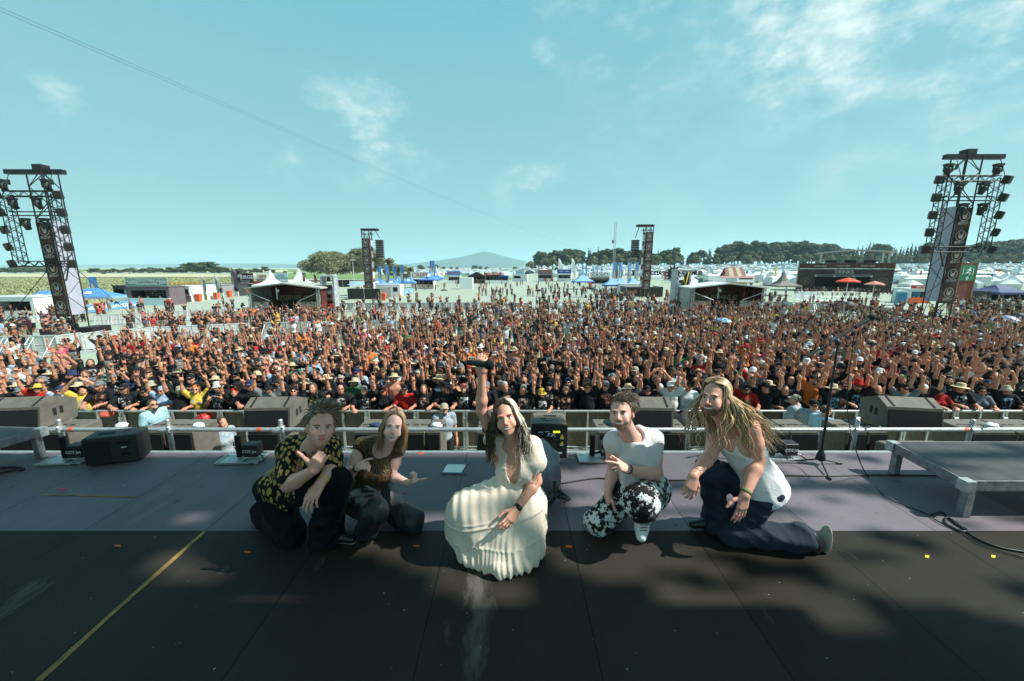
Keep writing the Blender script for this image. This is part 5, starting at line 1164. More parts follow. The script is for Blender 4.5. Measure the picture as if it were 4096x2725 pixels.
for i, sx in enumerate((1722, 1731)): feather_flag(at_depth(sx, 1120, 84), ZR(1043, 84), M_BLUE, 'blue flag on top of the blue peaked tents, ' + ('left', 'right')[i] + ' one', .8, m2=M_FLAGY)
for i, (sx, Y) in enumerate(((1722, 80), (1745, 90))): pavilion(at_depth(sx, 1140, Y), 5.4, 5, 2.6, ZR(1078, Y), M_BLUE, ('front', 'rear')[i] + ' blue peaked tent right of the crepes sign', peak=True, side=M_BLUED if not i else None)
pavilion(at_depth(1747, 1120, 110), 4.5, 5, 2.5, 6.5, M_WHITE, 'small white peaked tent behind the blue peaked tents', 'white peaked tents', peak=True)
mb = MB(); mb.box((0, 0, 1.3), (5.2, 2.4, 2.5)); o = mb.build('office_container', M_WGLOSS); o.location = at_depth(1550, 1180, 57) + Vector((0, 1.5, 0)); tag(o, 'white office container behind the black fence, left speaker tower', 'container'); mb = MB(); mb.box((1.6, -1.21, 1.5), (.9, .04, .9)); mb.build('window', M_DK, o)
mb = MB(); mb.box((0, 0, 1.3), (5.2, 2.4, 2.5)); o = mb.build('office_container', M_WGLOSS); o.location = at_depth(2530, 1180, 59) + Vector((0, 1.5, 0)); tag(o, 'white office container behind the black fence, right speaker tower', 'container'); mb = MB(); mb.box((1.6, -1.21, 1.6), (.9, .04, .8)); mb.build('window', M_TANB, o)
banner_fence(1598, 1185, 1652, 1172, 'blue lettered banner fence beside the black fence in the centre left', n=3)
stall(1645, 1735, 1152, 2.6, M_WHITE, 'crepes stall with long white sign and open sides', sign='CREPES', sign_m=M_WHITE, sign_h=2.0, sc=mat('salmon_letters', (.6, .2, .12), .6), counter=M_TANB, ssz=1.8, depth=4, open_=(.03, .97, .38, .95))
stall(1790, 1842, 1134, 2.9, M_WGLOSS, 'white snack trailer with blue red sign, left of the wooden hut', 'sales_trailer', sign='BAKED POTATO', sign_m=M_BLUE, sign_h=1.6, sc=mat('red_letters', (.6, .04, .03), .5), counter=M_WGLOSS, ssz=.9)
mb = MB(); mb.box((0, 0, 1.6), (3.4, 3, 3.2)); o = mb.build('white_container', M_WGLOSS); o.location = at_depth(1868, 1135, 78); tag(o, 'plain white container right of the blue red snack trailer', 'container')
def hut(sx0, sx1, sy, h, label):
    a, b_ = G(sx0, sy, 0), G(sx1, sy, 0); W = b_.x - a.x; t = tag(empty('wooden_hut', ((a.x + b_.x) / 2, a.y, a.z)), label, 'hut'); mw = mat('dark_brown_timber', (.06, .035, .015), .8, 0, .2, 2); hx = W / 2
    mb = MB(); mb.add([(-hx - .3, -.3, h * .62), (0, -.3, h), (hx + .3, -.3, h * .62), (hx + .3, 5, h * .62), (0, 5, h), (-hx - .3, 5, h * .62)], [(0, 1, 4, 5), (1, 2, 3, 4)]); mb.build('roof', mw, t)
    mb = MB(); mb.box((-hx, 2.4, h * .3), (.2, 5, h * .6)); mb.box((hx, 2.4, h * .3), (.2, 5, h * .6)); mb.add([(-hx, 5, 0), (hx, 5, 0), (hx, 5, h * .6), (0, 5, h - .1), (-hx, 5, h * .6)], [(0, 1, 2, 3, 4)]); mb.build('wall', mw, t)
    mb = MB(); mb.add([(-hx, 0, h * .6), (hx, 0, h * .6), (0, 0, h - .1)], [(0, 1, 2)]); mb.build('gable', mw, t)
hut(1872, 1938, 1134, 4.3, 'dark wooden hut with open front near the centre')
stall(1942, 2005, 1135, 3.1, mat('dark_brown_stall', (.07, .04, .03), .7), 'snack stall with red finger food sign', sign='Finger Food', sign_m=M_RED, sign_h=.85, depth=3, ssz=.9)
stall(1994, 2032, 1135, 2.9, M_BLUED, 'narrow blue stall right of the finger food sign')
stall(2050, 2108, 1126, 2.9, M_WGLOSS, 'white caravan stall with two dark windows in the centre', 'sales_trailer', depth=2.5, shelves=False, open_=(.08, .55, .42, .8))
stall(2152, 2208, 1126, 3.2, M_PURP, 'snack stall with red burger sign and awning', sign='HOT DOG', sign_m=mat('grey_brown_sign', (.18, .15, .14), .6), sc=MATS['red_letters'], sign_h=1.5, awning=True, ssz=1.0)
stall(2228, 2284, 1126, 3.2, M_WGLOSS, 'snack stall with blue sign and round cream emblem', 'sales_trailer', sign='FRIES    FRIES', sign_m=M_BLUED, sign_h=1.6, ssz=.7, counter=M_WGLOSS)
q = at_depth(2256, 1100, 95); 
pavilion(at_depth(2330, 1145, 78), 5.5, 4, 2.2, 3.8, M_SKYB, 'pale blue tent left of the cocktail sign', rz=.1, side=M_BLUED)
stall(2362, 2436, 1150, 2.8, M_PURP, 'bar with grey sign reading cocktail', sign='COCKTAILS', sign_m=M_GREYW, sign_h=1.6, ssz=1.5, depth=3)
for i, (sx, Y) in enumerate(((2447, 62), (2480, 64), (2530, 62))): pavilion(at_depth(sx, 1165, Y), 3.2 if i else 3.8, 3.2, 2.2, 3.6, M_SKYB, 'blue party tent left of the right speaker tower, {} from left'.format(ORD[i]), side=M_BLUED)
pavilion(at_depth(2405, 1120, 110), 6, 5, 3.0, 5.2, M_WHITE, 'white pointed tent behind the cocktail sign', 'white peaked tents', peak=True)
for i, sx in enumerate((2446, 2470, 2506, 2534)): feather_flag(at_depth(sx, 1150, 66), ZR(1050, 66), M_SKYB, 'pale blue bottle flag, {} of the four left of the right speaker tower'.format(ORD[i]), .85, m2=M_FLAGY)
for i, (sx, yt) in enumerate(((2326, 1055), (2340, 1055), (2368, 1056), (2384, 1055), (2402, 1068))): feather_flag(at_depth(sx, 1130, 90), ZR(yt, 90), M_SKYB, 'slim pale flag, {} from the left above the cocktail sign'.format(ORD[i]), .5, shape='tear', group='slim flags above the cocktail sign')
for i, (sx, yt) in enumerate(((2232, 1036), (2284, 1036))): feather_flag(at_depth(sx, 1110, 120), ZR(yt, 120), M_WHITE, 'tall white feather flag, ' + ('left', 'right')[i] + ' of the blue signed snack stall', 1.5, shape='tear')
def exit_sign(sx0, sx1, sy_b, sy_t, Y, label):
    Y = YY(Y); x0, x1 = XY(sx0, Y, 2), XY(sx1, Y, 2); W = x1 - x0; zt_, zb = ZA(sy_t, Y), 0; t = tag(empty('exit_sign_tower', ((x0 + x1) / 2, Y, float(GZ(-30, Y)))), label, 'exit sign', 'emergency exit towers'); H = zt_
    mb = MB(); mb.box((0, 0, H / 2), (W, .4, H)); mb.build('tower_body', mat('red_brown_panel', (.22, .05, .03), .7, 0, .15, .7), t)
    mb = MB(); [mb.box((q * W / 2, -.05, H / 2), (.18, .5, H + .05)) for q in (-1, 1)]; mb.build('timber_edge', M_WOOD, t)
    mb = MB(); mb.box((0, -.24, H * .78), (W * .86, .06, H * .34)); sg = mb.build('green_panel', mat('green_sign', (.03, .22, .10), .5, 0, .05), t)
    u = W * .1; z0 = H * .8; mb = MB(); mb.lathe((u * .8, -.3, z0 + u * 2.2), [(u * .55, 0), (0, .01)], 12, Matrix.Rotation(math.radians(90), 3, 'X'))
    mb.path([(u * .6, -.3, z0 + u * 1.5), (0, -.3, z0 + u * .1), (u * 1.0, -.3, z0 - u * .7), (u * .7, -.3, z0 - u * 1.9)], u * .35, 5); mb.path([(0, -.3, z0 + u * .1), (-u * .9, -.3, z0 - u * .8), (-u * 1.8, -.3, z0 - u * .8)], u * .33, 5); mb.path([(-u * 1.2, -.3, z0 + u * .4), (-u * .6, -.3, z0 + u * 1.3), (u * .6, -.3, z0 + u * 1.3), (u * 1.6, -.3, z0 + u * .4)], u * .25, 5)
    for q in (-1, 1): mb.box((q * u * 3.0, -.29, z0), (u * .3, .02, u * 4))
    mb.build('running_figure', M_WPRINT, sg)
    mb = MB(); mb.poly([(-u * .35, -u * 1.2), (u * .35, -u * 1.2), (u * .35, 0), (u * 1.1, -u * .1), (0, u * 1.2), (-u * 1.1, -u * .1), (-u * .35, 0)], .02, c=(0, -.29, H * .66)); mb.build('arrow', M_WPRINT, sg)
exit_sign(3822, 3888, 1190, 1052, 42, 'red brown tower with green running man exit sign at right')
exit_sign(2454, 2470, 1100, 1049, 130, 'far exit sign tower between the blue bottle flags')
# drinks building
def drinks_bar():
    a, b_ = G(3185, 1162, 0), G(3562, 1172, 0); W = (b_ - a).length; t = tag(empty('drinks_bar', (a + b_) / 2, math.atan2(b_.y - a.y, b_.x - a.x)), 'large rusty red bar building lettered DRINKS with curved roof frame', 'bar'); Y = (a.y + b_.y) / 2
    H = ZA(1053, Y); mr = mat('rusty_dark_red_panel', (.10, .03, .022), .75, 0, .22, .5); md = mat('grimy_brown_panel', (.07, .04, .028), .8, 0, .3, .6)
    z1 = H * .80; ox0, ox1, oz0, oz1 = -W * .3, W * .28, H * .16, H * .55
    mb = MB(); mb.box((-W / 2 + (ox0 + W / 2) / 2, 0, z1 / 2), (ox0 + W / 2, .3, z1)); mb.box((W / 2 - (W / 2 - ox1) / 2, 0, z1 / 2), (W / 2 - ox1, .3, z1)); mb.box(((ox0 + ox1) / 2, 0, (oz1 + z1) / 2), (ox1 - ox0, .3, z1 - oz1)); mb.box(((ox0 + ox1) / 2, 0, oz0 / 2), (ox1 - ox0, .3, oz0)); mb.build('front_wall', md, t)
    mb = MB(); mb.box((0, -.02, (z1 + H) / 2 + .06), (W, .3, H - z1 - .12)); mb.build('parapet', mr, t); mb = MB(); mb.box((0, -.2, z1), (W, .12, .14)); mb.build('ledge', M_GALV, t)
    for q in (-1, 1): mb = MB(); mb.box((q * (W / 2 - .05), 4, H / 2), (.2, 7.7, H)); mb.build('side_wall', mat('pinkish_side_panel', (.35, .2, .17), .7, 0, .3, .4), t)
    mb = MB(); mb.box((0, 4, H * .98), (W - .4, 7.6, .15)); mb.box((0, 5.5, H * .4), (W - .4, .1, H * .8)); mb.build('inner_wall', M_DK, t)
    mb = MB(); mb.box((W * .12, 3, H * .42), (1.3, .5, .9)); mb.build('fridge', M_WGLOSS, t)
    letter('DRINKS', H * .15, mat('beige_letters', (.5, .42, .36), .7), t, (0, -.2, H * .685), ext=.03, bold=.03)
    for q in (-.25, 0, .25): letter('SUMMER BREEZE', .34, MATS['beige_letters'], t, (q * W * 1.0 - .3, -.2, H * .9), ext=.02, bold=.015, name='small_lettering')
    for q in (-.41, .4):
        mb = MB(); R_ = H * .145
        for rr in (R_, R_ * .8, R_ * .52): mb.path([(rr * math.cos(a_), 0, rr * math.sin(a_)) for a_ in np.linspace(0, 2 * math.pi, 28, endpoint=False)], .06, 4, closed=True)
        n = 12; pts = []
        for k in range(2 * n): rr = R_ * (.42 if k % 2 == 0 else .22); pts.append((rr * math.cos(math.pi * k / n), rr * math.sin(math.pi * k / n)))
        mb.poly(pts, .05); mb.build('sun_medallion', mat('bronze_medallion', (.22, .15, .1), .7, 0, .1), t, loc=(q * W, -.22, H * .36))
    mb = MB(); mb.truss((ox0 - .3, -.8, oz1 + .1), (ox1 + .3, -.8, oz1 + .1), .4, .04, .6, (0, 0, 1)); mb.build('lighting_truss', M_GALV, t)
    for q in (-.3, -.1, .1, .28): mb = MB(); mb.box((q * W, -.9, oz1 - .05), (.4, .3, .35)); mb.build('spotlight', M_GALV, t)
    # curved roof frame
    zr = ZA(1004, Y) - H; n = 16; mb = MB(); top = [(W * (-.35 + .84 * i / n) - 0, H + zr * (.75 + .62 * math.sin(math.pi * (.08 + .8 * i / n)) * .55)) for i in range(n + 1)]
    for (xa, za), (xb, zb_) in zip(top[:-1], top[1:]): mb.add([(xa, -.5, za), (xb, -.5, zb_), (xb, 5, zb_), (xa, 5, za), (xa, -.5, za - .28), (xb, -.5, zb_ - .28), (xb, 5, zb_ - .28), (xa, 5, za - .28)], [(0, 1, 2, 3), (7, 6, 5, 4), (4, 5, 1, 0), (6, 7, 3, 2)])
    mb.build('curved_roof', M_TENT, t)
    for x in (-W * .27, -W * .2, W * .37, W * .43): mb = MB(); mb.box((x, .3 if abs(x) != W * .2 else 3.5, H + zr * .43), (.4, .4, zr * .9)); mb.build('roof_post', M_TENT, t)
    for x in (-.15, .05, .25): mb = MB(); mb.box((x * W, .5, H + .4), (2.2, .1, .7)); mb.build('terrace_screen', M_DK, t)
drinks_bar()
def parasol(sx, sy, Y, r, m, label, h=2.6):
    q = at_depth(sx, sy, Y); z_ = ZR(sy, Y); t = tag(empty('sun_parasol', q), label, 'parasol', 'red parasols by the drinks bar'); mb = MB(); mb.lathe((0, 0, z_), [(r, -.55), (r, -.42), (r * .5, -.18), (0, .05)], 8, smooth=False); mb.build('canopy', m, t); mb = MB(); mb.tube((0, 0, 0), (0, 0, z_), .04); mb.build('pole', M_BARF, t)
parasol(3373, 1112, 36, 1.25, mat('bright_red_canvas', (.8, .07, .02), .6, 0, .05), 'bright red parasol on a stand in front of the drinks bar')
parasol(3482, 1125, 40, 1.15, mat('faded_red_canvas', (.62, .22, .16), .7, 0, .08), 'faded red parasol right of the bright red one')
# scaffold camera position and toilets
t = tag(empty('scaffold_platform', G(3330, 1215, 0)), 'open scaffold platform in front of the drinks bar', 'scaffold')
for i in range(9):
    mb = MB(); x = -5 + i * 1.3; mb.tube((x, 0, 0), (x, 0, 1.9), .03, n=5); mb.tube((x, 2, 0), (x, 2, 1.9), .03, n=5); mb.build('upright', M_GALV, t)
mb = MB(); [mb.tube((-5, y, z_), (5.4, y, z_), .025, n=5) for y in (0, 2) for z_ in (.5, 1.1, 1.85)]; mb.build('ledger', M_GALV, t); mb = MB(); mb.box((.2, 1, .45), (10.4, 2, .06)); mb.build('deck', M_WGLOSS, t); mb = MB(); mb.box((-3, 2.02, 1.2), (3.6, .02, 1.2)); mb.build('white_sheet', M_WHITE, t)
def toilet(sx, sy, label, rz=-.5):
    q = G(sx, sy, 0); t = tag(empty('portable_toilet', q, rz), label, 'portable toilet', 'portable toilets'); mbl = mat('toilet_blue_plastic', (.04, .22, .38), .45, 0, .06)
    mb = MB(); mb.bevbox((0, 0, 1.05), (1.1, 1.1, 2.1), .04); mb.build('cabin', mbl, t); mb = MB(); mb.box((.56, 0, 1.05), (.03, .95, 1.95)); dr = mb.build('door', M_WGLOSS, t); mb = MB(); mb.box((.585, .3, 1.1), (.03, .06, .16)); mb.build('handle', M_DK, dr)
    mb = MB(); n = 8; pts = [(.58 * math.cos(math.pi * i / n), .32 * math.sin(math.pi * i / n)) for i in range(n + 1)]; mb.poly(pts, 1.16, c=(0, 0, 2.1)); mb.build('roof', M_WGLOSS, t); mb = MB(); mb.box((0, -.56, 1.2), (.6, .02, .4)); mb.build('vent_panel', mbl, t)
toilet(3598, 1222, 'left blue toilet cabin with white domed roof, in front of the drinks bar corner'); toilet(3650, 1212, 'right blue toilet cabin behind and beside the left one')
stall(3632, 3716, 1214, 2.4, M_WGLOSS, 'white red kiosk between the toilets and the right light tower', sign='HOT SHOT', sign_m=M_RED, sign_h=.5, counter=M_ORANGE, ssz=.4)
pavilion(at_depth(3980, 1190, 44), 5.5, 5, 2.2, 3.3, mat('dark_navy_canvas', (.05, .06, .16), .7), 'dark navy tent behind the people at the far right', 'dark tents')
t = stall(3880 + 60, 4170, 1225, 2.2, M_DARKW, 'dark stall at the far right edge', 'food_stall', shelves=False)
pavilion(at_depth(3125, 1170, 60), 5, 5, 2.2, 5.3, mat('grey_brown_canvas', (.22, .19, .17), .8, 0, .1), 'grey brown pointed tent left of the drinks bar', 'dark tents', peak=True)
def striped_tent():
    q = at_depth(2925, 1150, 70); t = tag(empty('striped_tent', q), 'brown and cream striped ridge tent behind the right small stage', 'tent'); n = 5
    for i in range(n):
        x0, x1 = -2.6 + 5.2 * i / n, -2.6 + 5.2 * (i + 1) / n; mb = MB(); z0, z1 = ZR(1105, 70), ZR(1071, 70); mb.add([(x0, -1.5, z0), (x1, -1.5, z0), (x1 * .85, 0, z1), (x0 * .85, 0, z1), (x0, 1.5, z0), (x1, 1.5, z0)], [(0, 1, 2, 3), (3, 2, 5, 4)]); mb.build('roof_stripe', mat('brown_stripe_canvas', (.25, .09, .06), .7) if i % 2 == 0 else M_TANB, t)
    mb = MB(); mb.box((0, 0, 1.2), (6, 2.6, 2.3)); mb.build('tent_body', M_TANB, t); mb = MB(); mb.box((0, -2.2, ZR(1108, 70)), (8, 2.2, .1), Matrix.Rotation(.15, 3, 'X')); mb.build('awning', mat('dusty_pink_canvas', (.5, .25, .22), .7), t)
striped_tent()
def sun_gate():
    q = at_depth(2690, 1150, 78); t = tag(empty('lettered_gate', q), 'black spiky sun silhouette with mirrored festival lettering on a trestle', 'sign'); R_ = 2.4; z0 = ZR(1095, 78); n = 13; pts = []
    for k in range(2 * n): rr = R_ * (1 if k % 2 == 0 else .62); pts.append((rr * math.cos(math.pi * k / n + .1), rr * math.sin(math.pi * k / n + .1)))
    mb = MB(); mb.poly(pts, .3); mb.build('sun_silhouette', M_DK, t, loc=(0, 0, z0)); letter('SUMMER', 1.5, M_DK, t, (5.0, 0, z0 + .1), mirror=True, ext=.1, bold=.06); letter('BREEZE', 1.5, M_DK, t, (-5.0, 0, z0 + .1), mirror=True, ext=.1, bold=.06)
    for x in (-7, -3, 0, 3, 7): mb = MB(); mb.tube((x, 0, 0), (x, 0, z0), .08); mb.build('trestle_post', M_BARF, t)
    mb = MB(); mb.tube((-8, 0, z0 - .9), (8, 0, z0 - .9), .06); mb.build('trestle_rail', M_BARF, t)
sun_gate()
# ---------------------------------------------------------------- trees
def leaf_material(name, c1, c2, tr=.25):
    m = bpy.data.materials.new(name); m.use_nodes = True; b = NB(m.node_tree); p = m.node_tree.nodes['Principled BSDF']
    at = b.n('ShaderNodeAttribute', attribute_name='Col'); sp = b.n('ShaderNodeSeparateColor'); b.l(at.outputs['Color'], sp.inputs[0])
    b.l(b.mix(sp.outputs[0], c1, c2), p.inputs['Base Color']); p.inputs['Roughness'].default_value = .75; p.inputs['Specular IOR Level'].default_value = .25; return m
def tree_mesh(name, seed, W, H, z0, nclump, nleaf, leaf, conifer=False):
    r = np.random.RandomState(seed); cs = []
    for i in range(nclump):
        if conifer:
            q = (i + .5) / nclump; rad = W / 2 * (1 - q) ** .8 * .7; a = r.rand() * 6.28; d = rad * r.rand() ** .5; cs.append((d * math.cos(a), d * math.sin(a), z0 + (H - z0) * q, W * .16 * (1.1 - q), (H - z0) * .09))
        else:
            a = r.rand() * 6.28; u = r.rand() ** .55; ph = r.uniform(-.35, 1.0); rr = W / 2 * u * math.cos(ph * 1.3) * .78; cz = z0 + (H - z0) * (.42 + .42 * math.sin(ph * 1.4) * r.uniform(.7, 1.05)); s = W * r.uniform(.09, .17); cs.append((rr * math.cos(a), rr * math.sin(a), cz, s, s * .78))
    cs = np.array(cs); wts = cs[:, 3] ** 2; ci = r.choice(len(cs), nleaf, p=wts / wts.sum()); d = r.normal(size=(nleaf, 3)); d /= np.linalg.norm(d, axis=1)[:, None]
    rad = r.uniform(.72, 1.08, nleaf)[:, None]; c = cs[ci]; pos = c[:, :3] + d * rad * np.stack([c[:, 3], c[:, 3], c[:, 4]], 1)
    nn_ = d + r.normal(size=(nleaf, 3)) * .55; nn_ /= np.linalg.norm(nn_, axis=1)[:, None]; u = np.cross(nn_, r.normal(size=(nleaf, 3))); u /= np.linalg.norm(u, axis=1)[:, None]; v_ = np.cross(nn_, u)
    s = (leaf * r.uniform(.6, 1.3, nleaf))[:, None]; V = np.stack([pos - u * s - v_ * s * .6, pos + u * s - v_ * s * .6, pos + u * s * .7 + v_ * s * .7, pos - u * s * .6 + v_ * s * .8], 1).reshape(-1, 3)
    V[:, 2] = np.maximum(V[:, 2], .2); col = np.repeat(np.clip(r.rand(nleaf) * .5 + r.rand(len(cs))[ci] * .6, 0, 1), 4)
    return np_mesh(name, V, np.arange(nleaf * 4).reshape(-1, 4), False, np.stack([col] * 3, 1))
def trunk_mesh(seed, H, r0, W=4):
    mb = MB(); rr = random.Random(seed); mb.path([(0, 0, 0), (rr.uniform(-.1, .1), 0, H * .25), (rr.uniform(-.3, .3), rr.uniform(-.2, .2), H * .55), (rr.uniform(-.4, .4), 0, H * .9)], r0, 7, rs=[r0 * 1.25, r0, r0 * .7, r0 * .15])
    for k in range(5):
        a = rr.random() * 6.28; z_ = H * rr.uniform(.25, .6); mb.path([(0, 0, z_), (W * .15 * math.cos(a), W * .15 * math.sin(a), z_ + H * .1), (W * .33 * math.cos(a), W * .33 * math.sin(a), z_ + H * .22)], r0, 5, rs=[r0 * .5, r0 * .3, r0 * .08])
    return mb.mesh('trunk', [mat('bark', (.09, .07, .05), .9, 0, .25, 5)])
M_LEAFA = leaf_material('willow_foliage', (.10, .105, .05), (.26, .25, .14)); M_LEAFB = leaf_material('oak_foliage', (.045, .065, .04), (.16, .19, .11)); M_LEAFC = leaf_material('conifer_foliage', (.03, .05, .035), (.10, .13, .08)); M_LEAFD = leaf_material('hedge_foliage', (.025, .045, .02), (.075, .10, .045))
def tree(name, p, crown_me, trunk_me, m, label, group, s=1.0, rz=0.0, sz=1.0, cat='tree', wide=1.0):
    p = Vector(p); p.z = float(GZ(p.x, p.y)); t = tag(empty(name, p, rz), label, cat, group); t.scale = (s * wide, s * wide, s * sz)
    if not crown_me.materials: crown_me.materials.append(m)
    ob('crown', crown_me, t)
    if trunk_me: ob('trunk', trunk_me, t)
    return t
cm = tree_mesh('crown', 3, 17, 11.4, 1.5, 60, 26000, .17); tree('broad_tree', at_depth(1315, 1120, 125), cm, trunk_mesh(1, 9, .5, 14), M_LEAFA, 'broad olive green tree, left one of the pair behind the camera tower', 'pair of broad olive trees', ZR(1000, 125) / 11.6, wide=1.25)
cm2 = tree_mesh('crown', 8, 15, 13.0, 1.2, 60, 26000, .17); tree('broad_tree', at_depth(1468, 1120, 130), cm2, trunk_mesh(2, 10, .5, 14), M_LEAFA, 'taller olive tree behind the left speaker tower', 'pair of broad olive trees', ZR(984, 130) / 13.2, wide=1.25)
small = [tree_mesh('crown', 20 + i, 6, 5.5 + i * .6, .3, 16, 2600, .22) for i in range(4)]; strunk = trunk_mesh(5, 4, .15, 5)
for i, (sx, Y, s_) in enumerate(((1586, 122, .95), (1612, 118, .8), (1640, 125, .7), (1555, 135, 1.1), (1215, 120, .5))): tree('bushy_tree', at_depth(sx, 1120, Y), small[i % 4], strunk, M_LEAFA, 'bushy olive tree {} of the taller olive tree, {} in its row'.format('left' if sx < 1400 else 'right', ORD[i]), 'bushes around the olive trees', s_ * 1.5)
wood = [tree_mesh('crown', 40 + i, 15, 20 + i % 3, 1.5, 34, 5200, .42) for i in range(6)]; con = [tree_mesh('crown', 60 + i, 7, 21 + i, 1.5, 30, 3600, .32, True) for i in range(4)]; wtr = trunk_mesh(9, 16, .4, 10); ctr = trunk_mesh(10, 19, .3, 4)
prof = [(2130, 1012), (2200, 1004), (2260, 1000), (2330, 1004), (2400, 998), (2440, 990), (2500, 1000), (2570, 1004), (2640, 1002), (2690, 990), (2720, 1014), (2800, 1008), (2850, 1000), (2900, 972), (2960, 966), (3030, 972), (3100, 972), (3170, 965), (3250, 968), (3330, 984), (3400, 988), (3480, 978), (3560, 985), (3620, 970), (3680, 965), (3750, 985), (3850, 975), (3950, 968), (4030, 962), (4120, 960), (4250, 958)]
px_ = np.array([q[0] for q in prof]); py_ = np.array([q[1] for q in prof]); k = 0
sx = 2135
while sx < 4300:
    for row in range(2):
        Y = 262 + row * 22 + rn(-7, 7); s_x = sx + row * 14 + rn(-6, 6); target = np.interp(s_x, px_, py_) + rn(-9, 15); q_ = at_depth(s_x, 1100, Y); H = ZH(target, q_.y) - q_.z; cf = (2720 < s_x < 2890 or 3330 < s_x < 3720 or rnd.random() < .15) and rnd.random() < .8
        i = rnd.randrange(6); me = con[i % 4] if cf else wood[i]; h0 = (21 + i % 4) if cf else (20 + i % 3) * .93
        if row: H *= 1.02
        k += 1; tree('pine_tree' if cf else 'forest_tree', at_depth(s_x, 1100, Y), me, ctr if cf else wtr, M_LEAFC if cf else M_LEAFB, '{} tree of the wood behind the camp, {} from left, {} row'.format('conifer' if cf else 'leafy', ordn(min(k // 2, 68)) if k // 2 < 69 else 'far', ('front', 'back')[row]), 'trees of the wood edge', H / h0, rn(0, 6.28), wide=1.2 if not cf else 1.05)
    sx += rn(25, 36)
# a few low shrubs close the foot of the wood
for i in range(44):
    s_x = 2120 + i * 50 + rn(-10, 10); tree('bushy_tree', at_depth(s_x, 1100, 250 + rn(-4, 4)), small[i % 4], None, M_LEAFB, 'low bush at the foot of the wood, {} from left'.format(ordn(i)), 'bushes at the foot of the wood', 1.9, rn(0, 6))
# hedges and field trees at left, in the middle
hed = [(20, 1093, 1076, 8), (60, 1093, 1070, 9), (105, 1093, 1066, 10), (150, 1093, 1066, 10), (190, 1094, 1070, 10), (380, 1098, 1077, 12), (415, 1100, 1090, 5), (520, 1098, 1093, 4), (445, 1090, 1090, 3), (530, 1088, 1072, 6), (575, 1088, 1075, 6), (605, 1089, 1072, 6), (625, 1092, 1074, 6), (600, 1096, 1080, 8), (680, 1096, 1074, 12), (740, 1096, 1068, 12), (780, 1097, 1056, 14), (830, 1097, 1055, 13), (880, 1098, 1068, 12), (900, 1100, 1074, 10), (960, 1098, 1080, 8), (1030, 1096, 1078, 6), (1060, 1096, 1070, 6), (1090, 1100, 1082, 8), (1140, 1096, 1084, 6), (1180, 1098, 1090, 5),
       (1684, 1085, 1064, 9), (1738, 1084, 1060, 9), (1772, 1082, 1068, 6), (1805, 1082, 1070, 6), (1830, 1083, 1070, 5), (1900, 1083, 1064, 7), (1920, 1083, 1068, 5), (1946, 1083, 1068, 4), (2000, 1083, 1074, 4), (2060, 1083, 1070, 5), (1640, 1084, 1076, 6), (1600, 1083, 1062, 10), (1560, 1082, 1060, 12)]
hed += [(sx, 1096 + sx % 3, 1082 - (sx * 7) % 9, 5 + sx % 4) for sx in list(range(6, 210, 17)) + list(range(372, 1060, 21))]
for i, (sx, sb, st_, w_) in enumerate(hed):
    q_ = G(sx, sb, 0); Y = q_.y; H = ZH(st_, Y) - q_.z; tree('field_tree', q_, wood[i % 6], None, M_LEAFB, 'dark round tree in the distant field line, {} from left'.format(ordn(i)), 'field trees in the distance', H * 1.15 / 19.0, rn(0, 6), 1.0, wide=1.2 + w_ * .13)
# ---------------------------------------------------------------- the camp
def gable(mb, c, w_, d, hw, hp_, rz):
    M = Matrix.Rotation(rz, 3, 'Z'); hx, hy = w_ / 2, d / 2; c = Vector(c)
    vs = [(-hx, -hy, 0), (hx, -hy, 0), (hx, hy, 0), (-hx, hy, 0), (-hx, -hy, hw), (hx, -hy, hw), (hx, hy, hw), (-hx, hy, hw), (0, -hy * .3, hp_), (0, hy * .3, hp_)]
    mb.add([c + M @ Vector(v) for v in vs], [(0, 1, 5, 4), (1, 2, 6, 5), (2, 3, 7, 6), (3, 0, 4, 7), (4, 5, 8), (5, 6, 9, 8), (6, 7, 9), (7, 4, 8, 9)])
CC = [mat('camp_white', (.66, .68, .69), .5, 0, .05), mat('camp_cream', (.66, .66, .6), .6, 0, .05), mat('camp_pale_blue', (.40, .56, .62), .6, 0, .05), mat('camp_grey', (.3, .36, .37), .6, 0, .05), mat('camp_green', (.10, .16, .12), .7, 0, .05), mat('camp_dark', (.03, .04, .05), .3, 0, .05), mat('camp_red', (.4, .05, .04), .6, 0, .05)]
def camp_proto(kind, m):
    t = empty(('camping_tent', 'camper_van', 'parked_car')[kind])
    if kind == 0: mb = MB(); gable(mb, (0, 0, 0), 4.2, 4.2, 1.6, 2.9, .2); mb.build('canopy', m, t); mb = MB(); mb.box((0, -2.06, .7), (1.6, .08, 1.3)); mb.build('entrance', CC[5], t)
    elif kind == 1:
        mb = MB(); mb.bevbox((0, 0, 1.75), (6.2, 2.3, 2.5), .3); mb.build('body', m, t); mb = MB(); mb.box((0, -1.16, 2.0), (4.4, .04, .7)); mb.build('window', CC[5], t)
        for x in (-2, 2): mb = MB(); mb.lathe((x, -1.0, .4), [(0, 0), (.4, 0), (.4, .25), (0, .25)], 12, Matrix.Rotation(math.radians(90), 3, 'X')); mb.build('wheel', CC[5], t)
    else:
        mb = MB(); mb.bevbox((0, 0, .75), (4.4, 1.8, .8), .15); mb.build('body', m, t); mb = MB(); mb.bevbox((-.2, 0, 1.32), (2.5, 1.6, .5), .2); mb.build('cabin', CC[5], t)
        for x in (-1.4, 1.4): mb = MB(); mb.lathe((x, -.8, .33), [(0, 0), (.33, 0), (.33, .2), (0, .2)], 12, Matrix.Rotation(math.radians(90), 3, 'X')); mb.build('wheel', CC[5], t)
    return t
protos = []
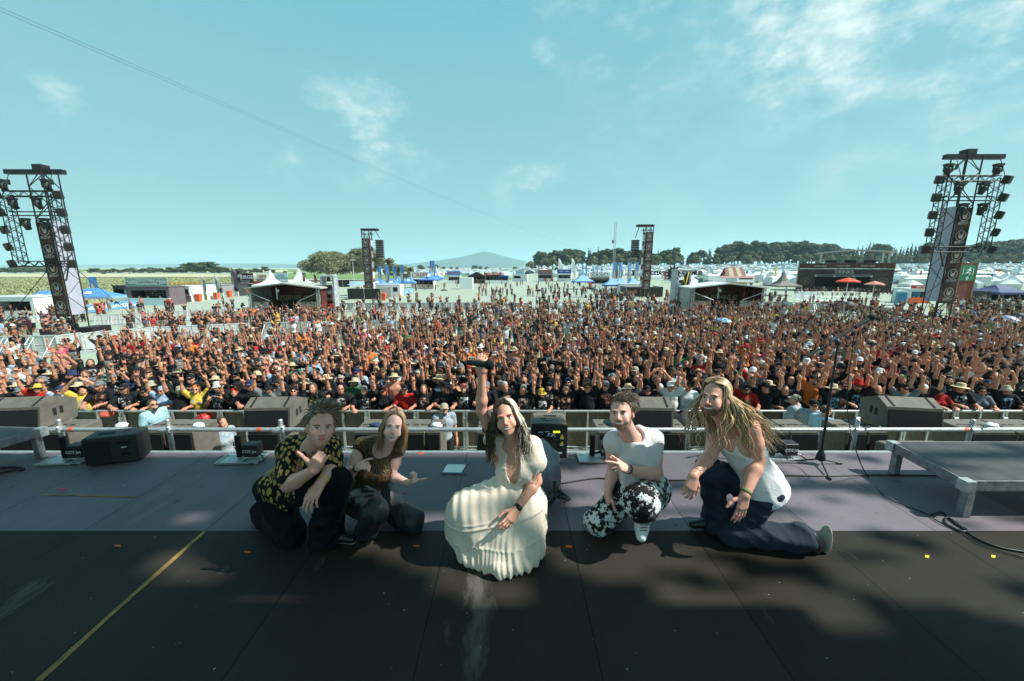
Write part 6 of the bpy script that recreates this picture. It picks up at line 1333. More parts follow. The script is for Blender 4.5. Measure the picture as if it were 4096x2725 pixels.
for kind, cols in ((0, (0, 0, 1, 2, 3, 4)), (1, (0, 0, 1)), (2, (0, 3, 5, 6))):
    for ci in cols: protos.append((kind, ci, camp_proto(kind, CC[ci])))
index_kids(); usedp = set(); rc = random.Random(3)
KN = ('tent', 'camper van', 'car'); CN = ('white', 'cream', 'pale blue', 'grey', 'green', 'dark', 'red'); KL = ('pitched in the crowded camping field', 'parked in the crowded camping field', 'parked in the crowded camping field')
def camp_put(p, pool=None):
    i = rc.choices(range(len(protos)), [4, 4, 3, 3, 2, 1, 4, 4, 3, 2, 1.5, 1.5, .5])[0]; kind, ci, pr = protos[i]
    o = pr if i not in usedp else copy_tree(pr); usedp.add(i); o.location = p; o.rotation_euler = (0, 0, rc.uniform(-.6, .6) + rc.choice((0, 1.57, 3.14))); s_ = rc.uniform(.85, 1.25); o.scale = (s_, s_, s_)
    tag(o, '{} {} {} before the wood'.format(CN[ci], KN[kind], KL[kind]), KN[kind], '{} {}s in the camping field'.format(CN[ci], KN[kind]))
cnt = 0; spots = []
for _ in range(9000):
    Y = rc.uniform(108, 212); sx = rc.uniform(2560, 4300)
    if Y < 128 and sx < 3620: continue
    if sx < 2700 and Y < 165: continue
    X = XY(sx, Y, -1.5); 
    if any((X - a) ** 2 + (Y - b_) ** 2 < 46 for a, b_ in spots): continue
    spots.append((X, Y)); camp_put((X, Y, float(GZ(X, Y)))); cnt += 1
    if cnt >= 235: break
# farther camp as one mass
mb = MB(); r9 = random.Random(11)
def far_camp(x0, x1, Y0, Y1, n, s0):
    for _ in range(n):
        Y = Y0 + (Y1 - Y0) * r9.random() ** 1.2; X = XY(r9.uniform(x0, x1), Y, -1); q = r9.random(); g0 = float(GZ(X, Y)); mb.mi = r9.choices(range(7), [10, 4, 4, 2, 1, 2, .4])[0]
        if q < .5: gable(mb, (X, Y, g0), 4.4 * s0, 4.2 * s0, 1.7, 2.9, r9.uniform(-1, 1))
        elif q < .8: mb.box((X, Y, g0 + 1.5), (6 * s0, 2.4, 2.7), rz=r9.uniform(-.7, .7))
        else: mb.box((X, Y, g0 + .85), (4.4, 1.9, 1.3), rz=r9.uniform(-.7, .7))
far_camp(2230, 4350, 212, 352, 3600, 1.0); far_camp(1680, 2180, 300, 560, 1200, 1.25); far_camp(1440, 2190, 560, 1200, 1200, 1.9)
o = mb.build('camping_field', CC); tag(o, 'dense mass of far white tents and vans before the wood', 'camping field', kind='stuff')
# little flags over the camp
for i in range(26):
    sx = 2600 + i * 60 + rn(-20, 20); Y = rn(100, 150); q_ = at_depth(sx, 1100, Y); q_.z = float(GZ(q_.x, Y)); feather_flag(q_, rn(4.5, 6.5), rnd.choice((CC[0], CC[2], CC[6], M_YEL, CC[0])), 'small flag on a thin pole over the camp, {} from left'.format(ordn(i)), .7, group='small flags over the camp')
# ---------------------------------------------------------------- the people
def skin_material(name, sss=.0):
    return mat(name, vcol='obj', rough=.48, var=.05, scale=30, bump=.08, bscale=220, spec=.4)
M_SKIN = skin_material('skin')
M_HAIR = mat('hair', vcol='obj', rough=.42, var=.2, scale=60, spec=.5)
M_CLOTHC = mat('plain_cloth', objcol=True, rough=.8, var=.12, scale=7, bump=.35, bscale=14, spec=.2)
def print_shirt():
    m = bpy.data.materials.new('printed_shirt'); m.use_nodes = True; b = NB(m.node_tree); p = m.node_tree.nodes['Principled BSDF']
    tc = b.n('ShaderNodeTexCoord'); oi = b.n('ShaderNodeObjectInfo'); sp = b.n('ShaderNodeSeparateXYZ'); b.l(tc.outputs['Object'], sp.inputs[0]); x, y, z = sp.outputs
    off = b.n('ShaderNodeCombineXYZ'); b.l(b.m('MULTIPLY', oi.outputs['Random'], 40), off.inputs[0]); co = b.vm('ADD', tc.outputs['Object'], off.outputs[0]).outputs[0]
    nz = b.noise(co, 13, 5, .75)
    mask = b.m('MULTIPLY', b.m('LESS_THAN', b.m('ABSOLUTE', x), .115), b.m('MULTIPLY', b.m('LESS_THAN', b.m('ABSOLUTE', b.m('SUBTRACT', z, 1.27)), .15), b.m('LESS_THAN', y, -.02)))
    rr = b.m('FRACT', b.m('MULTIPLY', oi.outputs['Random'], 7.7)); mask = b.m('MULTIPLY', mask, b.m('GREATER_THAN', rr, .25)); f = b.m('MULTIPLY', mask, b.m('GREATER_THAN', nz, .53))
    pc = b.ramp(b.m('FRACT', b.m('MULTIPLY', oi.outputs['Random'], 31.3)), [(0, (.5, .5, .48)), (.45, (.5, .12, .03)), (.6, (.5, .5, .5)), (.8, (.1, .25, .4)), (.9, (.45, .35, .08)), (1, (.4, .4, .38))])
    v = b.m('ADD', .8, b.m('MULTIPLY', b.noise(tc.outputs['Object'], 7), .4)); cc = b.n('ShaderNodeCombineColor'); [b.l(v, cc.inputs[i]) for i in range(3)]
    b.l(b.mix(f, b.mix(1.0, oi.outputs['Color'], cc.outputs[0], 'MULTIPLY'), pc), p.inputs['Base Color']); p.inputs['Roughness'].default_value = .85; p.inputs['Specular IOR Level'].default_value = .2
    bn = b.n('ShaderNodeBump'); bn.inputs['Strength'].default_value = .4; bn.inputs['Distance'].default_value = .02; b.l(b.noise(tc.outputs['Object'], 11, 3), bn.inputs['Height']); b.l(bn.outputs[0], p.inputs['Normal']); return m
M_PSHIRT = print_shirt()
BASE = np.array([.56, .245, .15])
def JJ(fem=False, tw=0.0):
    hw = .165 if fem else .187; c, s = math.cos(tw), math.sin(tw)
    return dict(shR=vec(-hw * c, -hw * s, 1.44), shL=vec(hw * c, hw * s, 1.44), pelvis=vec(0, 0, .95), neck=vec(0, -.005, 1.50), hipR=vec(-.09, 0, .92), hipL=vec(.09, 0, .92), knR=vec(-.11, -.02, .50), knL=vec(.11, -.02, .50), anR=vec(-.12, .02, .09), anL=vec(.12, .02, .09), toeR=vec(-.14, -.17, .035), toeL=vec(.14, -.17, .035))
U = lambda *a: nrm(a)
# pose: right arm (upper dir, fore dir, gesture, palm normal), left arm, words
POSE = {
 'both up': (((-.42, -.2, .88), (.12, -.22, .97), 'horns', (0, -1, .1)), ((.42, -.2, .88), (-.12, -.22, .97), 'horns', (0, -1, .1)), 'both arms up'),
 'high': (((-.2, -.12, .97), (.02, -.1, 1), 'horns', (0, -1, 0)), ((.26, -.12, .95), (.05, -.12, 1), 'open', (0, -1, 0)), 'arms stretched high'),
 'right up': (((-.3, -.15, .93), (.06, -.18, .98), 'horns', (0, -1, .1)), ((.25, -.1, -.95), (-.35, -.8, .2), 'relax', (0, 0, -1)), 'right arm up'),
 'left up': (((-.25, -.1, -.95), (.35, -.8, .2), 'fist', (0, 0, -1)), ((.32, -.18, .92), (-.05, -.12, .98), 'horns', (0, -1, .1)), 'left arm up'),
 'clap': (((-.5, -.25, .82), (.62, -.25, .74), 'open', (1, 0, 0)), ((.5, -.25, .82), (-.62, -.25, .74), 'open', (-1, 0, 0)), 'hands joined overhead'),
 'rest': (((-.35, -.55, -.75), (.45, -.85, .12), 'drape', (0, 0, -1)), ((.35, -.55, -.75), (-.3, -.9, .12), 'drape', (0, 0, -1)), 'both arms resting on the barrier'),
 'one rest': (((-.3, -.3, .88), (-.02, -.22, .97), 'horns', (0, -1, .1)), ((.35, -.55, -.75), (-.35, -.9, .1), 'drape', (0, 0, -1)), 'right arm up, left on the barrier'),
 'left one rest': (((-.35, -.55, -.75), (.35, -.9, .1), 'drape', (0, 0, -1)), ((.3, -.3, .88), (.02, -.22, .97), 'horns', (0, -1, .1)), 'left arm up, right on the barrier'),
 'chest': (((-.3, -.2, -.93), (.5, -.6, .75), 'horns', (0, -1, .2)), ((.3, -.2, -.93), (-.5, -.6, .75), 'horns', (0, -1, .2)), 'hands at the chest'),
 'down': (((-.2, .02, -.98), (-.05, -.2, -.98), 'relax', (1, 0, 0)), ((.2, .02, -.98), (.05, -.2, -.98), 'relax', (-1, 0, 0)), 'arms hanging down'),
 'phone': (((-.35, -.45, .3), (.35, -.35, .85), 'grip', (1, -.2, 0)), ((.35, -.45, .3), (-.35, -.35, .85), 'grip', (-1, -.2, 0)), 'hands before the face')}
def body_prims(pose, fem=False, heavy=0.0, hd=(0, 0, 0), detail=True, tw=0.0, simple=False):
    J = JJ(fem, tw); (dR1, dR2, gR, nR), (dL1, dL2, gL, nL), words = POSE[pose]; sc = .93 if fem else 1.0
    J['elR'] = J['shR'] + U(*dR1) * .285 * sc; J['wrR'] = J['elR'] + U(*dR2) * .255 * sc; J['elL'] = J['shL'] + U(*dL1) * .285 * sc; J['wrL'] = J['elL'] + U(*dL2) * .255 * sc
    for q, d in (('R', dR1), ('L', dL1)):
        if d[2] > .5: J['sh' + q] = J['sh' + q] + vec(0, 0, .03)
    R = rotm(*hd); o = vec(0, -.03, 1.63); b = 1.0 + heavy * .5; bb = (.84 if fem else 1.0) * (.82 if simple else 1)
    tp, (P_, TR, hl, hw) = torso(J, fem=fem, b=1 + heavy)
    if heavy > .2: tp.append(El(P_(0, -.05, .2), (.17, .13, .16), TR, .06))
    sk = head(o, R, .96, fem, smile=1, detail=detail) + [Cn(J['neck'] - vec(0, -.01, .03), o + R @ vec(0, .02, -.05), .052 if fem else .06, None, .03)] + tp
    sk += arm(J['shR'], J['elR'], J['wrR'], bb * b) + arm(J['shL'], J['elL'], J['wrL'], bb * b)
    hf = 1.4 if not simple else 1.0
    if simple:
        for W_, f, n_, g_ in ((J['wrR'], dR2, nR, gR), (J['wrL'], dL2, nL, gL)):
            f = U(*f); t = nrm(np.cross(f, U(*n_) + vec(0, .01, 0))); sk += [Cn(W_, W_ + f * .075, .028, .031, .02), Cn(W_ + f * .08 + t * .024, W_ + f * .175 + t * .04, .018, .014, .01), Cn(W_ + f * .08 - t * .024, W_ + f * .165 - t * .04, .018, .014, .01)]
    else: sk += hand(J['wrR'], U(*dR2), nR, True, gR, 1.18, hf) + hand(J['wrL'], U(*dL2), nL, False, gL, 1.18, hf)
    lg = leg(J['hipR'], J['knR'], J['anR'], b) + leg(J['hipL'], J['knL'], J['anL'], b)
    sk += lg + foot(J['anR'], J['toeR']) + foot(J['anL'], J['toeL'])
    tg, _ = torso(J, fem=fem, b=1 + heavy, grow=.017); sh = list(tg)
    if heavy > .2: sh.append(El(P_(0, -.05, .2), (.188, .148, .178), TR, .06))
    for q in 'RL': sh.append(Cn(J['sh' + q], J['sh' + q] + (J['el' + q] - J['sh' + q]) * .62, .078 * bb * b, .068 * bb * b, .03))
    tr = [El(vec(0, 0, .93), (.185 * b, .14 * b, .1), None, .04)] + [Cn(J['hip' + q], J['kn' + q], .108 * b, .085 * b, .04) for q in 'RL']
    tl = tr + [Cn(J['kn' + q], J['an' + q] + vec(0, 0, .03), .083 * b, .07 * b, .03) for q in 'RL']
    so_ = foot(J['anR'] - vec(0, 0, .02), J['toeR'], 1.12, .042) + foot(J['anL'] - vec(0, 0, .02), J['toeL'], 1.12, .042)
    return dict(J=J, o=o, R=R, skin=sk, shirt=sh, shorts=tr, trousers=tl, shoes=so_, words=words)
def cutz(fn):
    return lambda p, v: np.maximum(v, fn(p))
def fold_mod(seed, amp=.005, cut=None):
    r = np.random.RandomState(seed); K = r.normal(size=(5, 3)) * 16; ph = r.rand(5) * 6.28
    def f(p, v):
        d = sum(np.sin(p @ K[i] + ph[i]) for i in range(5)) * amp / 2.2; v = v + d
        return np.maximum(v, cut(p)) if cut else v
    return f
def mk_mesh(name, prims, h, m, mod=None, col=None, shift=None, box=None):
    v, q = sculpt(prims, h, mod, box=box); c = None
    if callable(col): c = col(v)
    elif col is not None: c = np.tile(np.asarray(col, float), (len(v), 1))
    if shift is not None: v = v - np.asarray(shift)
    me = np_mesh(name, v, q, True, c); me.materials.append(m); return me
# --- hats and hair in head space
def cap_hat(back=False):
    mb = MB(); pr = [(.091, .028), (.094, .05), (.088, .085), (.068, .118), (.035, .136), (0, .141)]; mb.lathe((0, .012, 0), pr, 20); y = 1 if back else -1
    n = 8; vs = []
    for a in np.linspace(-1.15, 1.15, n):
        vs += [(.085 * math.sin(a), .012 + y * .085 * math.cos(a), .036), (.095 * math.sin(a), .012 + y * (.085 + .085 * math.cos(a) ** .7) * max(.9, math.cos(a * .4)), .022), (.095 * math.sin(a), .012 + y * (.08 + .085 * math.cos(a) ** .7), .014)]
    mb.add(vs, [(i * 3 + j, i * 3 + 3 + j, i * 3 + 4 + j, i * 3 + 1 + j) for i in range(n - 1) for j in (0, 1)], True); return mb
def brim_hat(r, droop, crown=.13, flat=False):
    mb = MB(); pr = [(r, .03 - droop), (r * .8, .035 - droop * .4), (.1, .04), (.094, .05), (.09, crown - .03), (.07 if not flat else .085, crown), (0, crown + .006)]; mb.lathe((0, .01, 0), pr, 24); mb.lathe((0, .01, -.006), [(r, .03 - droop), (.1, .036)], 24); return mb
def bandana(): mb = MB(); mb.lathe((0, .014, 0), [(.083, .015), (.089, .04), (.086, .08), (.066, .115), (.03, .134), (0, .138)], 18); mb.tube((0, .1, .04), (.03, .15, -.05), .018, .008); return mb
HATS = {'cap': (cap_hat, 'capped'), 'backward cap': (lambda: cap_hat(True), 'backward capped'), 'straw hat': (lambda: brim_hat(.185, .02), 'straw hatted'), 'bucket hat': (lambda: brim_hat(.135, .05), 'bucket hatted'),
        'cowboy hat': (lambda: brim_hat(.17, -.03, .15, True), 'cowboy hatted'), 'bandana': (bandana, 'bandana wearing'), 'sombrero': (lambda: brim_hat(.27, -.03, .2), 'sombrero wearing')}
HATM = {k: f[0]().mesh('hat', [M_CLOTHC]) for k, f in HATS.items()}
def hair_prims(kind):
    base = [El(vec(0, .03, .055), (.083, .095, .088), None, .02)]
    if kind == 'long': base += [Cn(vec(x * .07, .04, .02), vec(x * .085, .02, -.16), .035, .025, .03) for x in (-1, 1)] + [Cn(vec(0, .08, .0), vec(0, .07, -.2), .06, .04, .04)]
    return base
def hair_mod(p, v):
    front = .012 - (p[:, 1] + .055) * .9 - p[:, 2] * .0
    v = v + .004 * np.sin(p[:, 0] * 190) + .003 * np.sin(p[:, 1] * 150 + p[:, 0] * 60)
    face = np.sqrt((p[:, 0] / .068) ** 2 + ((p[:, 1] + .11) / .085) ** 2 + ((p[:, 2] + .03) / .1) ** 2) - 1
    return np.maximum(v, -face * .07)
HAIRM = {k: mk_mesh('hair', hair_prims(k), .011, M_HAIR, hair_mod, col=(1, 1, 1)) for k in ('short', 'long')}
BEARDM = mk_mesh('beard', [El(vec(0, -.07, -.1), (.05, .045, .05), None, .02), Cn(vec(0, -.09, -.1), vec(0, -.1, -.16), .03, .015, .02)], .01, M_HAIR, lambda p, v: np.maximum(v, p[:, 2] + .078), col=(1, 1, 1))
mb = MB()
for x in (-1, 1): mb.lathe((x * .032, -.094, .0), [(0, .006), (.024, .004), (.026, 0), (0, -.003)], 12, Matrix.Rotation(math.radians(90), 3, 'X'))
mb.box((0, -.098, .003), (.02, .004, .005)); mb.box((.068, -.05, .004), (.004, .085, .006)); mb.box((-.068, -.05, .004), (.004, .085, .006))
GLASSM = mb.mesh('sunglasses', [mat('dark_glasses', (.01, .01, .012), .15, 0, .05)])
# --- variants
VAR = {}
def variant(pose, k):
    key = (pose, k)
    if key in VAR: return VAR[key]
    fem = k in (1, 4); heavy = {0: .05, 1: 0, 2: .32, 3: .12, 4: .06}[k]; r = random.Random(len(VAR) * 7 + 1)
    hd = (r.uniform(-.3, .3), r.uniform(-.34, -.05), r.uniform(-.14, .14)); V = body_prims(pose, fem, heavy, hd)
    box = (vec(-9, -9, .45), vec(9, 9, 9)) if pose not in ('down',) else None
    box = None
    c = lambda v: face_paint(v, V['o'], V['R'], .96, BASE, fem=fem, hairc=(.06, .04, .03))
    V['m'] = {'body': mk_mesh('person', V['skin'], .0125, M_SKIN, col=c), 'shirt': mk_mesh('shirt', V['shirt'], .015, M_PSHIRT, fold_mod(len(VAR), .004, lambda p: .80 - p[:, 2])), 'shorts': mk_mesh('shorts', V['shorts'], .02, M_CLOTHC), 'trousers': mk_mesh('trousers', V['trousers'], .02, M_CLOTHC), 'shoes': mk_mesh('shoes', V['shoes'], .015, M_CLOTHC)}
    VAR[key] = V; return V
def make_person(pose, k, loc, rz=0.0, s=1.0, shirt=(.012, .012, .014), hat=None, hatc=(.02, .02, .02), hair='short', hairc=(.06, .035, .02), beard=False, glasses=False, tone=1.0, lower='shorts', lowc=(.02, .02, .022), label='', group=None, topless=False):
    V = variant(pose, k); o = ob('person', V['m']['body'], loc=loc); o.rotation_euler = (0, 0, rz); o.scale = (s, s, s); o.color = (tone, tone, tone, 1); tag(o, label, 'person', group)
    def ch(nm, me, c, hd=False):
        q = ob(nm, me, o); q.color = tuple(c) + (1,)
        if hd: q.matrix_local = Matrix.Translation(Vector(V['o'])) @ Matrix(V['R'].tolist()).to_4x4() @ Matrix.Scale(.96, 4)
    if not topless: ch('shirt', V['m']['shirt'], shirt)
    ch(lower, V['m'][lower], lowc); ch('shoes', V['m']['shoes'], (.02, .02, .02))
    if hair: ch('hair', HAIRM[hair], hairc, True)
    if beard: ch('beard', BEARDM, hairc, True)
    if hat: ch('hat', HATM[hat], hatc, True)
    if glasses: ch('sunglasses', GLASSM, (1, 1, 1), True)
    return o
BLK = (.012, .012, .014); WHT = (.66, .68, .68); RDD = (.42, .02, .018); GRY = (.16, .17, .18); STW = (.55, .42, .26); KHK = (.36, .33, .24); BRN = (.09, .05, .03); YLW = (.62, .42, .06); LBL = (.3, .42, .56); NAV = (.02, .035, .10); ORG = (.7, .18, .03); CRM = (.6, .57, .48); GRN = (.05, .16, .08); PNK = (.55, .1, .16)
CN_ = {BLK: 'black', WHT: 'white', RDD: 'red', GRY: 'grey', STW: 'straw', KHK: 'khaki', BRN: 'brown', YLW: 'yellow', LBL: 'light blue', NAV: 'navy', ORG: 'orange', CRM: 'cream', GRN: 'green', PNK: 'pink'}
BLD = (.42, .3, .15); DKH = (.03, .02, .015); BRH = (.10, .055, .03); GRH = (.35, .34, .32); RDH = (.35, .04, .02)
# first row as photographed: picture column, pose, build, shirt, hat, hat colour, hair, hair colour, beard, sunglasses
ROW = [(-10, 'rest', 3, BLK, None, BLK, 'short', DKH, 0, 0), (78, 'one rest', 1, BLK, 'cap', GRY, 'long', BRH, 0, 1), (158, 'one rest', 0, RDD, 'straw hat', YLW, 'short', BRH, 0, 1), (243, 'one rest', 1, LBL, 'backward cap', NAV, 'short', BRH, 0, 1),
 (332, 'clap', 2, YLW, 'bandana', BLK, 'short', DKH, 0, 0), (402, 'rest', 0, BLK, 'cap', GRY, 'long', BRH, 0, 0), (497, 'rest', 3, BLK, 'cap', BLK, 'long', BRH, 0, 1), (577, 'rest', 1, BLK, 'cap', BLK, 'short', DKH, 0, 1), (648, 'one rest', 1, LBL, 'bandana', LBL, None, DKH, 0, 1),
 (722, 'one rest', 2, BLK, 'bucket hat', KHK, 'short', BRH, 1, 1), (785, 'both up', 4, YLW, 'bandana', ORG, 'long', BRH, 0, 1), (872, 'chest', 2, BLK, 'bucket hat', CRM, 'short', BRH, 0, 1), (937, 'both up', 1, BLK, 'bandana', RDD, None, DKH, 0, 0), (1004, 'rest', 3, BLK, 'cap', NAV, 'short', DKH, 0, 1),
 (1076, 'both up', 2, GRY, 'bucket hat', BLK, 'long', DKH, 0, 1), (1174, 'high', 0, BLK, 'backward cap', BLK, 'short', DKH, 0, 1), (1252, 'rest', 2, BLK, None, BLK, 'long', BRH, 0, 0), (1363, 'one rest', 0, BLK, None, BLK, None, DKH, 0, 1), (1456, 'left one rest', 3, BLK, 'bandana', GRY, 'short', DKH, 1, 0),
 (1534, 'one rest', 1, BLK, 'cap', BLK, 'long', RDH, 0, 1), (1618, 'rest', 0, RDD, 'cap', BLK, 'short', BRH, 0, 0), (1694, 'one rest', 4, BLK, None, BLK, 'long', BRH, 0, 0), (1780, 'rest', 3, BLK, 'cowboy hat', BLK, 'long', BRH, 1, 0), (1855, 'both up', 1, BLK, None, BLK, 'short', RDH, 0, 0), (1945, 'rest', 0, BLK, 'cap', GRY, 'short', DKH, 0, 0),
 (2020, 'down', 0, BLK, None, BLK, 'short', GRH, 0, 0), (2092, 'left up', 3, BLK, None, BLK, 'short', GRH, 0, 0), (2168, 'one rest', 1, BLK, 'bucket hat', YLW, None, YLW, 0, 1), (2264, 'both up', 4, BLK, None, BLK, 'long', DKH, 0, 0), (2350, 'both up', 2, BLK, 'cap', BRN, 'short', BRH, 0, 0), (2420, 'both up', 3, BLK, 'cap', GRY, 'short', DKH, 0, 1),
 (2512, 'both up', 2, GRY, 'straw hat', STW, 'short', BRH, 0, 1), (2590, 'both up', 1, BLK, 'bandana', BLK, 'long', DKH, 0, 1), (2682, 'both up', 2, WHT, 'cap', WHT, 'short', GRH, 0, 1), (2752, 'one rest', 0, WHT, 'cap', BLK, 'short', DKH, 0, 1), (2830, 'both up', 0, BLK, 'bucket hat', CRM, 'short', BRH, 1, 0), (2905, 'one rest', 3, BLK, 'cap', BLK, 'short', BRH, 1, 0),
 (2985, 'one rest', 2, RDD, 'cap', BLK, 'short', DKH, 1, 1), (3060, 'both up', 3, BLK, 'cowboy hat', BLK, 'short', DKH, 0, 0), (3140, 'left up', 0, BLK, None, BLK, 'short', DKH, 0, 0), (3330, 'both up', 0, BLK, 'straw hat', STW, 'short', BRH, 0, 1), (3430, 'left one rest', 3, BLK, 'sombrero', RDD, 'short', DKH, 1, 1), (3512, 'one rest', 2, BLK, None, BLK, None, BRH, 1, 0),
 (3618, 'both up', 3, GRY, 'cap', BLK, 'short', DKH, 0, 1), (3690, 'both up', 0, BLK, 'backward cap', WHT, 'short', DKH, 0, 0), (3760, 'rest', 1, RDD, 'bucket hat', BLK, 'long', DKH, 0, 0), (3838, 'rest', 3, BLK, 'straw hat', STW, 'long', RDH, 0, 1), (3928, 'one rest', 1, GRY, 'bandana', BLK, 'long', DKH, 0, 1), (4025, 'one rest', 0, BLK, 'bucket hat', KHK, 'short', DKH, 0, 1), (4110, 'rest', 2, BLK, 'bucket hat', GRY, 'short', DKH, 0, 0)]
rp = random.Random(21); NP = 0
def person_words(hat, hatc, shirt, pose, hair=None, topless=False):
    h = ('person in {} {}'.format(CN_[hatc], hat) if hat and hat != 'straw hat' else 'person in straw hat') if hat else {None: 'shaved person', 'short': 'hatless short haired person', 'long': 'hatless long haired person'}[hair]
    return '{}{}, {}'.format(h, ' and {} shirt'.format(CN_[shirt]) if not topless else ', bare chested', POSE[pose][2])
for i, (sx, pose, k, sh, hat, hc, hr, hrc, bd, gl) in enumerate(ROW):
    s_ = rp.uniform(.95, 1.04) * (.96 if k in (1, 4) else 1); Y = 9.46 + rp.uniform(-.02, .12); x = XY(sx, Y, 1.15)
    make_person(pose, k, (x, Y, -.45), rz=0 + (-math.atan2(x, Y)) * .5 + rp.uniform(-.12, .12), s=s_, shirt=sh, hat=hat, hatc=hc, hair=hr, hairc=hrc, beard=bd, glasses=gl, tone=rp.uniform(.85, 1.08),
                label=person_words(hat, hc, sh, pose, hr).replace(' and ', ', ').replace('both arms resting on the barrier', 'resting arms').replace('right arm up, left on the barrier', 'right arm up').replace('left arm up, right on the barrier', 'left arm up') + ', {} from left, front row'.format(ordn(i)), group='people in the front row'); NP += 1
def rand_look(r):
    hat = r.choices([None, 'cap', 'backward cap', 'straw hat', 'bucket hat', 'cowboy hat', 'bandana'], [30, 36, 6, 8, 10, 5, 5])[0]
    hc = STW if hat == 'straw hat' else r.choice([BLK, BLK, BLK, BLK, BLK, BLK, BLK, GRY, GRY, WHT, CRM, KHK, BRN, NAV, BLK, BRN, KHK])
    sh = r.choices([BLK, GRY, WHT, RDD, LBL, NAV, YLW, BRN, GRN, ORG, PNK], [88, 6, 5, 2, 1, 2, .5, 2, 1, .4, .4])[0]
    hair = r.choices(['short', 'long', None], [50, 34, 16])[0]
    return hat, hc, sh, hair, r.choice([DKH, DKH, BRH, BRH, BLD, GRH])
POOL = [('both up', 0), ('both up', 1), ('both up', 3), ('high', 0), ('high', 4), ('right up', 3), ('right up', 1), ('left up', 0), ('left up', 2), ('clap', 0), ('chest', 3), ('down', 2), ('down', 1), ('phone', 0)]; PW = [10, 8, 9, 9, 5, 11, 8, 10, 6, 1.5, 4, 3, 3, 4]
rows = [(10.1, .60), (10.72, .60), (11.35, .61), (12.0, .62), (12.65, .64), (13.3, .66)]
for ri, (Y, dx) in enumerate(rows):
    hw_ = 1.324 * (Y * .983 + .6) + .1; n = int(2 * hw_ / dx); k = 0
    for i in range(n):
        x = -hw_ + dx * (i + (ri % 2) * .5) + rp.uniform(-.12, .12); y = Y + rp.uniform(-.16, .16)
        if x < -8.8 and rp.random() < (.25 + .12 * ri): continue
        if NP >= 272: break
        pose, kk = rp.choices(POOL, PW)[0]; hat, hc, sh, hair, hrc = rand_look(rp); tl = rp.random() < .04
        make_person(pose, kk, (x, y, float(GZ(x, y))), rz=-math.atan2(x, y) * .6 + rp.uniform(-.25, .25), s=rp.uniform(.93, 1.06) * (.96 if kk in (1, 4) else 1), shirt=sh, hat=hat, hatc=hc, hair=hair, hairc=hrc, beard=rp.random() < .25 and kk not in (1, 4), glasses=rp.random() < .5, tone=rp.uniform(.78, 1.1),
                    lower=rp.choice(('shorts', 'trousers')), label=person_words(hat, hc, sh, pose, hair, tl).replace(' and ', ', ') + ', {} from left, {} row'.format(ordn(k), ORD[ri + 1]), group='people in the {} row'.format(ORD[ri + 1]), topless=tl); NP += 1; k += 1
# people standing apart, nearest ones
FREE = [((262, 1600), 'down', 2, True, None, BLK, BLK, 'short', DKH, 'bare chested man in dark shorts standing apart at the left'), ((180, 1590), 'phone', 0, False, None, BLK, LBL, 'short', BRH, 'man in pale denim vest beside the bare chested man'), ((60, 1600), 'both up', 2, False, 'bucket hat', GRY, BLK, 'short', DKH, 'person in grey hat with both arms up at the far left'),
 ((590, 1500), 'both up', 0, False, 'straw hat', STW, BLK, 'long', DKH, 'tall person in straw hat and black shirt left of the crowd edge'), ((190, 1660), 'right up', 0, False, 'cap', GRY, BLK, 'short', DKH, 'person in grey cap raising one arm in the gap at the left'), ((100, 1335), 'down', 0, False, 'cap', BLK, BLK, 'short', DKH, 'dark clad person standing behind the second barrier at far left'), ((520, 1420), 'down', 3, False, None, BLK, BLK, 'short', DKH, 'person in black leaning near the left light tower')]
for i, ((sx, sy), pose, kk, tl, hat, hc, sh, hair, hrc, lb) in enumerate(FREE):
    p = G(sx, sy, 0); make_person(pose, kk, p, rz=rp.uniform(-.4, .4), shirt=sh, hat=hat, hatc=hc, hair=hair, hairc=hrc, topless=tl, lowc=(.03, .03, .045), label=lb, group='people standing apart at the left'); NP += 1
ALO = mat('flowery_shirt', (.55, .62, .62), .8, 0, .1, 30, col2=(.12, .38, .5)); ALO2 = mat('blue_red_flowery_shirt', (.04, .2, .42), .8, 0, .1, 30, col2=(.5, .42, .3))
for i, (sx, sy, Y, pose, k, rz, hat, hc, lb, am) in enumerate(((608, 1600, 6.75, 'down', 3, 1.3, None, BLK, 'steward in pale flowery shirt facing right behind the long sub', ALO), (885, 1672, 6.3, 'down', 1, 1.2, None, BLK, 'steward with tied hair in colourful flowery shirt in the pit', ALO2), (1775, 1615, 6.6, 'down', 3, .5, 'cap', KHK, 'bearded steward in camouflage cap beside the singer in the pit', ALO2),
        (3185, 1580, 6.9, 'down', 2, -2.3, 'cap', KHK, 'steward in blue flowery shirt and green cap seen from behind', ALO2), (3255, 1600, 7.1, 'down', 0, -.6, 'cap', BLK, 'steward with yellow flower garland between two others', ALO2), (3300, 1625, 6.5, 'down', 3, 1.9, 'cap', BRN, 'steward in pale patterned shirt beside the microphone stand', ALO))):
    o = make_person(pose, k, tuple(GP(sx, sy + 22, 1.17) - Vector((0, 0, 1.62))), rz=rz, hat=hat, hatc=hc, hair='short' if i != 1 else 'long', beard=i in (0, 2), glasses=i < 1, label=lb, group='stewards in the pit', lower='trousers'); NP += 1
    for c in o.children:
        if c.name.startswith('shirt'): c.data = c.data.copy(); c.data.materials.clear(); c.data.materials.append(am)
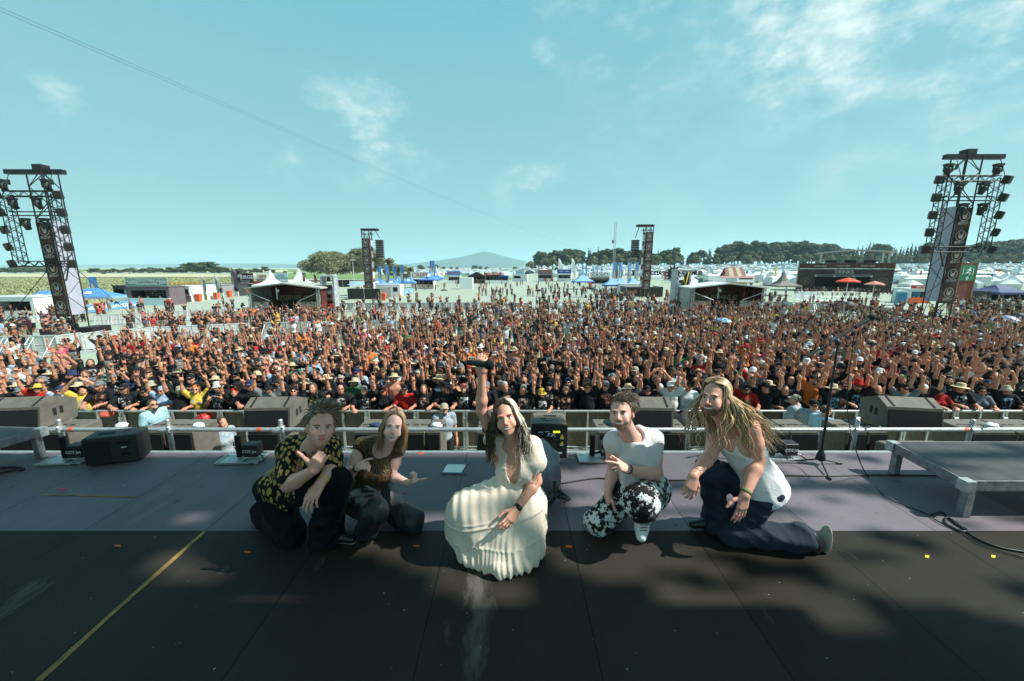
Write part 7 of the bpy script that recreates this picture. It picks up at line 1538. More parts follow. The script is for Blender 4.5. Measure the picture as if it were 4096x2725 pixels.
# --- the rest of the crowd: one mass
def crowd_templates(h, simple_pool, seed):
    out = []
    for pi, (pose, kk, hatk) in enumerate(simple_pool):
        r = random.Random(seed + pi); hd = (r.uniform(-.3, .3), r.uniform(-.25, 0), r.uniform(-.1, .1)); V = body_prims(pose, kk in (1, 4), {2: .32}.get(kk, .08), hd, detail=False, simple=True); o, R = V['o'], V['R']; T = lambda *a: o + R @ vec(*a)
        ps = relabel(V['skin'], 0) + relabel(V['shirt'], 1) + relabel(V['shorts' if pi % 2 else 'trousers'], 2) + relabel(V['shoes'], 3)
        ps += [El(T(0, .03, .055), (.085, .096, .09), R, .01, 4)]
        if hatk == 'cap': ps += [El(T(0, .01, .08), (.094, .11, .07), R, .01, 5), El(T(0, -.1, .035), (.07, .07, .014), R, .01, 5)]
        elif hatk == 'brim': ps += [El(T(0, .01, .09), (.094, .1, .07), R, .01, 5), El(T(0, .0, .04), (.19, .19, .02), R, .01, 5)]
        elif hatk == 'long': ps += [Cn(T(0, .07, .0), T(0, .06, -.2), .08, .06, .02, 4)]
        if pi % 2 == 0: ps += [El(T(0, -.086, .002), (.06, .02, .014), R, .002, 6)]
        v, q, l = sculpt(ps, h, lab=True); q2 = (v[:, 1] < -.06) & (l == 1) & (abs(v[:, 0]) < .12) & (v[:, 2] > 1.1) & (v[:, 2] < 1.4); out.append((v.astype(np.float32), q, l, q2))
    return out
SP = [('both up', 0, 'cap'), ('both up', 3, 'none'), ('both up', 1, 'long'), ('high', 0, 'cap'), ('high', 4, 'brim'), ('right up', 0, 'none'), ('right up', 3, 'cap'), ('left up', 0, 'brim'), ('left up', 1, 'long'), ('chest', 0, 'cap'), ('down', 0, 'none'), ('down', 2, 'cap'), ('down', 1, 'brim'), ('clap', 3, 'cap')]
TPL = {0: crowd_templates(.025, SP, 1), 1: crowd_templates(.038, SP, 2), 2: crowd_templates(.07, SP, 3)}
rq = np.random.RandomState(5); CH = []
SHC = np.array([BLK] * 34 + [GRY, GRY, WHT, WHT, RDD, LBL, NAV, BRN, GRN, YLW, PNK, ORG]); HTC = np.array([BLK] * 12 + [GRY, WHT, CRM, STW, STW, KHK, RDD, BRN, LBL, WHT])
def crowd_add(x, y, mode='cheer', rz=None, z=0):
    z = float(GZ(x, y)); lv = 0 if y < 17 else 1 if y < 50 else 2; ti = rq.choice(14, p=[.11, .11, .1, .09, .05, .13, .1, .1, .07, .04, .03, .02, .02, .03]) if mode == 'cheer' else rq.choice([10, 11, 12, 10, 9]); v, q, l, pr = TPL[lv][ti]
    s_ = rq.uniform(.92, 1.06); a = (-math.atan2(x, y) * .6 + rq.uniform(-.35, .35)) if rz is None else rz; c, s2 = math.cos(a), math.sin(a)
    w = np.stack([(v[:, 0] * c - v[:, 1] * s2) * s_ + x, (v[:, 0] * s2 + v[:, 1] * c) * s_ + y, v[:, 2] * s_ + z], 1)
    if mode == 'sit': w[:, 2] = (w[:, 2] - z) * .55 + z; 
    skin = BASE * rq.uniform(.65, 1.0); sh = SHC[rq.randint(len(SHC))] if rq.rand() > .05 else skin
    pal = np.array([skin, sh, [(.02, .02, .022), (.05, .055, .07), (.2, .18, .13)][rq.randint(3)], (.02, .02, .02), [DKH, BRH, BLD, GRH][rq.choice(4, p=[.4, .35, .15, .1])], HTC[rq.randint(len(HTC))], (.01, .01, .01)])
    col = pal[l]
    if rq.rand() < .6:
        pm = pr & (np.sin(v[:, 0] * 90 + rq.rand() * 9) * np.sin(v[:, 2] * 80 + rq.rand() * 9) > -.1); col[pm] = [(.45, .45, .43), (.4, .12, .04), (.35, .36, .36), (.12, .2, .3)][rq.randint(4)]
    CH.append((w, q, col))
def px_of(x, y, z=0):
    dep = y * math.cos(PITCH) - (z - CAMZ) * math.sin(PITCH); return CX + FPX * x / dep
Y = 13.95
while Y < 31:                                                  # first pen
    hw_ = 1.324 * (Y * .983 + .8) + .3; dx = .60 + (Y - 12) * .008; x = -hw_
    while x < hw_:
        px = px_of(x, Y); thin = np.interp(px, [-100, 250, 420, 620, 800], [.10, .15, .45, .9, 1]) if Y < 19 else np.interp(px, [-100, 500, 700, 1000, 1300], [.0, .03, .3, .8, 1])
        if Y > 22: thin *= np.interp(px, [1000, 1300, 1600, 3600, 3900], [.45, .7, .95, .95, .45])
        thin *= np.interp(Y, [16, 17.5, 20, 25, 30], [1, .65, .33, .2, .2]) if px < 2500 else np.interp(Y, [17, 20, 23, 28], [1, .75, .5, .35])
        if rq.rand() < thin * .93: crowd_add(x + rq.uniform(-.18, .18), Y + rq.uniform(-.2, .2))
        x += dx
    Y += .62 + (Y - 12) * .012
Y = 31.5
while Y < 54:                                                  # second pen
    hw_ = 1.324 * Y; x = -hw_
    while x < hw_:
        px = px_of(x, Y); d = np.interp(px, [900, 1300, 1700, 2150, 2500, 2850, 3300, 3600, 3700, 4100], [.12, .35, .6, .85, 1, .9, .7, .4, .2, .3]) * np.interp(Y, [31, 34, 39, 46, 54], [1.0, .8, .5, .35, .25])
        if rq.rand() < d * .9: crowd_add(x + rq.uniform(-.3, .3), Y + rq.uniform(-.3, .3))
        x += .8
    Y += 1.1
def scatter(n, x0, x1, y0, y1, mode='down'):
    for _ in range(n):
        p = G(rq.uniform(x0, x1), rq.uniform(y0, y1), 0); crowd_add(p.x, p.y, mode, rz=rq.uniform(-3.1, 3.1) if mode != 'cheer' else None)
scatter(34, 0, 330, 1262, 1400); scatter(16, 330, 900, 1225, 1290); scatter(12, 600, 1000, 1300, 1345, 'cheer'); scatter(16, 860, 1040, 1255, 1300); scatter(20, 1050, 1330, 1290, 1330, 'cheer'); scatter(34, 1420, 2100, 1205, 1250, 'cheer'); scatter(60, 2100, 2700, 1170, 1235, 'cheer'); scatter(40, 2380, 2560, 1175, 1215, 'cheer')
scatter(14, 1640, 1780, 1145, 1165); scatter(60, 1900, 2420, 1135, 1190); scatter(22, 1760, 2400, 1130, 1150); scatter(16, 2960, 3300, 1170, 1240); scatter(50, 3180, 3580, 1168, 1182, 'sit'); scatter(24, 3180, 3600, 1172, 1200); scatter(14, 3350, 3500, 1225, 1260); scatter(70, 3790, 4110, 1205, 1262); scatter(40, 3800, 4110, 1262, 1330); scatter(26, 3640, 4100, 1330, 1375, 'cheer'); scatter(10, 1440, 1500, 1160, 1190, 'sit'); scatter(10, 3560, 3760, 1290, 1330); scatter(16, 520, 960, 1330, 1350, 'cheer'); scatter(30, 1860, 1940, 1128, 1136); scatter(12, 2640, 2760, 1195, 1240)
off = 0; VV, QQ, KK = [], [], []
for v, q, c in CH: VV.append(v); QQ.append(q + off); KK.append(c); off += len(v)
me = np_mesh('crowd', np.concatenate(VV), np.concatenate(QQ), True, np.concatenate(KK)); me.materials.append(mat('crowd_colours', vcol=True, rough=.7, var=.05, scale=20, spec=.25)); print('CROWD', len(CH), off, 'NP', NP, 'variants', len(VAR))
tag(ob('crowd', me), 'dense festival crowd with raised arms beyond the first rows', 'crowd', kind='stuff')
# umbrellas held in the crowd
def umbrella(sx, sy, Y, r, m, label, tilt=0.0):
    q = P(sx, sy, YY(Y)); t = tag(empty('umbrella', q), label, 'umbrella', 'umbrellas in the crowd'); t.rotation_euler = (tilt, tilt * .6, 0)
    mb = MB(); mb.lathe((0, 0, 0), [(r, -.26), (r * .75, -.1), (r * .4, -.02), (0, .02)], 8, smooth=False); mb.lathe((0, 0, -.012), [(r, -.26), (r * .75, -.1), (r * .4, -.02), (0, .01)], 8, smooth=False); mb.build('canopy', m, t); mb = MB(); mb.tube((0, 0, .06), (0, 0, -.85), .01); mb.build('shaft', M_BLACK, t)
umbrella(1076, 1342, 17.5, .62, mat('turquoise_canopy', (.12, .42, .5), .5), 'dark turquoise umbrella in the crowd left of centre'); umbrella(2894, 1272, 23, .62, mat('pale_blue_canopy', (.25, .42, .62), .5), 'pale blue umbrella left of the right small stage front'); umbrella(2158, 1158, 42, .75, M_BLACK, 'black umbrella above the centre crowd'); umbrella(1776, 1158, 56, .8, M_BLACK, 'small black umbrella far off in the left centre')
umbrella(4060, 1270, 22, .6, mat('grey_lilac_canopy', (.3, .3, .4), .5), 'grey umbrella at the far right', .4); umbrella(4100, 1255, 24, .6, M_BLACK, 'black umbrella at the far right edge', .3); umbrella(2364, 1150, 56, .7, M_BLACK, 'black umbrella below the cocktail sign', .2); umbrella(3400, 1208, 31, .6, M_DARKW, 'dark umbrella before the scaffold platform', .2)
# ---------------------------------------------------------------- the five on the stage
def zoomer(ox, oy, s_):
    def f(zx, zy, Y=None, z=None):
        q = P(ox + zx / s_, oy + zy / s_, Y) if Y is not None else G(ox + zx / s_, oy + zy / s_, STZ + z); return vec(*q)
    return f
Z1 = zoomer(980, 1560, 2.376); Z3 = zoomer(1720, 1400, 1.7052); Z4 = zoomer(2300, 1540, 2.3065); Z5 = zoomer(2680, 1480, 2.0097)
def tubes(paths, radii, n=5, cols=None):
    """many tapered strands as one quad mesh"""
    V, Q, C = [], [], []; off = 0; ang = np.arange(n) * 2 * math.pi / n
    for k, (p, r) in enumerate(zip(paths, radii)):
        p = np.asarray(p); K = len(p); d = np.gradient(p, axis=0); d /= np.linalg.norm(d, axis=1)[:, None] + 1e-9
        u = np.cross(d, vec(.3, .8, .5)); u /= np.linalg.norm(u, axis=1)[:, None] + 1e-9; w_ = np.cross(d, u)
        r = np.asarray(r).reshape(-1, 1, 1) if np.ndim(r) else np.full((K, 1, 1), r)
        v = p[:, None] + (u[:, None] * np.cos(ang)[None, :, None] + w_[:, None] * np.sin(ang)[None, :, None] * .6) * r
        i = np.arange(K * n).reshape(K, n) + off; q = np.stack([i[:-1], np.roll(i[:-1], -1, 1), np.roll(i[1:], -1, 1), i[1:]], -1).reshape(-1, 4)
        V.append(v.reshape(-1, 3)); Q.append(q); off += K * n; C.append(np.tile(cols[k], (K * n, 1)))
    return np.concatenate(V), np.concatenate(Q), np.concatenate(C)
def hair_locks(o, R, seed, n, L, colf, s=1.0, wave=.012, bias=(0, 0, 0), part=0.0, rad=.006, front=1.0, lift=0.0, curl=22, amin=.95, spread=.04, flare=0.0):
    r = np.random.RandomState(seed); paths, rads, cols = [], [], []
    for k in range(n):
        a = r.uniform(.25, 2 * math.pi - .25); sd = 1 if a < math.pi else -1; u = r.rand(); pts = []; aa = a if sd > 0 else 2 * math.pi - a; ae = max(aa, amin + .25 * r.rand())     # a: 0 front, pi back
        rx, ry, rz_ = .082 + .008 * u, .098 + .008 * u, .092 + .006 * u
        e0 = r.uniform(1.0, 1.5) if aa > amin else r.uniform(.62, 1.35)
        for t in np.linspace(0, 1, 7):
            el = e0 * (1 - t) + (-.15) * t; a_ = sd * (aa * .6 * (1 - t) + ae * t if aa > amin else aa * .8 * (1 - t) ** 2 + ae * (1 - (1 - t) ** 2)); el = el if aa > amin else e0 * (1 - t ** 1.5) + (-.15) * t ** 1.5
            pts.append(vec(rx * math.cos(el) * math.sin(a_) + part * (1 - t) * .02, .018 - ry * math.cos(el) * math.cos(a_), .045 + rz_ * math.sin(el) + lift * math.sin(math.pi * t)))
        ps = [np.asarray(o) + R @ (q * s) for q in pts]; Lk = L * r.uniform(.65, 1.05); nseg = max(3, int(Lk / .03)); p = ps[-1]; out = nrm(p - np.asarray(o)) * vec(1, 1, 0); ph = r.rand() * 6.28; wa = wave * r.uniform(.5, 1.3); b_ = np.asarray(bias, float) * r.uniform(.5, 1.2)
        sidev = r.normal(size=3) * spread
        for j in range(1, nseg + 1):
            t = j / nseg; q = p + vec(0, 0, -Lk * t) + out * (.02 + flare * t) * min(1, t * 4) + b_ * t * Lk + sidev * t * Lk; q = q + vec(math.sin(ph + t * Lk * curl), math.cos(ph * 1.3 + t * Lk * curl), 0) * wa * min(1, t * 3); ps.append(q)
        ps = np.array(ps); K = len(ps); tt = np.linspace(0, 1, K); paths.append(ps); rads.append(rad * s * r.uniform(.7, 1.3) * (1 - tt ** 3 * .85)); cols.append(np.clip(np.asarray(colf(a, u, r)), 0, 1))
    return tubes(paths, rads, 5, cols)
def short_locks(o, R, seed, n, L, colf, up=(0, .3, .8), s=1.0, rad=.0055, rnds=.35, low=-.1):
    r = np.random.RandomState(seed); paths, rads, cols = [], [], []
    for k in range(n):
        a = r.uniform(0, 6.28); el = math.asin(r.uniform(low, 1)); c = math.cos(a)
        if c > .15 and el < .46 + .1 * r.rand(): 
            if abs(math.sin(a)) < .93: continue
        base = vec(.076 * math.cos(el) * math.sin(a), .018 - .094 * math.cos(el) * c, .045 + .086 * math.sin(el)); nn_ = nrm(base - vec(0, .018, .045)); d = nrm(nn_ * .42 + np.asarray(up) * (max(0, el) * .8 + .1) + r.normal(size=3) * rnds + vec(0, .35, -.75) * (el < .45)); Lk = L * r.uniform(.6, 1.2) * (.45 + .8 * max(0, math.sin(el))); K = 6
        pts = [base + d * Lk * t + (vec(up[0] * .6, .35, -.55)) * Lk * t * t for t in np.linspace(0, 1, K)]; paths.append(np.array([np.asarray(o) + R @ (q * s) for q in pts])); rads.append(rad * s * np.array([1, 1, .9, .7, .5, .15]) * r.uniform(.7, 1.3)); cols.append(np.clip(np.asarray(colf(a, r.rand(), r)), 0, 1))
    return tubes(paths, rads, 5, cols)
def scalp(o, R, h=.006, s=1.0, col=(.1, .07, .04), low=0.0):
    T = lambda x, y, z: np.asarray(o) + R @ (vec(x, y, z) * s)
    def mod(p, v):
        q = ((p - np.asarray(o)) @ R) / s; face = np.sqrt((q[:, 0] / .063) ** 2 + ((q[:, 1] + .105) / .07) ** 2 + ((q[:, 2] + .045) / .098) ** 2) - 1
        v = np.maximum(v, -face * .06); return np.maximum(v, (-.07 + low - q[:, 2]) * s)
    v, q = sculpt([El(T(0, .026, .05), np.array((.079, .095, .088)) * s, R, .02)], h, mod); return v, q, np.tile(np.asarray(col, float), (len(v), 1))
def join(*parts):
    V, Q, C = [], [], []; off = 0
    for v, q, c in parts: V.append(v); Q.append(q + off); C.append(c); off += len(v)
    return np.concatenate(V), np.concatenate(Q), np.concatenate(C)
def part_from(name, vqc, m, root, org): v, q, c = vqc; me = np_mesh(name, v - org, q, True, c); me.materials.append(m); return ob(name, me, root)
def fabric_mat(name, kind):
    m = bpy.data.materials.new(name); m.use_nodes = True; b = NB(m.node_tree); p = m.node_tree.nodes['Principled BSDF']; tc = b.n('ShaderNodeTexCoord'); co = tc.outputs['Object']; p.inputs['Roughness'].default_value = .8; p.inputs['Specular IOR Level'].default_value = .25
    def vor(scale, st, rnd_=1.0):
        mp = b.n('ShaderNodeMapping'); mp.inputs['Scale'].default_value = st; b.l(co, mp.inputs[0]); v = b.n('ShaderNodeTexVoronoi'); v.inputs['Scale'].default_value = scale; v.inputs['Randomness'].default_value = rnd_; b.l(mp.outputs[0], v.inputs['Vector']); return v
    bump = None
    if kind == 'gold':      # golden drops on black
        v = vor(26, (1.6, 1.6, .62), .7); f = b.m('LESS_THAN', v.outputs['Distance'], .43); n = b.noise(co, 60, 3); f = b.m('MULTIPLY', f, b.m('GREATER_THAN', n, .33)); b.l(b.mix(f, (.008, .008, .009), (.50, .30, .085)), p.inputs['Base Color']); bump = b.noise(co, 12, 4)
    elif kind == 'knit':
        v = vor(85, (1, 1, 1.0), .5); f = b.m('MINIMUM', b.m('MULTIPLY', v.outputs['Distance'], 1.5), 1); n = b.noise(co, 9, 3); c = b.mix(n, (.34, .23, .11), (.16, .09, .04)); b.l(b.mix(f, c, (.035, .018, .01)), p.inputs['Base Color']); p.inputs['Roughness'].default_value = .5; p.inputs['Metallic'].default_value = .25; bump = v.outputs['Distance']
    elif kind == 'camo':    # black and white tie print
        n = b.noise(co, 24, 6, .7); n2 = b.noise(co, 7, 3); f = b.m('GREATER_THAN', b.m('ADD', n, b.m('MULTIPLY', n2, .4)), .73); b.l(b.mix(f, (.012, .010, .010), (.62, .63, .63)), p.inputs['Base Color']); bump = n
    elif kind == 'denim': n = b.noise(co, 5, 5); n3 = b.noise(co, 160, 2); b.l(b.mix(n, (.012, .020, .034), (.028, .042, .062)), p.inputs['Base Color']); bump = n3
    elif kind == 'cream':
        n = b.noise(co, 9, 5); b.l(b.mix(n, (.86, .73, .60), (.72, .58, .46)), p.inputs['Base Color']); mp = b.n('ShaderNodeMapping'); mp.inputs['Scale'].default_value = (1, 1, .12); b.l(co, mp.inputs[0]); bump = b.noise(mp.outputs[0], 130, 4, .6)
    elif kind == 'white': n = b.noise(co, 8, 4); b.l(b.mix(n, (.86, .82, .82), (.78, .74, .75)), p.inputs['Base Color']); bump = b.noise(co, 60, 3)
    elif kind == 'greywhite': n = b.noise(co, 8, 4); b.l(b.mix(n, (.70, .66, .66), (.58, .55, .55)), p.inputs['Base Color']); bump = b.noise(co, 90, 3)
    if bump is not None:
        bn = b.n('ShaderNodeBump'); bn.inputs['Strength'].default_value = .5; bn.inputs['Distance'].default_value = .006; b.l(bump, bn.inputs['Height']); b.l(bn.outputs[0], p.inputs['Normal'])
    return m
F_GOLD, F_KNIT, F_CAMO, F_DENIM, F_CREAM, F_WHITE, F_GREYW = (fabric_mat(n_, k_) for n_, k_ in (('black_gold_print', 'gold'), ('gold_brown_knit', 'knit'), ('black_white_print', 'camo'), ('dark_denim', 'denim'), ('cream_crinkle_cotton', 'cream'), ('white_jersey', 'white'), ('grey_white_jersey', 'greywhite')))
M_BLKCL = mat('black_trousers', (.010, .011, .014), .85, 0, .3, 8, bump=.3, bscale=30, spec=.15); M_SOLE = mat('cream_sole', (.42, .38, .31), .7); M_LEATH = mat('black_leather', (.012, .012, .013), .3, 0, .2, 8)
M_SILVER = mat('silver', (.6, .6, .6), .25, .9); M_INK = mat('bead_string', (.25, .2, .15), .5)
M_HSKIN = mat('stage_skin', vcol=True, rough=.45, var=.05, scale=40, bump=.1, bscale=260, spec=.42, sss=.12)
VX = .0052
def folds(seed, amp, K=14, dirv=None, cut=None, taper=None):
    r = np.random.RandomState(seed); ks = r.normal(size=(7, 3)) * K
    if dirv is not None: d = nrm(dirv); ks = ks - np.outer(ks @ d, d) * .82
    ph = r.rand(7) * 6.28; off = r.normal(size=(7, 3)) * 6
    def f(p, v):
        w = sum(np.abs(np.sin(p @ ks[i] + ph[i] + .9 * np.sin(p @ off[i]))) - .6 for i in range(7)) / 7; a = amp if taper is None else amp * taper(p); v = v + w * a * 2.4
        return np.maximum(v, cut(p)) if cut is not None else v
    return f
def hero(label, org, skin_prims, o, R, s, base, **fp):
    me = mk_mesh('person', skin_prims, VX * .92, M_HSKIN, None, lambda v: face_paint(v, o, R, s, base, **fp) if 'tat' not in fp else None, shift=org); r_ = ob('person', me, loc=tuple(org)); tag(r_, label, 'person', 'musicians kneeling on the stage'); return r_
def garment(name, prims, m, root, org, mod=None, h=None): return ob(name, mk_mesh(name, prims, h or VX, m, mod, shift=org), root)
def up_frame(*pts): return None
def band(name, a, b_, t, r, w_, m, root, org):
    """strap round a limb at fraction t"""
    c = a + (b_ - a) * t; d = nrm(b_ - a); M_ = Vector(d).to_track_quat('Z', 'Y').to_matrix(); mb = MB(); mb.lathe(tuple(c - org), [(r * .97, -w_ / 2), (r * 1.06, -w_ / 2), (r * 1.06, w_ / 2), (r * .97, w_ / 2)], 18, M_); mb.build(name, m, root); return c, d
GO = lambda sx, sy: vec(*G(sx, sy, STZ))
# ---- 1: man in the black and gold shirt
J = dict(head=Z1(722, 350, 2.36), neck=Z1(640, 560, 2.46), shR=Z1(425, 560, 2.46), shL=Z1(800, 545, 2.56), elR=Z1(415, 905, 2.30), wrR=Z1(650, 765, 2.17), elL=Z1(835, 735, 2.50), wrL=Z1(722, 880, 2.28), pelvis=Z1(345, 930, 2.62), hipR=Z1(265, 960, 2.64), hipL=Z1(440, 970, 2.60), knR=Z1(440, 1370, z=.07), anR=Z1(185, 1160, z=.08), knL=Z1(850, 890, 2.42), anL=Z1(775, 1330, z=.10), toeL=Z1(985, 1400, z=.04))
org = GO(1250, 2150); R = rotm(.58, -.24, .20); s_ = 1.0; SK1 = np.array([.72, .37, .28])
tp, (P_, TR, hl, hw) = torso(J, b=1.1); up = TR[:, 2]
sk = head(J['head'], R, s_, False, smile=0, heavy=.004) + [Cn(J['neck'] - up * .05, J['head'] + R @ vec(0, .02, -.06), .07, .064, .03)] + tp + arm(J['shR'], J['elR'], J['wrR'], 1.1) + arm(J['shL'], J['elL'], J['wrL'], 1.1)
sk += hand(J['wrR'], nrm(Z1(740, 660, 2.14) - J['wrR']) * 1.0 + vec(0, 0, .35), (0, 1, 0), True, 'shaka', 1.08) + hand(J['wrL'], Z1(640, 1020, 2.22) - J['wrL'], (.25, .9, -.2), False, 'drape', 1.08)
sk += leg(J['hipR'], J['knR'], J['anR']) + leg(J['hipL'], J['knL'], J['anL'])
h1 = hero('man in black shirt with golden drops, leftmost of the five kneeling on stage', org, sk, J['head'], R, s_, SK1, hairc=(.14, .085, .045), beard=(.42, .23, .16), bamount=.35, smile=0)
tg, _ = torso(J, b=1.1, grow=.018); prims = tg + [Cn(J['shR'], J['shR'] + (J['elR'] - J['shR']) * .74, .085, .088, .04), Cn(J['shL'], J['shL'] + (J['elL'] - J['shL']) * .72, .082, .078, .04), Cn(P_(-.08, -.03, .05), Z1(370, 1110, 2.50), .085, .035, .05), Cn(P_(.05, -.06, .05), Z1(460, 1010, 2.46), .08, .045, .05)]
nV = Z1(640, 690, 2.35); prims += [Sub(nV, (.075, .16, .17), TR, .012)]
garment('shirt', prims, F_GOLD, h1, org, folds(3, .016, 17, up))
mb = MB()
for sg, (a, b_) in ((-1, (Z1(560, 590, 2.37), Z1(575, 760, 2.29))), (1, (Z1(735, 560, 2.40), Z1(720, 700, 2.32)))): mb.path([Vector(a - org), Vector((a + b_) / 2 - org + vec(sg * .004, -.015, 0)), Vector(b_ - org)], .018, 6, rs=[.014, .022, .008])
mb.build('collar', F_GOLD, h1)
for off_, rr_ in ((0, .0035), (.012, .0025)):
    mb = MB(); a, c, b_ = Z1(590, 520, 2.40), Z1(640 + off_ * 900, 690 - off_ * 900, 2.285), Z1(715, 500, 2.40); mb.path([Vector(a * (1 - t) ** 2 + c * 2 * t * (1 - t) + b_ * t * t - org) for t in np.linspace(0, 1, 16)], rr_, 5); mb.build('necklace', M_INK if off_ else M_DK, h1)
v1 = join(scalp(J['head'], R, .006, s_, (.13, .08, .045)), short_locks(J['head'], R, 4, 1000, .095, lambda a, u, r: np.array([.20, .125, .07]) * (1 if u > .35 else .45) * r.uniform(.7, 1.5) + (.16 * (u > .8)), up=(.35, .1, .75), s=s_, rnds=.3, rad=.0042)); part_from('hair', v1, M_HAIR, h1, org)
tr = [El(J['pelvis'], (.175, .14, .12), None, .05), Cn(J['hipR'], J['knR'], .115, .10, .05), Cn(J['hipL'], J['knL'], .115, .10, .05), Cn(J['knL'], J['anL'] + vec(0, 0, .0), .10, .115, .04), Cn(J['anL'] + vec(0, 0, .02), J['anL'] - vec(0, 0, .04), .118, .125, .02), Cn(J['knR'], J['anR'], .10, .10, .05)]
garment('trousers', tr, M_BLKCL, h1, org, folds(8, .020, 12, None, lambda p: STZ + .012 - p[:, 2]))
garment('shoe', foot(J['anL'] - vec(0, 0, .03), J['toeL'] + vec(.03, -.02, 0), 1.25), M_LEATH, h1, org, cutz(lambda p: STZ + .02 - p[:, 2])); garment('shoe_sole', [p_ for p_ in foot(J['anL'] - vec(0, 0, .03), J['toeL'] + vec(.035, -.02, -.0), 1.32)], M_SOLE, h1, org, cutz(lambda p: np.maximum(STZ + .002 - p[:, 2], p[:, 2] - STZ - .024)))
garment('shoe', [Cn(J['anR'], J['anR'] + vec(-.06, .12, .02), .05, .045, .02)], M_LEATH, h1, org); garment('waistband', [El(P_(-.01, 0, .035), (hw * 1.12, .16, .022), TR, .01)], mat('ochre_waistband', (.42, .26, .07), .7), h1, org)
band('wristband', J['elL'], J['wrL'], .93, .032, .012, M_YEL, h1, org); c_, d_ = J['wrL'] + (Z1(640, 1020, 2.22) - J['wrL']) * .62, nrm(Z1(640, 1020, 2.22) - J['wrL']); mb = MB(); mb.lathe(tuple(c_ - org + vec(.012, -.012, 0)), [(.009, -.003), (.011, 0), (.009, .003)], 10, Vector(d_).to_track_quat('Z', 'Y').to_matrix()); mb.build('ring', M_SILVER, h1)
# ---- 2: long haired woman in the knitted top
J = dict(head=Z1(1410, 350, 2.62), neck=Z1(1325, 540, 2.74), shR=Z1(1110, 530, 2.76), shL=Z1(1455, 560, 2.80), elR=Z1(985, 795, 2.62), wrR=Z1(1075, 735, 2.48), elL=Z1(1390, 820, 2.76), wrL=Z1(1555, 885, 2.62), pelvis=Z1(1180, 940, 2.82), hipR=Z1(1105, 980, 2.80), hipL=Z1(1270, 980, 2.80), knR=Z1(1235, 1165, 2.40), anR=Z1(1160, 1310, z=.12), toeR=Z1(1160, 1395, z=.04), knL=Z1(1590, 1255, z=.075), anL=Z1(1370, 1150, z=.09))
org = GO(1470, 2130); R = rotm(.30, -.30, .22); s_ = .90; SK2 = np.array([.82, .48, .40])
tp, (P_, TR, hl, hw) = torso(J, fem=True, b=.95); up = TR[:, 2]
sk = head(J['head'], R, s_, True, smile=1) + [Cn(J['neck'] - up * .04, J['head'] + R @ vec(0, .02, -.05), .052, .048, .03)] + tp + arm(J['shR'], J['elR'], J['wrR'], .88) + arm(J['shL'], J['elL'], J['wrL'], .84)
sk += hand(J['wrR'], Z1(1150, 690, 2.40) - J['wrR'], (.2, .5, -.8), True, 'horns', .96) + hand(J['wrL'], Z1(1650, 855, 2.56) - J['wrL'], (-.1, .3, .9), False, 'point', .96) + leg(J['hipR'], J['knR'], J['anR'], .95) + leg(J['hipL'], J['knL'], J['anL'], .95)
h2 = hero('smiling long haired woman in gold brown knit top, second from left on stage', org, sk, J['head'], R, s_, SK2, fem=True, hairc=(.16, .10, .06), smile=1, lips=(.5, .12, .12))
tg, _ = torso(J, fem=True, b=.95, grow=.02); prims = tg + [Cn(P_(0, 0, .02), P_(0, -.02, -.09), .17, .185, .05)] + [Sub(P_(0, -.09, hl + .035), (.055, .10, .07), TR, .01)]
kn = garment('knit_top', prims, F_KNIT, h2, org, folds(12, .006, 18, up, lambda p: ((P_(0, 0, -.13) - p) @ up)))
mb = MB(); rr = random.Random(3)
for k in range(26): a = rr.uniform(-1.2, 1.2) * math.pi; q = P_(.2 * math.sin(a), -.19 * math.cos(a), -.10); L_ = rr.uniform(.06, .2); mb.path([Vector(q - org), Vector(q - org + vec(rr.uniform(-.02, .02), -.01, -L_ * .5)), Vector(q - org + vec(rr.uniform(-.04, .04), -.01, -L_))], .0016, 4)
mb.build('loose_threads', mat('gold_thread', (.3, .2, .09), .6), kn)
colh2 = lambda a, u, r: np.array([.36, .22, .125]) * r.uniform(.6, 1.35)
v2 = join(scalp(J['head'], R, .006, s_, (.15, .095, .055), .0), hair_locks(J['head'], R, 6, 560, .24, colh2, s_, .006, (-.25, .15, 0), rad=.0036, amin=.95, curl=14)); part_from('hair', v2, M_HAIR, h2, org)
garment('trousers', [El(J['pelvis'] - vec(0, 0, .03), (.19, .15, .12), None, .05), Cn(J['hipR'], J['knR'], .115, .088, .05), Cn(J['hipL'], J['knL'], .115, .088, .05), Cn(J['knR'], J['anR'], .085, .085, .04), Cn(J['knL'], J['anL'], .085, .07, .05)], mat('blue_black_trousers', (.016, .023, .032), .5, 0, .3, 8, bump=.3, bscale=25), h2, org, folds(18, .018, 14, None, lambda p: STZ + .01 - p[:, 2]))
garment('shoe', foot(J['anR'] - vec(0, 0, .04), J['toeR'] + vec(0, -.03, 0), 1.2), M_LEATH, h2, org, cutz(lambda p: STZ + .002 - p[:, 2]))
band('watch', J['elR'], J['wrR'], .9, .027, .03, M_LEATH, h2, org); mb = MB(); mb.path([Vector(J['shR'] + (J['elR'] - J['shR']) * .55 + vec(-.0, -.043, .0) - org + vec(.016 * math.sin(t * 7), 0, -.06 * t)) for t in np.linspace(0, 1, 14)], .006, 4); mb.build('arm_tattoo', mat('tattoo_ink', (.13, .08, .08), .6), h2)
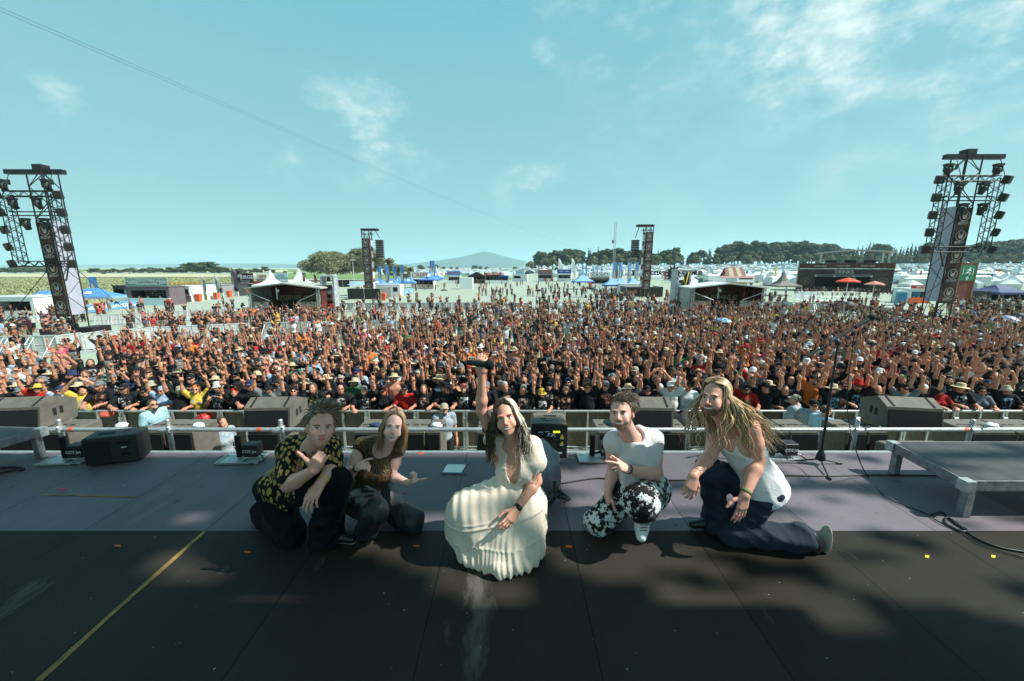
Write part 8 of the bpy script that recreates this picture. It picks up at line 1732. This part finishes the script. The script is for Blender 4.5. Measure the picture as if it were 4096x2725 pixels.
# ---- 3: singer in the cream dress
J = dict(head=Z3(523, 462, 2.46), neck=Z3(575, 610, 2.56), shR=Z3(452, 640, 2.58), shL=Z3(700, 660, 2.56), elR=Z3(352, 415, 2.52), wrR=Z3(352, 150, 2.46), elL=Z3(728, 895, 2.50), wrL=Z3(592, 1088, 2.34), pelvis=Z3(595, 990, 2.62), hipR=Z3(520, 1010, 2.60), hipL=Z3(660, 1010, 2.60), knR=Z3(250, 1075, 2.40), anR=Z3(260, 1380, z=.1), knL=Z3(600, 1400, z=.08), anL=Z3(660, 1250, z=.08))
org = GO(2020, 2230); R = rotm(-.12, -.30, -.24); s_ = .95; SK3 = np.array([.70, .34, .24])
tp, (P_, TR, hl, hw) = torso(J, fem=True, b=.98); up = TR[:, 2]
sk = head(J['head'], R, s_, True, smile=1) + [Cn(J['neck'] - up * .04, J['head'] + R @ vec(0, .02, -.05), .054, .05, .03)] + tp + arm(J['shR'], J['elR'], J['wrR'], .9) + arm(J['shL'], J['elL'], J['wrL'], .9) + [Cn(J['shR'], P_(-hw * .7, 0, hl - .16), .055, .06, .04)]
HR = Z3(352, 95, 2.44); sk += hand(J['wrR'], HR - J['wrR'] + vec(0, 0, .05), (.15, 1, 0), True, 'grip', 1.0) + hand(J['wrL'], Z3(545, 1160, 2.28) - J['wrL'], (-.4, .7, -.3), False, 'drape', .98) + leg(J['hipL'], J['knL'], J['anL']) + leg(J['hipR'], J['knR'], J['anR'])
h3 = hero('singer in long cream dress kneeling in the centre, microphone raised', org, sk, J['head'], R, s_, SK3, fem=True, hairc=(.05, .03, .02), smile=1, lips=(.42, .10, .08))
W_ = J['pelvis']; tg, _ = torso(J, fem=True, b=.98, grow=.016)
bod = tg + [Cn(J['shL'] + vec(0, 0, .01), J['shL'] + (J['elL'] - J['shL']) * .42, .066, .09, .03), Cn(J['shR'] + vec(.01, 0, -.01), J['shR'] + nrm(J['elR'] - J['shR']) * .06 + vec(-.01, 0, -.02), .07, .062, .03), Sub(P_(-.005, -.11, hl - .085), (.048, .12, .15), TR, .008), Sub(P_(-.005, -.11, hl + .03), (.088, .12, .06), TR, .008)]
gz = lambda x, y, z: Z3(x, y, z=z); r_knee = Z3(262, 1105, 2.42)
skt = [Cn(W_, W_ - up * .1, .15, .17, .06), Cn(J['hipR'], r_knee, .16, .125, .08), Cn(r_knee, Z3(195, 1230, 2.42), .125, .085, .06), Cn(Z3(195, 1170, 2.43), gz(175, 1310, .10), .075, .045, .06), Cn(r_knee, gz(290, 1385, .07), .13, .075, .08), Cn(Z3(420, 1080, 2.48), gz(430, 1440, .06), .16, .07, .1), Cn(Z3(560, 1080, 2.52), gz(520, 1465, .06), .17, .065, .1), Cn(Z3(620, 1080, 2.55), gz(610, 1435, .06), .16, .07, .1), Cn(Z3(650, 1080, 2.56), gz(690, 1395, .06), .14, .065, .1), Cn(Z3(650, 1090, 2.6), gz(710, 1370, .05), .11, .05, .08), Cn(Z3(620, 1090, 2.7), gz(640, 1250, .10), .16, .10, .1), Cn(gz(240, 1400, .05), gz(420, 1455, .05), .05, .05, .06), Cn(gz(470, 1480, .04), gz(735, 1375, .04), .04, .035, .06)]
def dress_mod(p, v):
    q = p - W_; hgt = q @ up; th = np.arctan2(q[:, 0], -q[:, 1]); rad = np.hypot(q[:, 0], q[:, 1]); w = np.clip((-hgt + .02) / .12, 0, 1)
    tier = (p[:, 2] - STZ); fr = np.where(tier > .33, 36, np.where(tier > .17, 50, 64)); ph = np.sin(p[:, 0] * 17 + p[:, 2] * 4) * 1.2
    th2 = th + .10 * np.sin(th * 5 + 2) + .05 * np.sin(p[:, 2] * 11); pl_ = np.sin(th2 * fr + ph) * (.0035 + .003 * np.clip(rad * 2, 0, 1)) * (.6 + .4 * np.sin(th * 7 + p[:, 2] * 6)) + np.sin(th2 * 9 + p[:, 2] * 5 + ph) * .005 + .005 * np.sin(p[:, 0] * 31 + p[:, 2] * 23)
    ring = .0035 * (np.exp(-((tier - .33) / .008) ** 2) + np.exp(-((tier - .17) / .008) ** 2)) + .006 * np.exp(-((hgt - .02) / .01) ** 2)
    hem = .010 * np.sin(th * 46 + 3 * np.sin(th * 9)) * np.clip((.05 - tier) / .05, 0, 1); fl = .004 * np.sin(p[:, 0] * 95 + 9 * p[:, 2]) * np.clip(hgt / .1, 0, 1) * (hgt < hl - .17)
    v = v + pl_ * w - ring + hem + fl; return np.maximum(v, STZ + .004 - p[:, 2])
garment('dress', bod + skt, F_CREAM, h3, org, dress_mod, VX * .9)
garment('lace_band', [El(P_(0, 0, hl * .60), (hw * .86 + .012, .128, .016), TR, .01)], mat('beige_lace', (.48, .38, .26), .8, 0, .4, 120, bump=.8, bscale=140), h3, org)
def colh3(a, u, r):
    streak = (4.3 < a < 5.5) and False
    return (np.array([.72, .66, .55]) if (.8 < a < 1.75 and u > .35) or r.rand() < .06 else np.array([.055, .032, .02])) * r.uniform(.75, 1.2)
v3 = join(scalp(J['head'], R, .006, s_, (.05, .03, .02)), hair_locks(J['head'], R, 11, 760, .34, colh3, s_, .015, (.10, .0, 0), rad=.0038, amin=.82, curl=30, flare=.05, lift=.004)); part_from('hair', v3, M_HAIR, h3, org)
c_, d_ = band('watch', J['elL'], J['wrL'], .93, .028, .02, M_LEATH, h3, org); mb = MB(); mb.lathe(tuple(c_ - org + vec(-.0, -.026, .01)), [(0, -.004), (.017, -.004), (.017, .004), (0, .005)], 16, Matrix.Rotation(1.2, 3, 'X')); mb.build('watch_face', M_LEATH, h3)
mb = MB(); a_ = J['shR'] * .72 + J['elR'] * .28; mb.path([Vector(a_ - org + vec(-.03 + .03 * math.sin(t * 5), -.052, -.03 + .10 * t)) for t in np.linspace(0, 1, 12)], .009, 4); mb.build('arm_tattoo', MATS['tattoo_ink'], h3)
for k in (0, 1):
    mb = MB(); a_ = J['shL'] + (J['elL'] - J['shL']) * .4 + vec(.03, -.08, 0); mb.path([Vector(a_ - org), Vector(a_ - org + vec(-.01 - .03 * k, -.01, -.1)), Vector(a_ - org + vec(-.05 - .02 * k, 0, -.22))], .0025, 5); mb.build('sleeve_tie', F_CREAM, h3)
t = tag(empty('microphone', tuple(HR)), 'black microphone held up in the raised hand of the singer', 'microphone'); a_ = vec(*P(1870, 1450, 2.43)) - HR; b_ = vec(*P(1942, 1458, 2.38)) - HR; dm = nrm(b_ - a_)
mb = MB(); mb.tube(a_, b_, .017, .021, n=14); mb.build('handle', M_BLACK, t); mb = MB(); mb.lathe(tuple(b_), [(.021, 0), (.031, .010), (.033, .03), (.026, .05), (0, .058)], 16, Vector(dm).to_track_quat('Z', 'Y').to_matrix()); mb.build('windscreen', M_BOXBLK, t)
# ---- 4: man in the sleeveless grey white top
J = dict(head=Z4(430, 262, 2.60), neck=Z4(505, 440, 2.70), shR=Z4(365, 520, 2.70), shL=Z4(720, 500, 2.74), elR=Z4(352, 790, 2.80), wrR=Z4(305, 990, 2.68), elL=Z4(745, 825, 2.62), wrL=Z4(480, 775, 2.47), pelvis=Z4(615, 940, 2.76), hipR=Z4(525, 965, 2.74), hipL=Z4(705, 970, 2.76), knR=Z4(215, 1265, z=.075), anR=Z4(390, 1150, z=.08), knL=Z4(610, 1080, 2.40), anL=Z4(620, 1245, z=.14), toeL=Z4(600, 1375, z=.05))
org = GO(2540, 2130); R = rotm(-.52, -.28, -.18); s_ = .97; SK4 = np.array([.72, .38, .30])
tp, (P_, TR, hl, hw) = torso(J, b=1.2); up = TR[:, 2]
sk = head(J['head'], R, s_, False, smile=1, heavy=.004) + [Cn(J['neck'] - up * .05, J['head'] + R @ vec(0, .02, -.06), .066, .06, .03)] + tp + arm(J['shR'], J['elR'], J['wrR'], 1.1) + arm(J['shL'], J['elL'], J['wrL'], 1.12)
sk += hand(J['wrL'], Z4(300, 690, 2.38) - J['wrL'], (.1, .6, -.8), False, 'two', 1.04) + hand(J['wrR'], vec(-.1, -.2, -1), (1, .2, 0), True, 'drape', 1.04) + leg(J['hipR'], J['knR'], J['anR']) + leg(J['hipL'], J['knL'], J['anL'])
h4 = hero('smiling man in sleeveless grey white top and black white trousers, fourth from left on stage', org, sk, J['head'], R, s_, SK4, hairc=(.09, .06, .035), beard=(.14, .08, .05), bamount=.8, smile=1)
tg, _ = torso(J, b=1.2, grow=.026); prims = tg + [Cn(J['shR'], J['shR'] + (J['elR'] - J['shR']) * .12, .078, .08, .03), Cn(J['shL'], J['shL'] + (J['elL'] - J['shL']) * .10, .080, .082, .03), Cn(P_(0, 0, .04), P_(0, -.01, -.05), .17, .19, .06), Sub(P_(0, -.05, hl + .075), (.062, .09, .05), TR, .01)]
garment('sleeveless_top', prims, F_GREYW, h4, org, folds(23, .015, 17, up, lambda p: ((P_(0, 0, -.10) - p) @ up)))
v4 = join(scalp(J['head'], R, .006, s_, (.09, .06, .035)), short_locks(J['head'], R, 14, 900, .065, lambda a, u, r: np.array([.13, .085, .05]) * r.uniform(.6, 1.5) + .10 * (u > .85), up=(.5, .3, .3), s=s_, rnds=.22, rad=.0042)); part_from('hair', v4, M_HAIR, h4, org)
garment('patterned_trousers', [El(J['pelvis'] - vec(0, 0, .02), (.21, .17, .13), None, .06), Cn(J['hipR'], J['knR'], .135, .10, .06), Cn(J['hipL'], J['knL'], .14, .12, .06), Cn(J['knL'], J['knL'] + (J['anL'] - J['knL']) * .45, .115, .10, .04), Cn(J['knR'], J['anR'], .10, .08, .05)], F_CAMO, h4, org, folds(28, .013, 13, None, lambda p: STZ + .01 - p[:, 2]))
garment('sneaker', foot(J['anL'] - vec(0, 0, .05), J['toeL'] + vec(0, -.03, 0), 1.35) + [Cn(J['anL'] - vec(0, 0, .06), J['anL'] + vec(0, 0, .03), .052, .05, .02)], M_WHITE, h4, org, cutz(lambda p: STZ + .002 - p[:, 2])); mb = MB()
for k in range(5): q = J['anL'] * (1 - .15 * k) + J['toeL'] * .15 * k - org + vec(0, -.052, .02 - .006 * k); mb.box(tuple(q), (.055, .006, .007))
mb.build('laces', mat('brown_laces', (.3, .2, .1), .7), h4); garment('shoe', [Cn(J['anR'], J['anR'] + vec(.08, .1, 0), .045, .04, .02)], M_WHITE, h4, org)
band('watch', J['elL'], J['wrL'], .95, .030, .022, M_LEATH, h4, org); c_ = J['wrL'] + (J['elL'] - J['wrL']) * .06; mb = MB(); mb.bevbox(tuple(c_ - org + vec(0, -.032, .008)), (.03, .008, .03), .003); mb.build('watch_face', M_SILVER, h4)
q = Z4(742, 1190, 2.62); t = tag(empty('badge', tuple(q)), 'pale pass badge hanging from the waist of the man in patterned trousers', 'badge'); mb = MB(); mb.box((0, 0, 0), (.048, .003, .065), Matrix.Rotation(.1, 3, 'Y')); mb.build('card', mat('lilac_card', (.42, .40, .48), .5), t); mb = MB(); mb.path([(0, 0, .03), (.003, .01, .1), (.0, .02, .17)], .0025, 4); mb.path([(0, 0, .03), (.02, .01, .08), (.03, .04, .17)], .0015, 4); mb.build('cord', M_CABLE, t)
# ---- 5: long haired man in the white tank top
J = dict(head=Z5(362, 228, 2.44), neck=Z5(455, 400, 2.54), shR=Z5(425, 455, 2.68), shL=Z5(640, 460, 2.46), elR=Z5(322, 690, 2.56), wrR=Z5(190, 845, 2.40), elL=Z5(702, 725, 2.50), wrL=Z5(602, 1005, 2.36), pelvis=Z5(715, 915, 2.60), hipR=Z5(650, 935, 2.66), hipL=Z5(765, 975, 2.56), knL=Z5(500, 1315, z=.08), anL=Z5(1040, 1350, z=.10), knR=Z5(318, 805, 2.62), anR=Z5(375, 1180, z=.11), toeR=Z5(215, 1235, z=.045))
org = GO(2960, 2140); R = rotm(-.92, -.22, -.12); s_ = .98; SK5 = np.array([.70, .34, .25])
tp, (P_, TR, hl, hw) = torso(J, b=1.15); up = TR[:, 2]
sk = head(J['head'], R, s_, False, smile=1) + [Cn(J['neck'] - up * .05, J['head'] + R @ vec(0, .02, -.06), .064, .056, .03)] + tp + arm(J['shR'], J['elR'], J['wrR'], 1.1) + arm(J['shL'], J['elL'], J['wrL'], 1.2) + [Cn(J['neck'] - up * .02, J['shR'], .05, .05, .05)]
sk += hand(J['wrR'], Z5(150, 1000, 2.36) - J['wrR'], (.2, .9, .2), True, 'relax', 1.08) + hand(J['wrL'], Z5(575, 1130, 2.34) - J['wrL'], (-.1, 1, .1), False, 'open', 1.08) + leg(J['hipR'], J['knR'], J['anR']) + leg(J['hipL'], J['knL'], J['anL'])
h5 = hero('man with very long blond hair in white tank top, rightmost of the five kneeling', org, sk, J['head'], R, s_, SK5, hairc=(.14, .085, .04), beard=(.13, .07, .035), bamount=.9, smile=1)
tg, _ = torso(J, b=1.15, grow=.016); tg = [p_ for i, p_ in enumerate(tg) if i not in (3, 4)]; stp = [Cn(P_(x * .075, -.06, hl - .1), P_(x * .085, .01, hl + .045), .04, .03, .03) for x in (-1, 1)]
prims = tg + stp + [Cn(P_(0, 0, .04), P_(0, 0, -.05), .165, .18, .06), Sub(P_(0, -.10, hl - .01), (.06, .12, .12), TR, .01), Sub(P_(-hw * .98, 0, hl - .06), (.07, .16, .13), TR, .01), Sub(P_(hw * .98, 0, hl - .06), (.07, .16, .13), TR, .01)]
garment('tank_top', prims, F_WHITE, h5, org, folds(33, .012, 19, up, lambda p: ((P_(0, 0, -.09) - p) @ up)))
colh5 = lambda a, u, r: (np.array([.66, .46, .27]) if r.rand() < .7 else np.array([.22, .13, .07])) * r.uniform(.7, 1.35)
back = lambda n, sd, L_, bias, wv, am, rd=.0062: hair_locks(J['head'], R, sd, n, L_, colh5, s_, wv, bias, rad=rd, amin=am, curl=34, flare=.03, lift=.008, spread=.06)
v5 = join(scalp(J['head'], R, .006, s_, (.22, .14, .08)), back(900, 31, .50, (.80, .36, .14), .011, 1.3, .0042), back(45, 35, .42, (-.16, -.02, 0), .018, 1.05, .005)); part_from('hair', v5, M_HAIR, h5, org)
garment('jeans', [El(J['pelvis'] - vec(0, 0, .04), (.17, .155, .11), TR, .05), Cn(J['hipR'], J['knR'], .115, .09, .05), Cn(J['hipL'], J['knL'], .12, .092, .05), Cn(J['knR'], J['anR'], .088, .085, .04), Cn(J['anR'] + vec(0, 0, .05), J['anR'] - vec(0, 0, .05), .09, .115, .03), Cn(J['knL'], J['knL'] * .45 + J['anL'] * .55, .092, .085, .05), Cn(J['knL'] * .45 + J['anL'] * .55, J['anL'], .085, .105, .05)], F_DENIM, h5, org, folds(38, .018, 14, None, lambda p: STZ + .008 - p[:, 2]))
garment('shoe', foot(J['anR'] - vec(0, 0, .045), J['toeR'] + vec(-.03, -.01, 0), 1.25), M_LEATH, h5, org, cutz(lambda p: STZ + .02 - p[:, 2])); garment('shoe_sole', foot(J['anR'] - vec(0, 0, .045), J['toeR'] + vec(-.035, -.01, 0), 1.32), M_SOLE, h5, org, cutz(lambda p: np.maximum(STZ + .002 - p[:, 2], p[:, 2] - STZ - .022)))
e = J['anL']; garment('shoe', [Cn(e + vec(.06, 0, -.0), e + vec(.10, .0, -.04), .075, .07, .02)], M_LEATH, h5, org, cutz(lambda p: STZ + .004 - p[:, 2])); garment('shoe_sole', [El(e + vec(.185, 0, -.02), (.012, .06, .115), rotm(0, 0, .1), .01)], M_SOLE, h5, org, cutz(lambda p: STZ + .003 - p[:, 2]))
band('wristband', J['elL'], J['wrL'], .92, .033, .022, mat('green_woven_band', (.16, .2, .06), .7), h5, org); mb = MB(); q = Z5(862, 955, 2.62) - org; mb.bevbox(tuple(q), (.035, .06, .10), .01); mb.path([Vector(q) + Vector((0, 0, -.05)), Vector(q) + Vector((-.01, 0, -.12)), Vector(q) + Vector((.03, 0, -.13)), Vector(q) + Vector((.04, 0, -.09)), Vector(q) + Vector((.01, 0, -.05))], .0018, 4); mb.build('belt_pack', M_BLACK, h5)
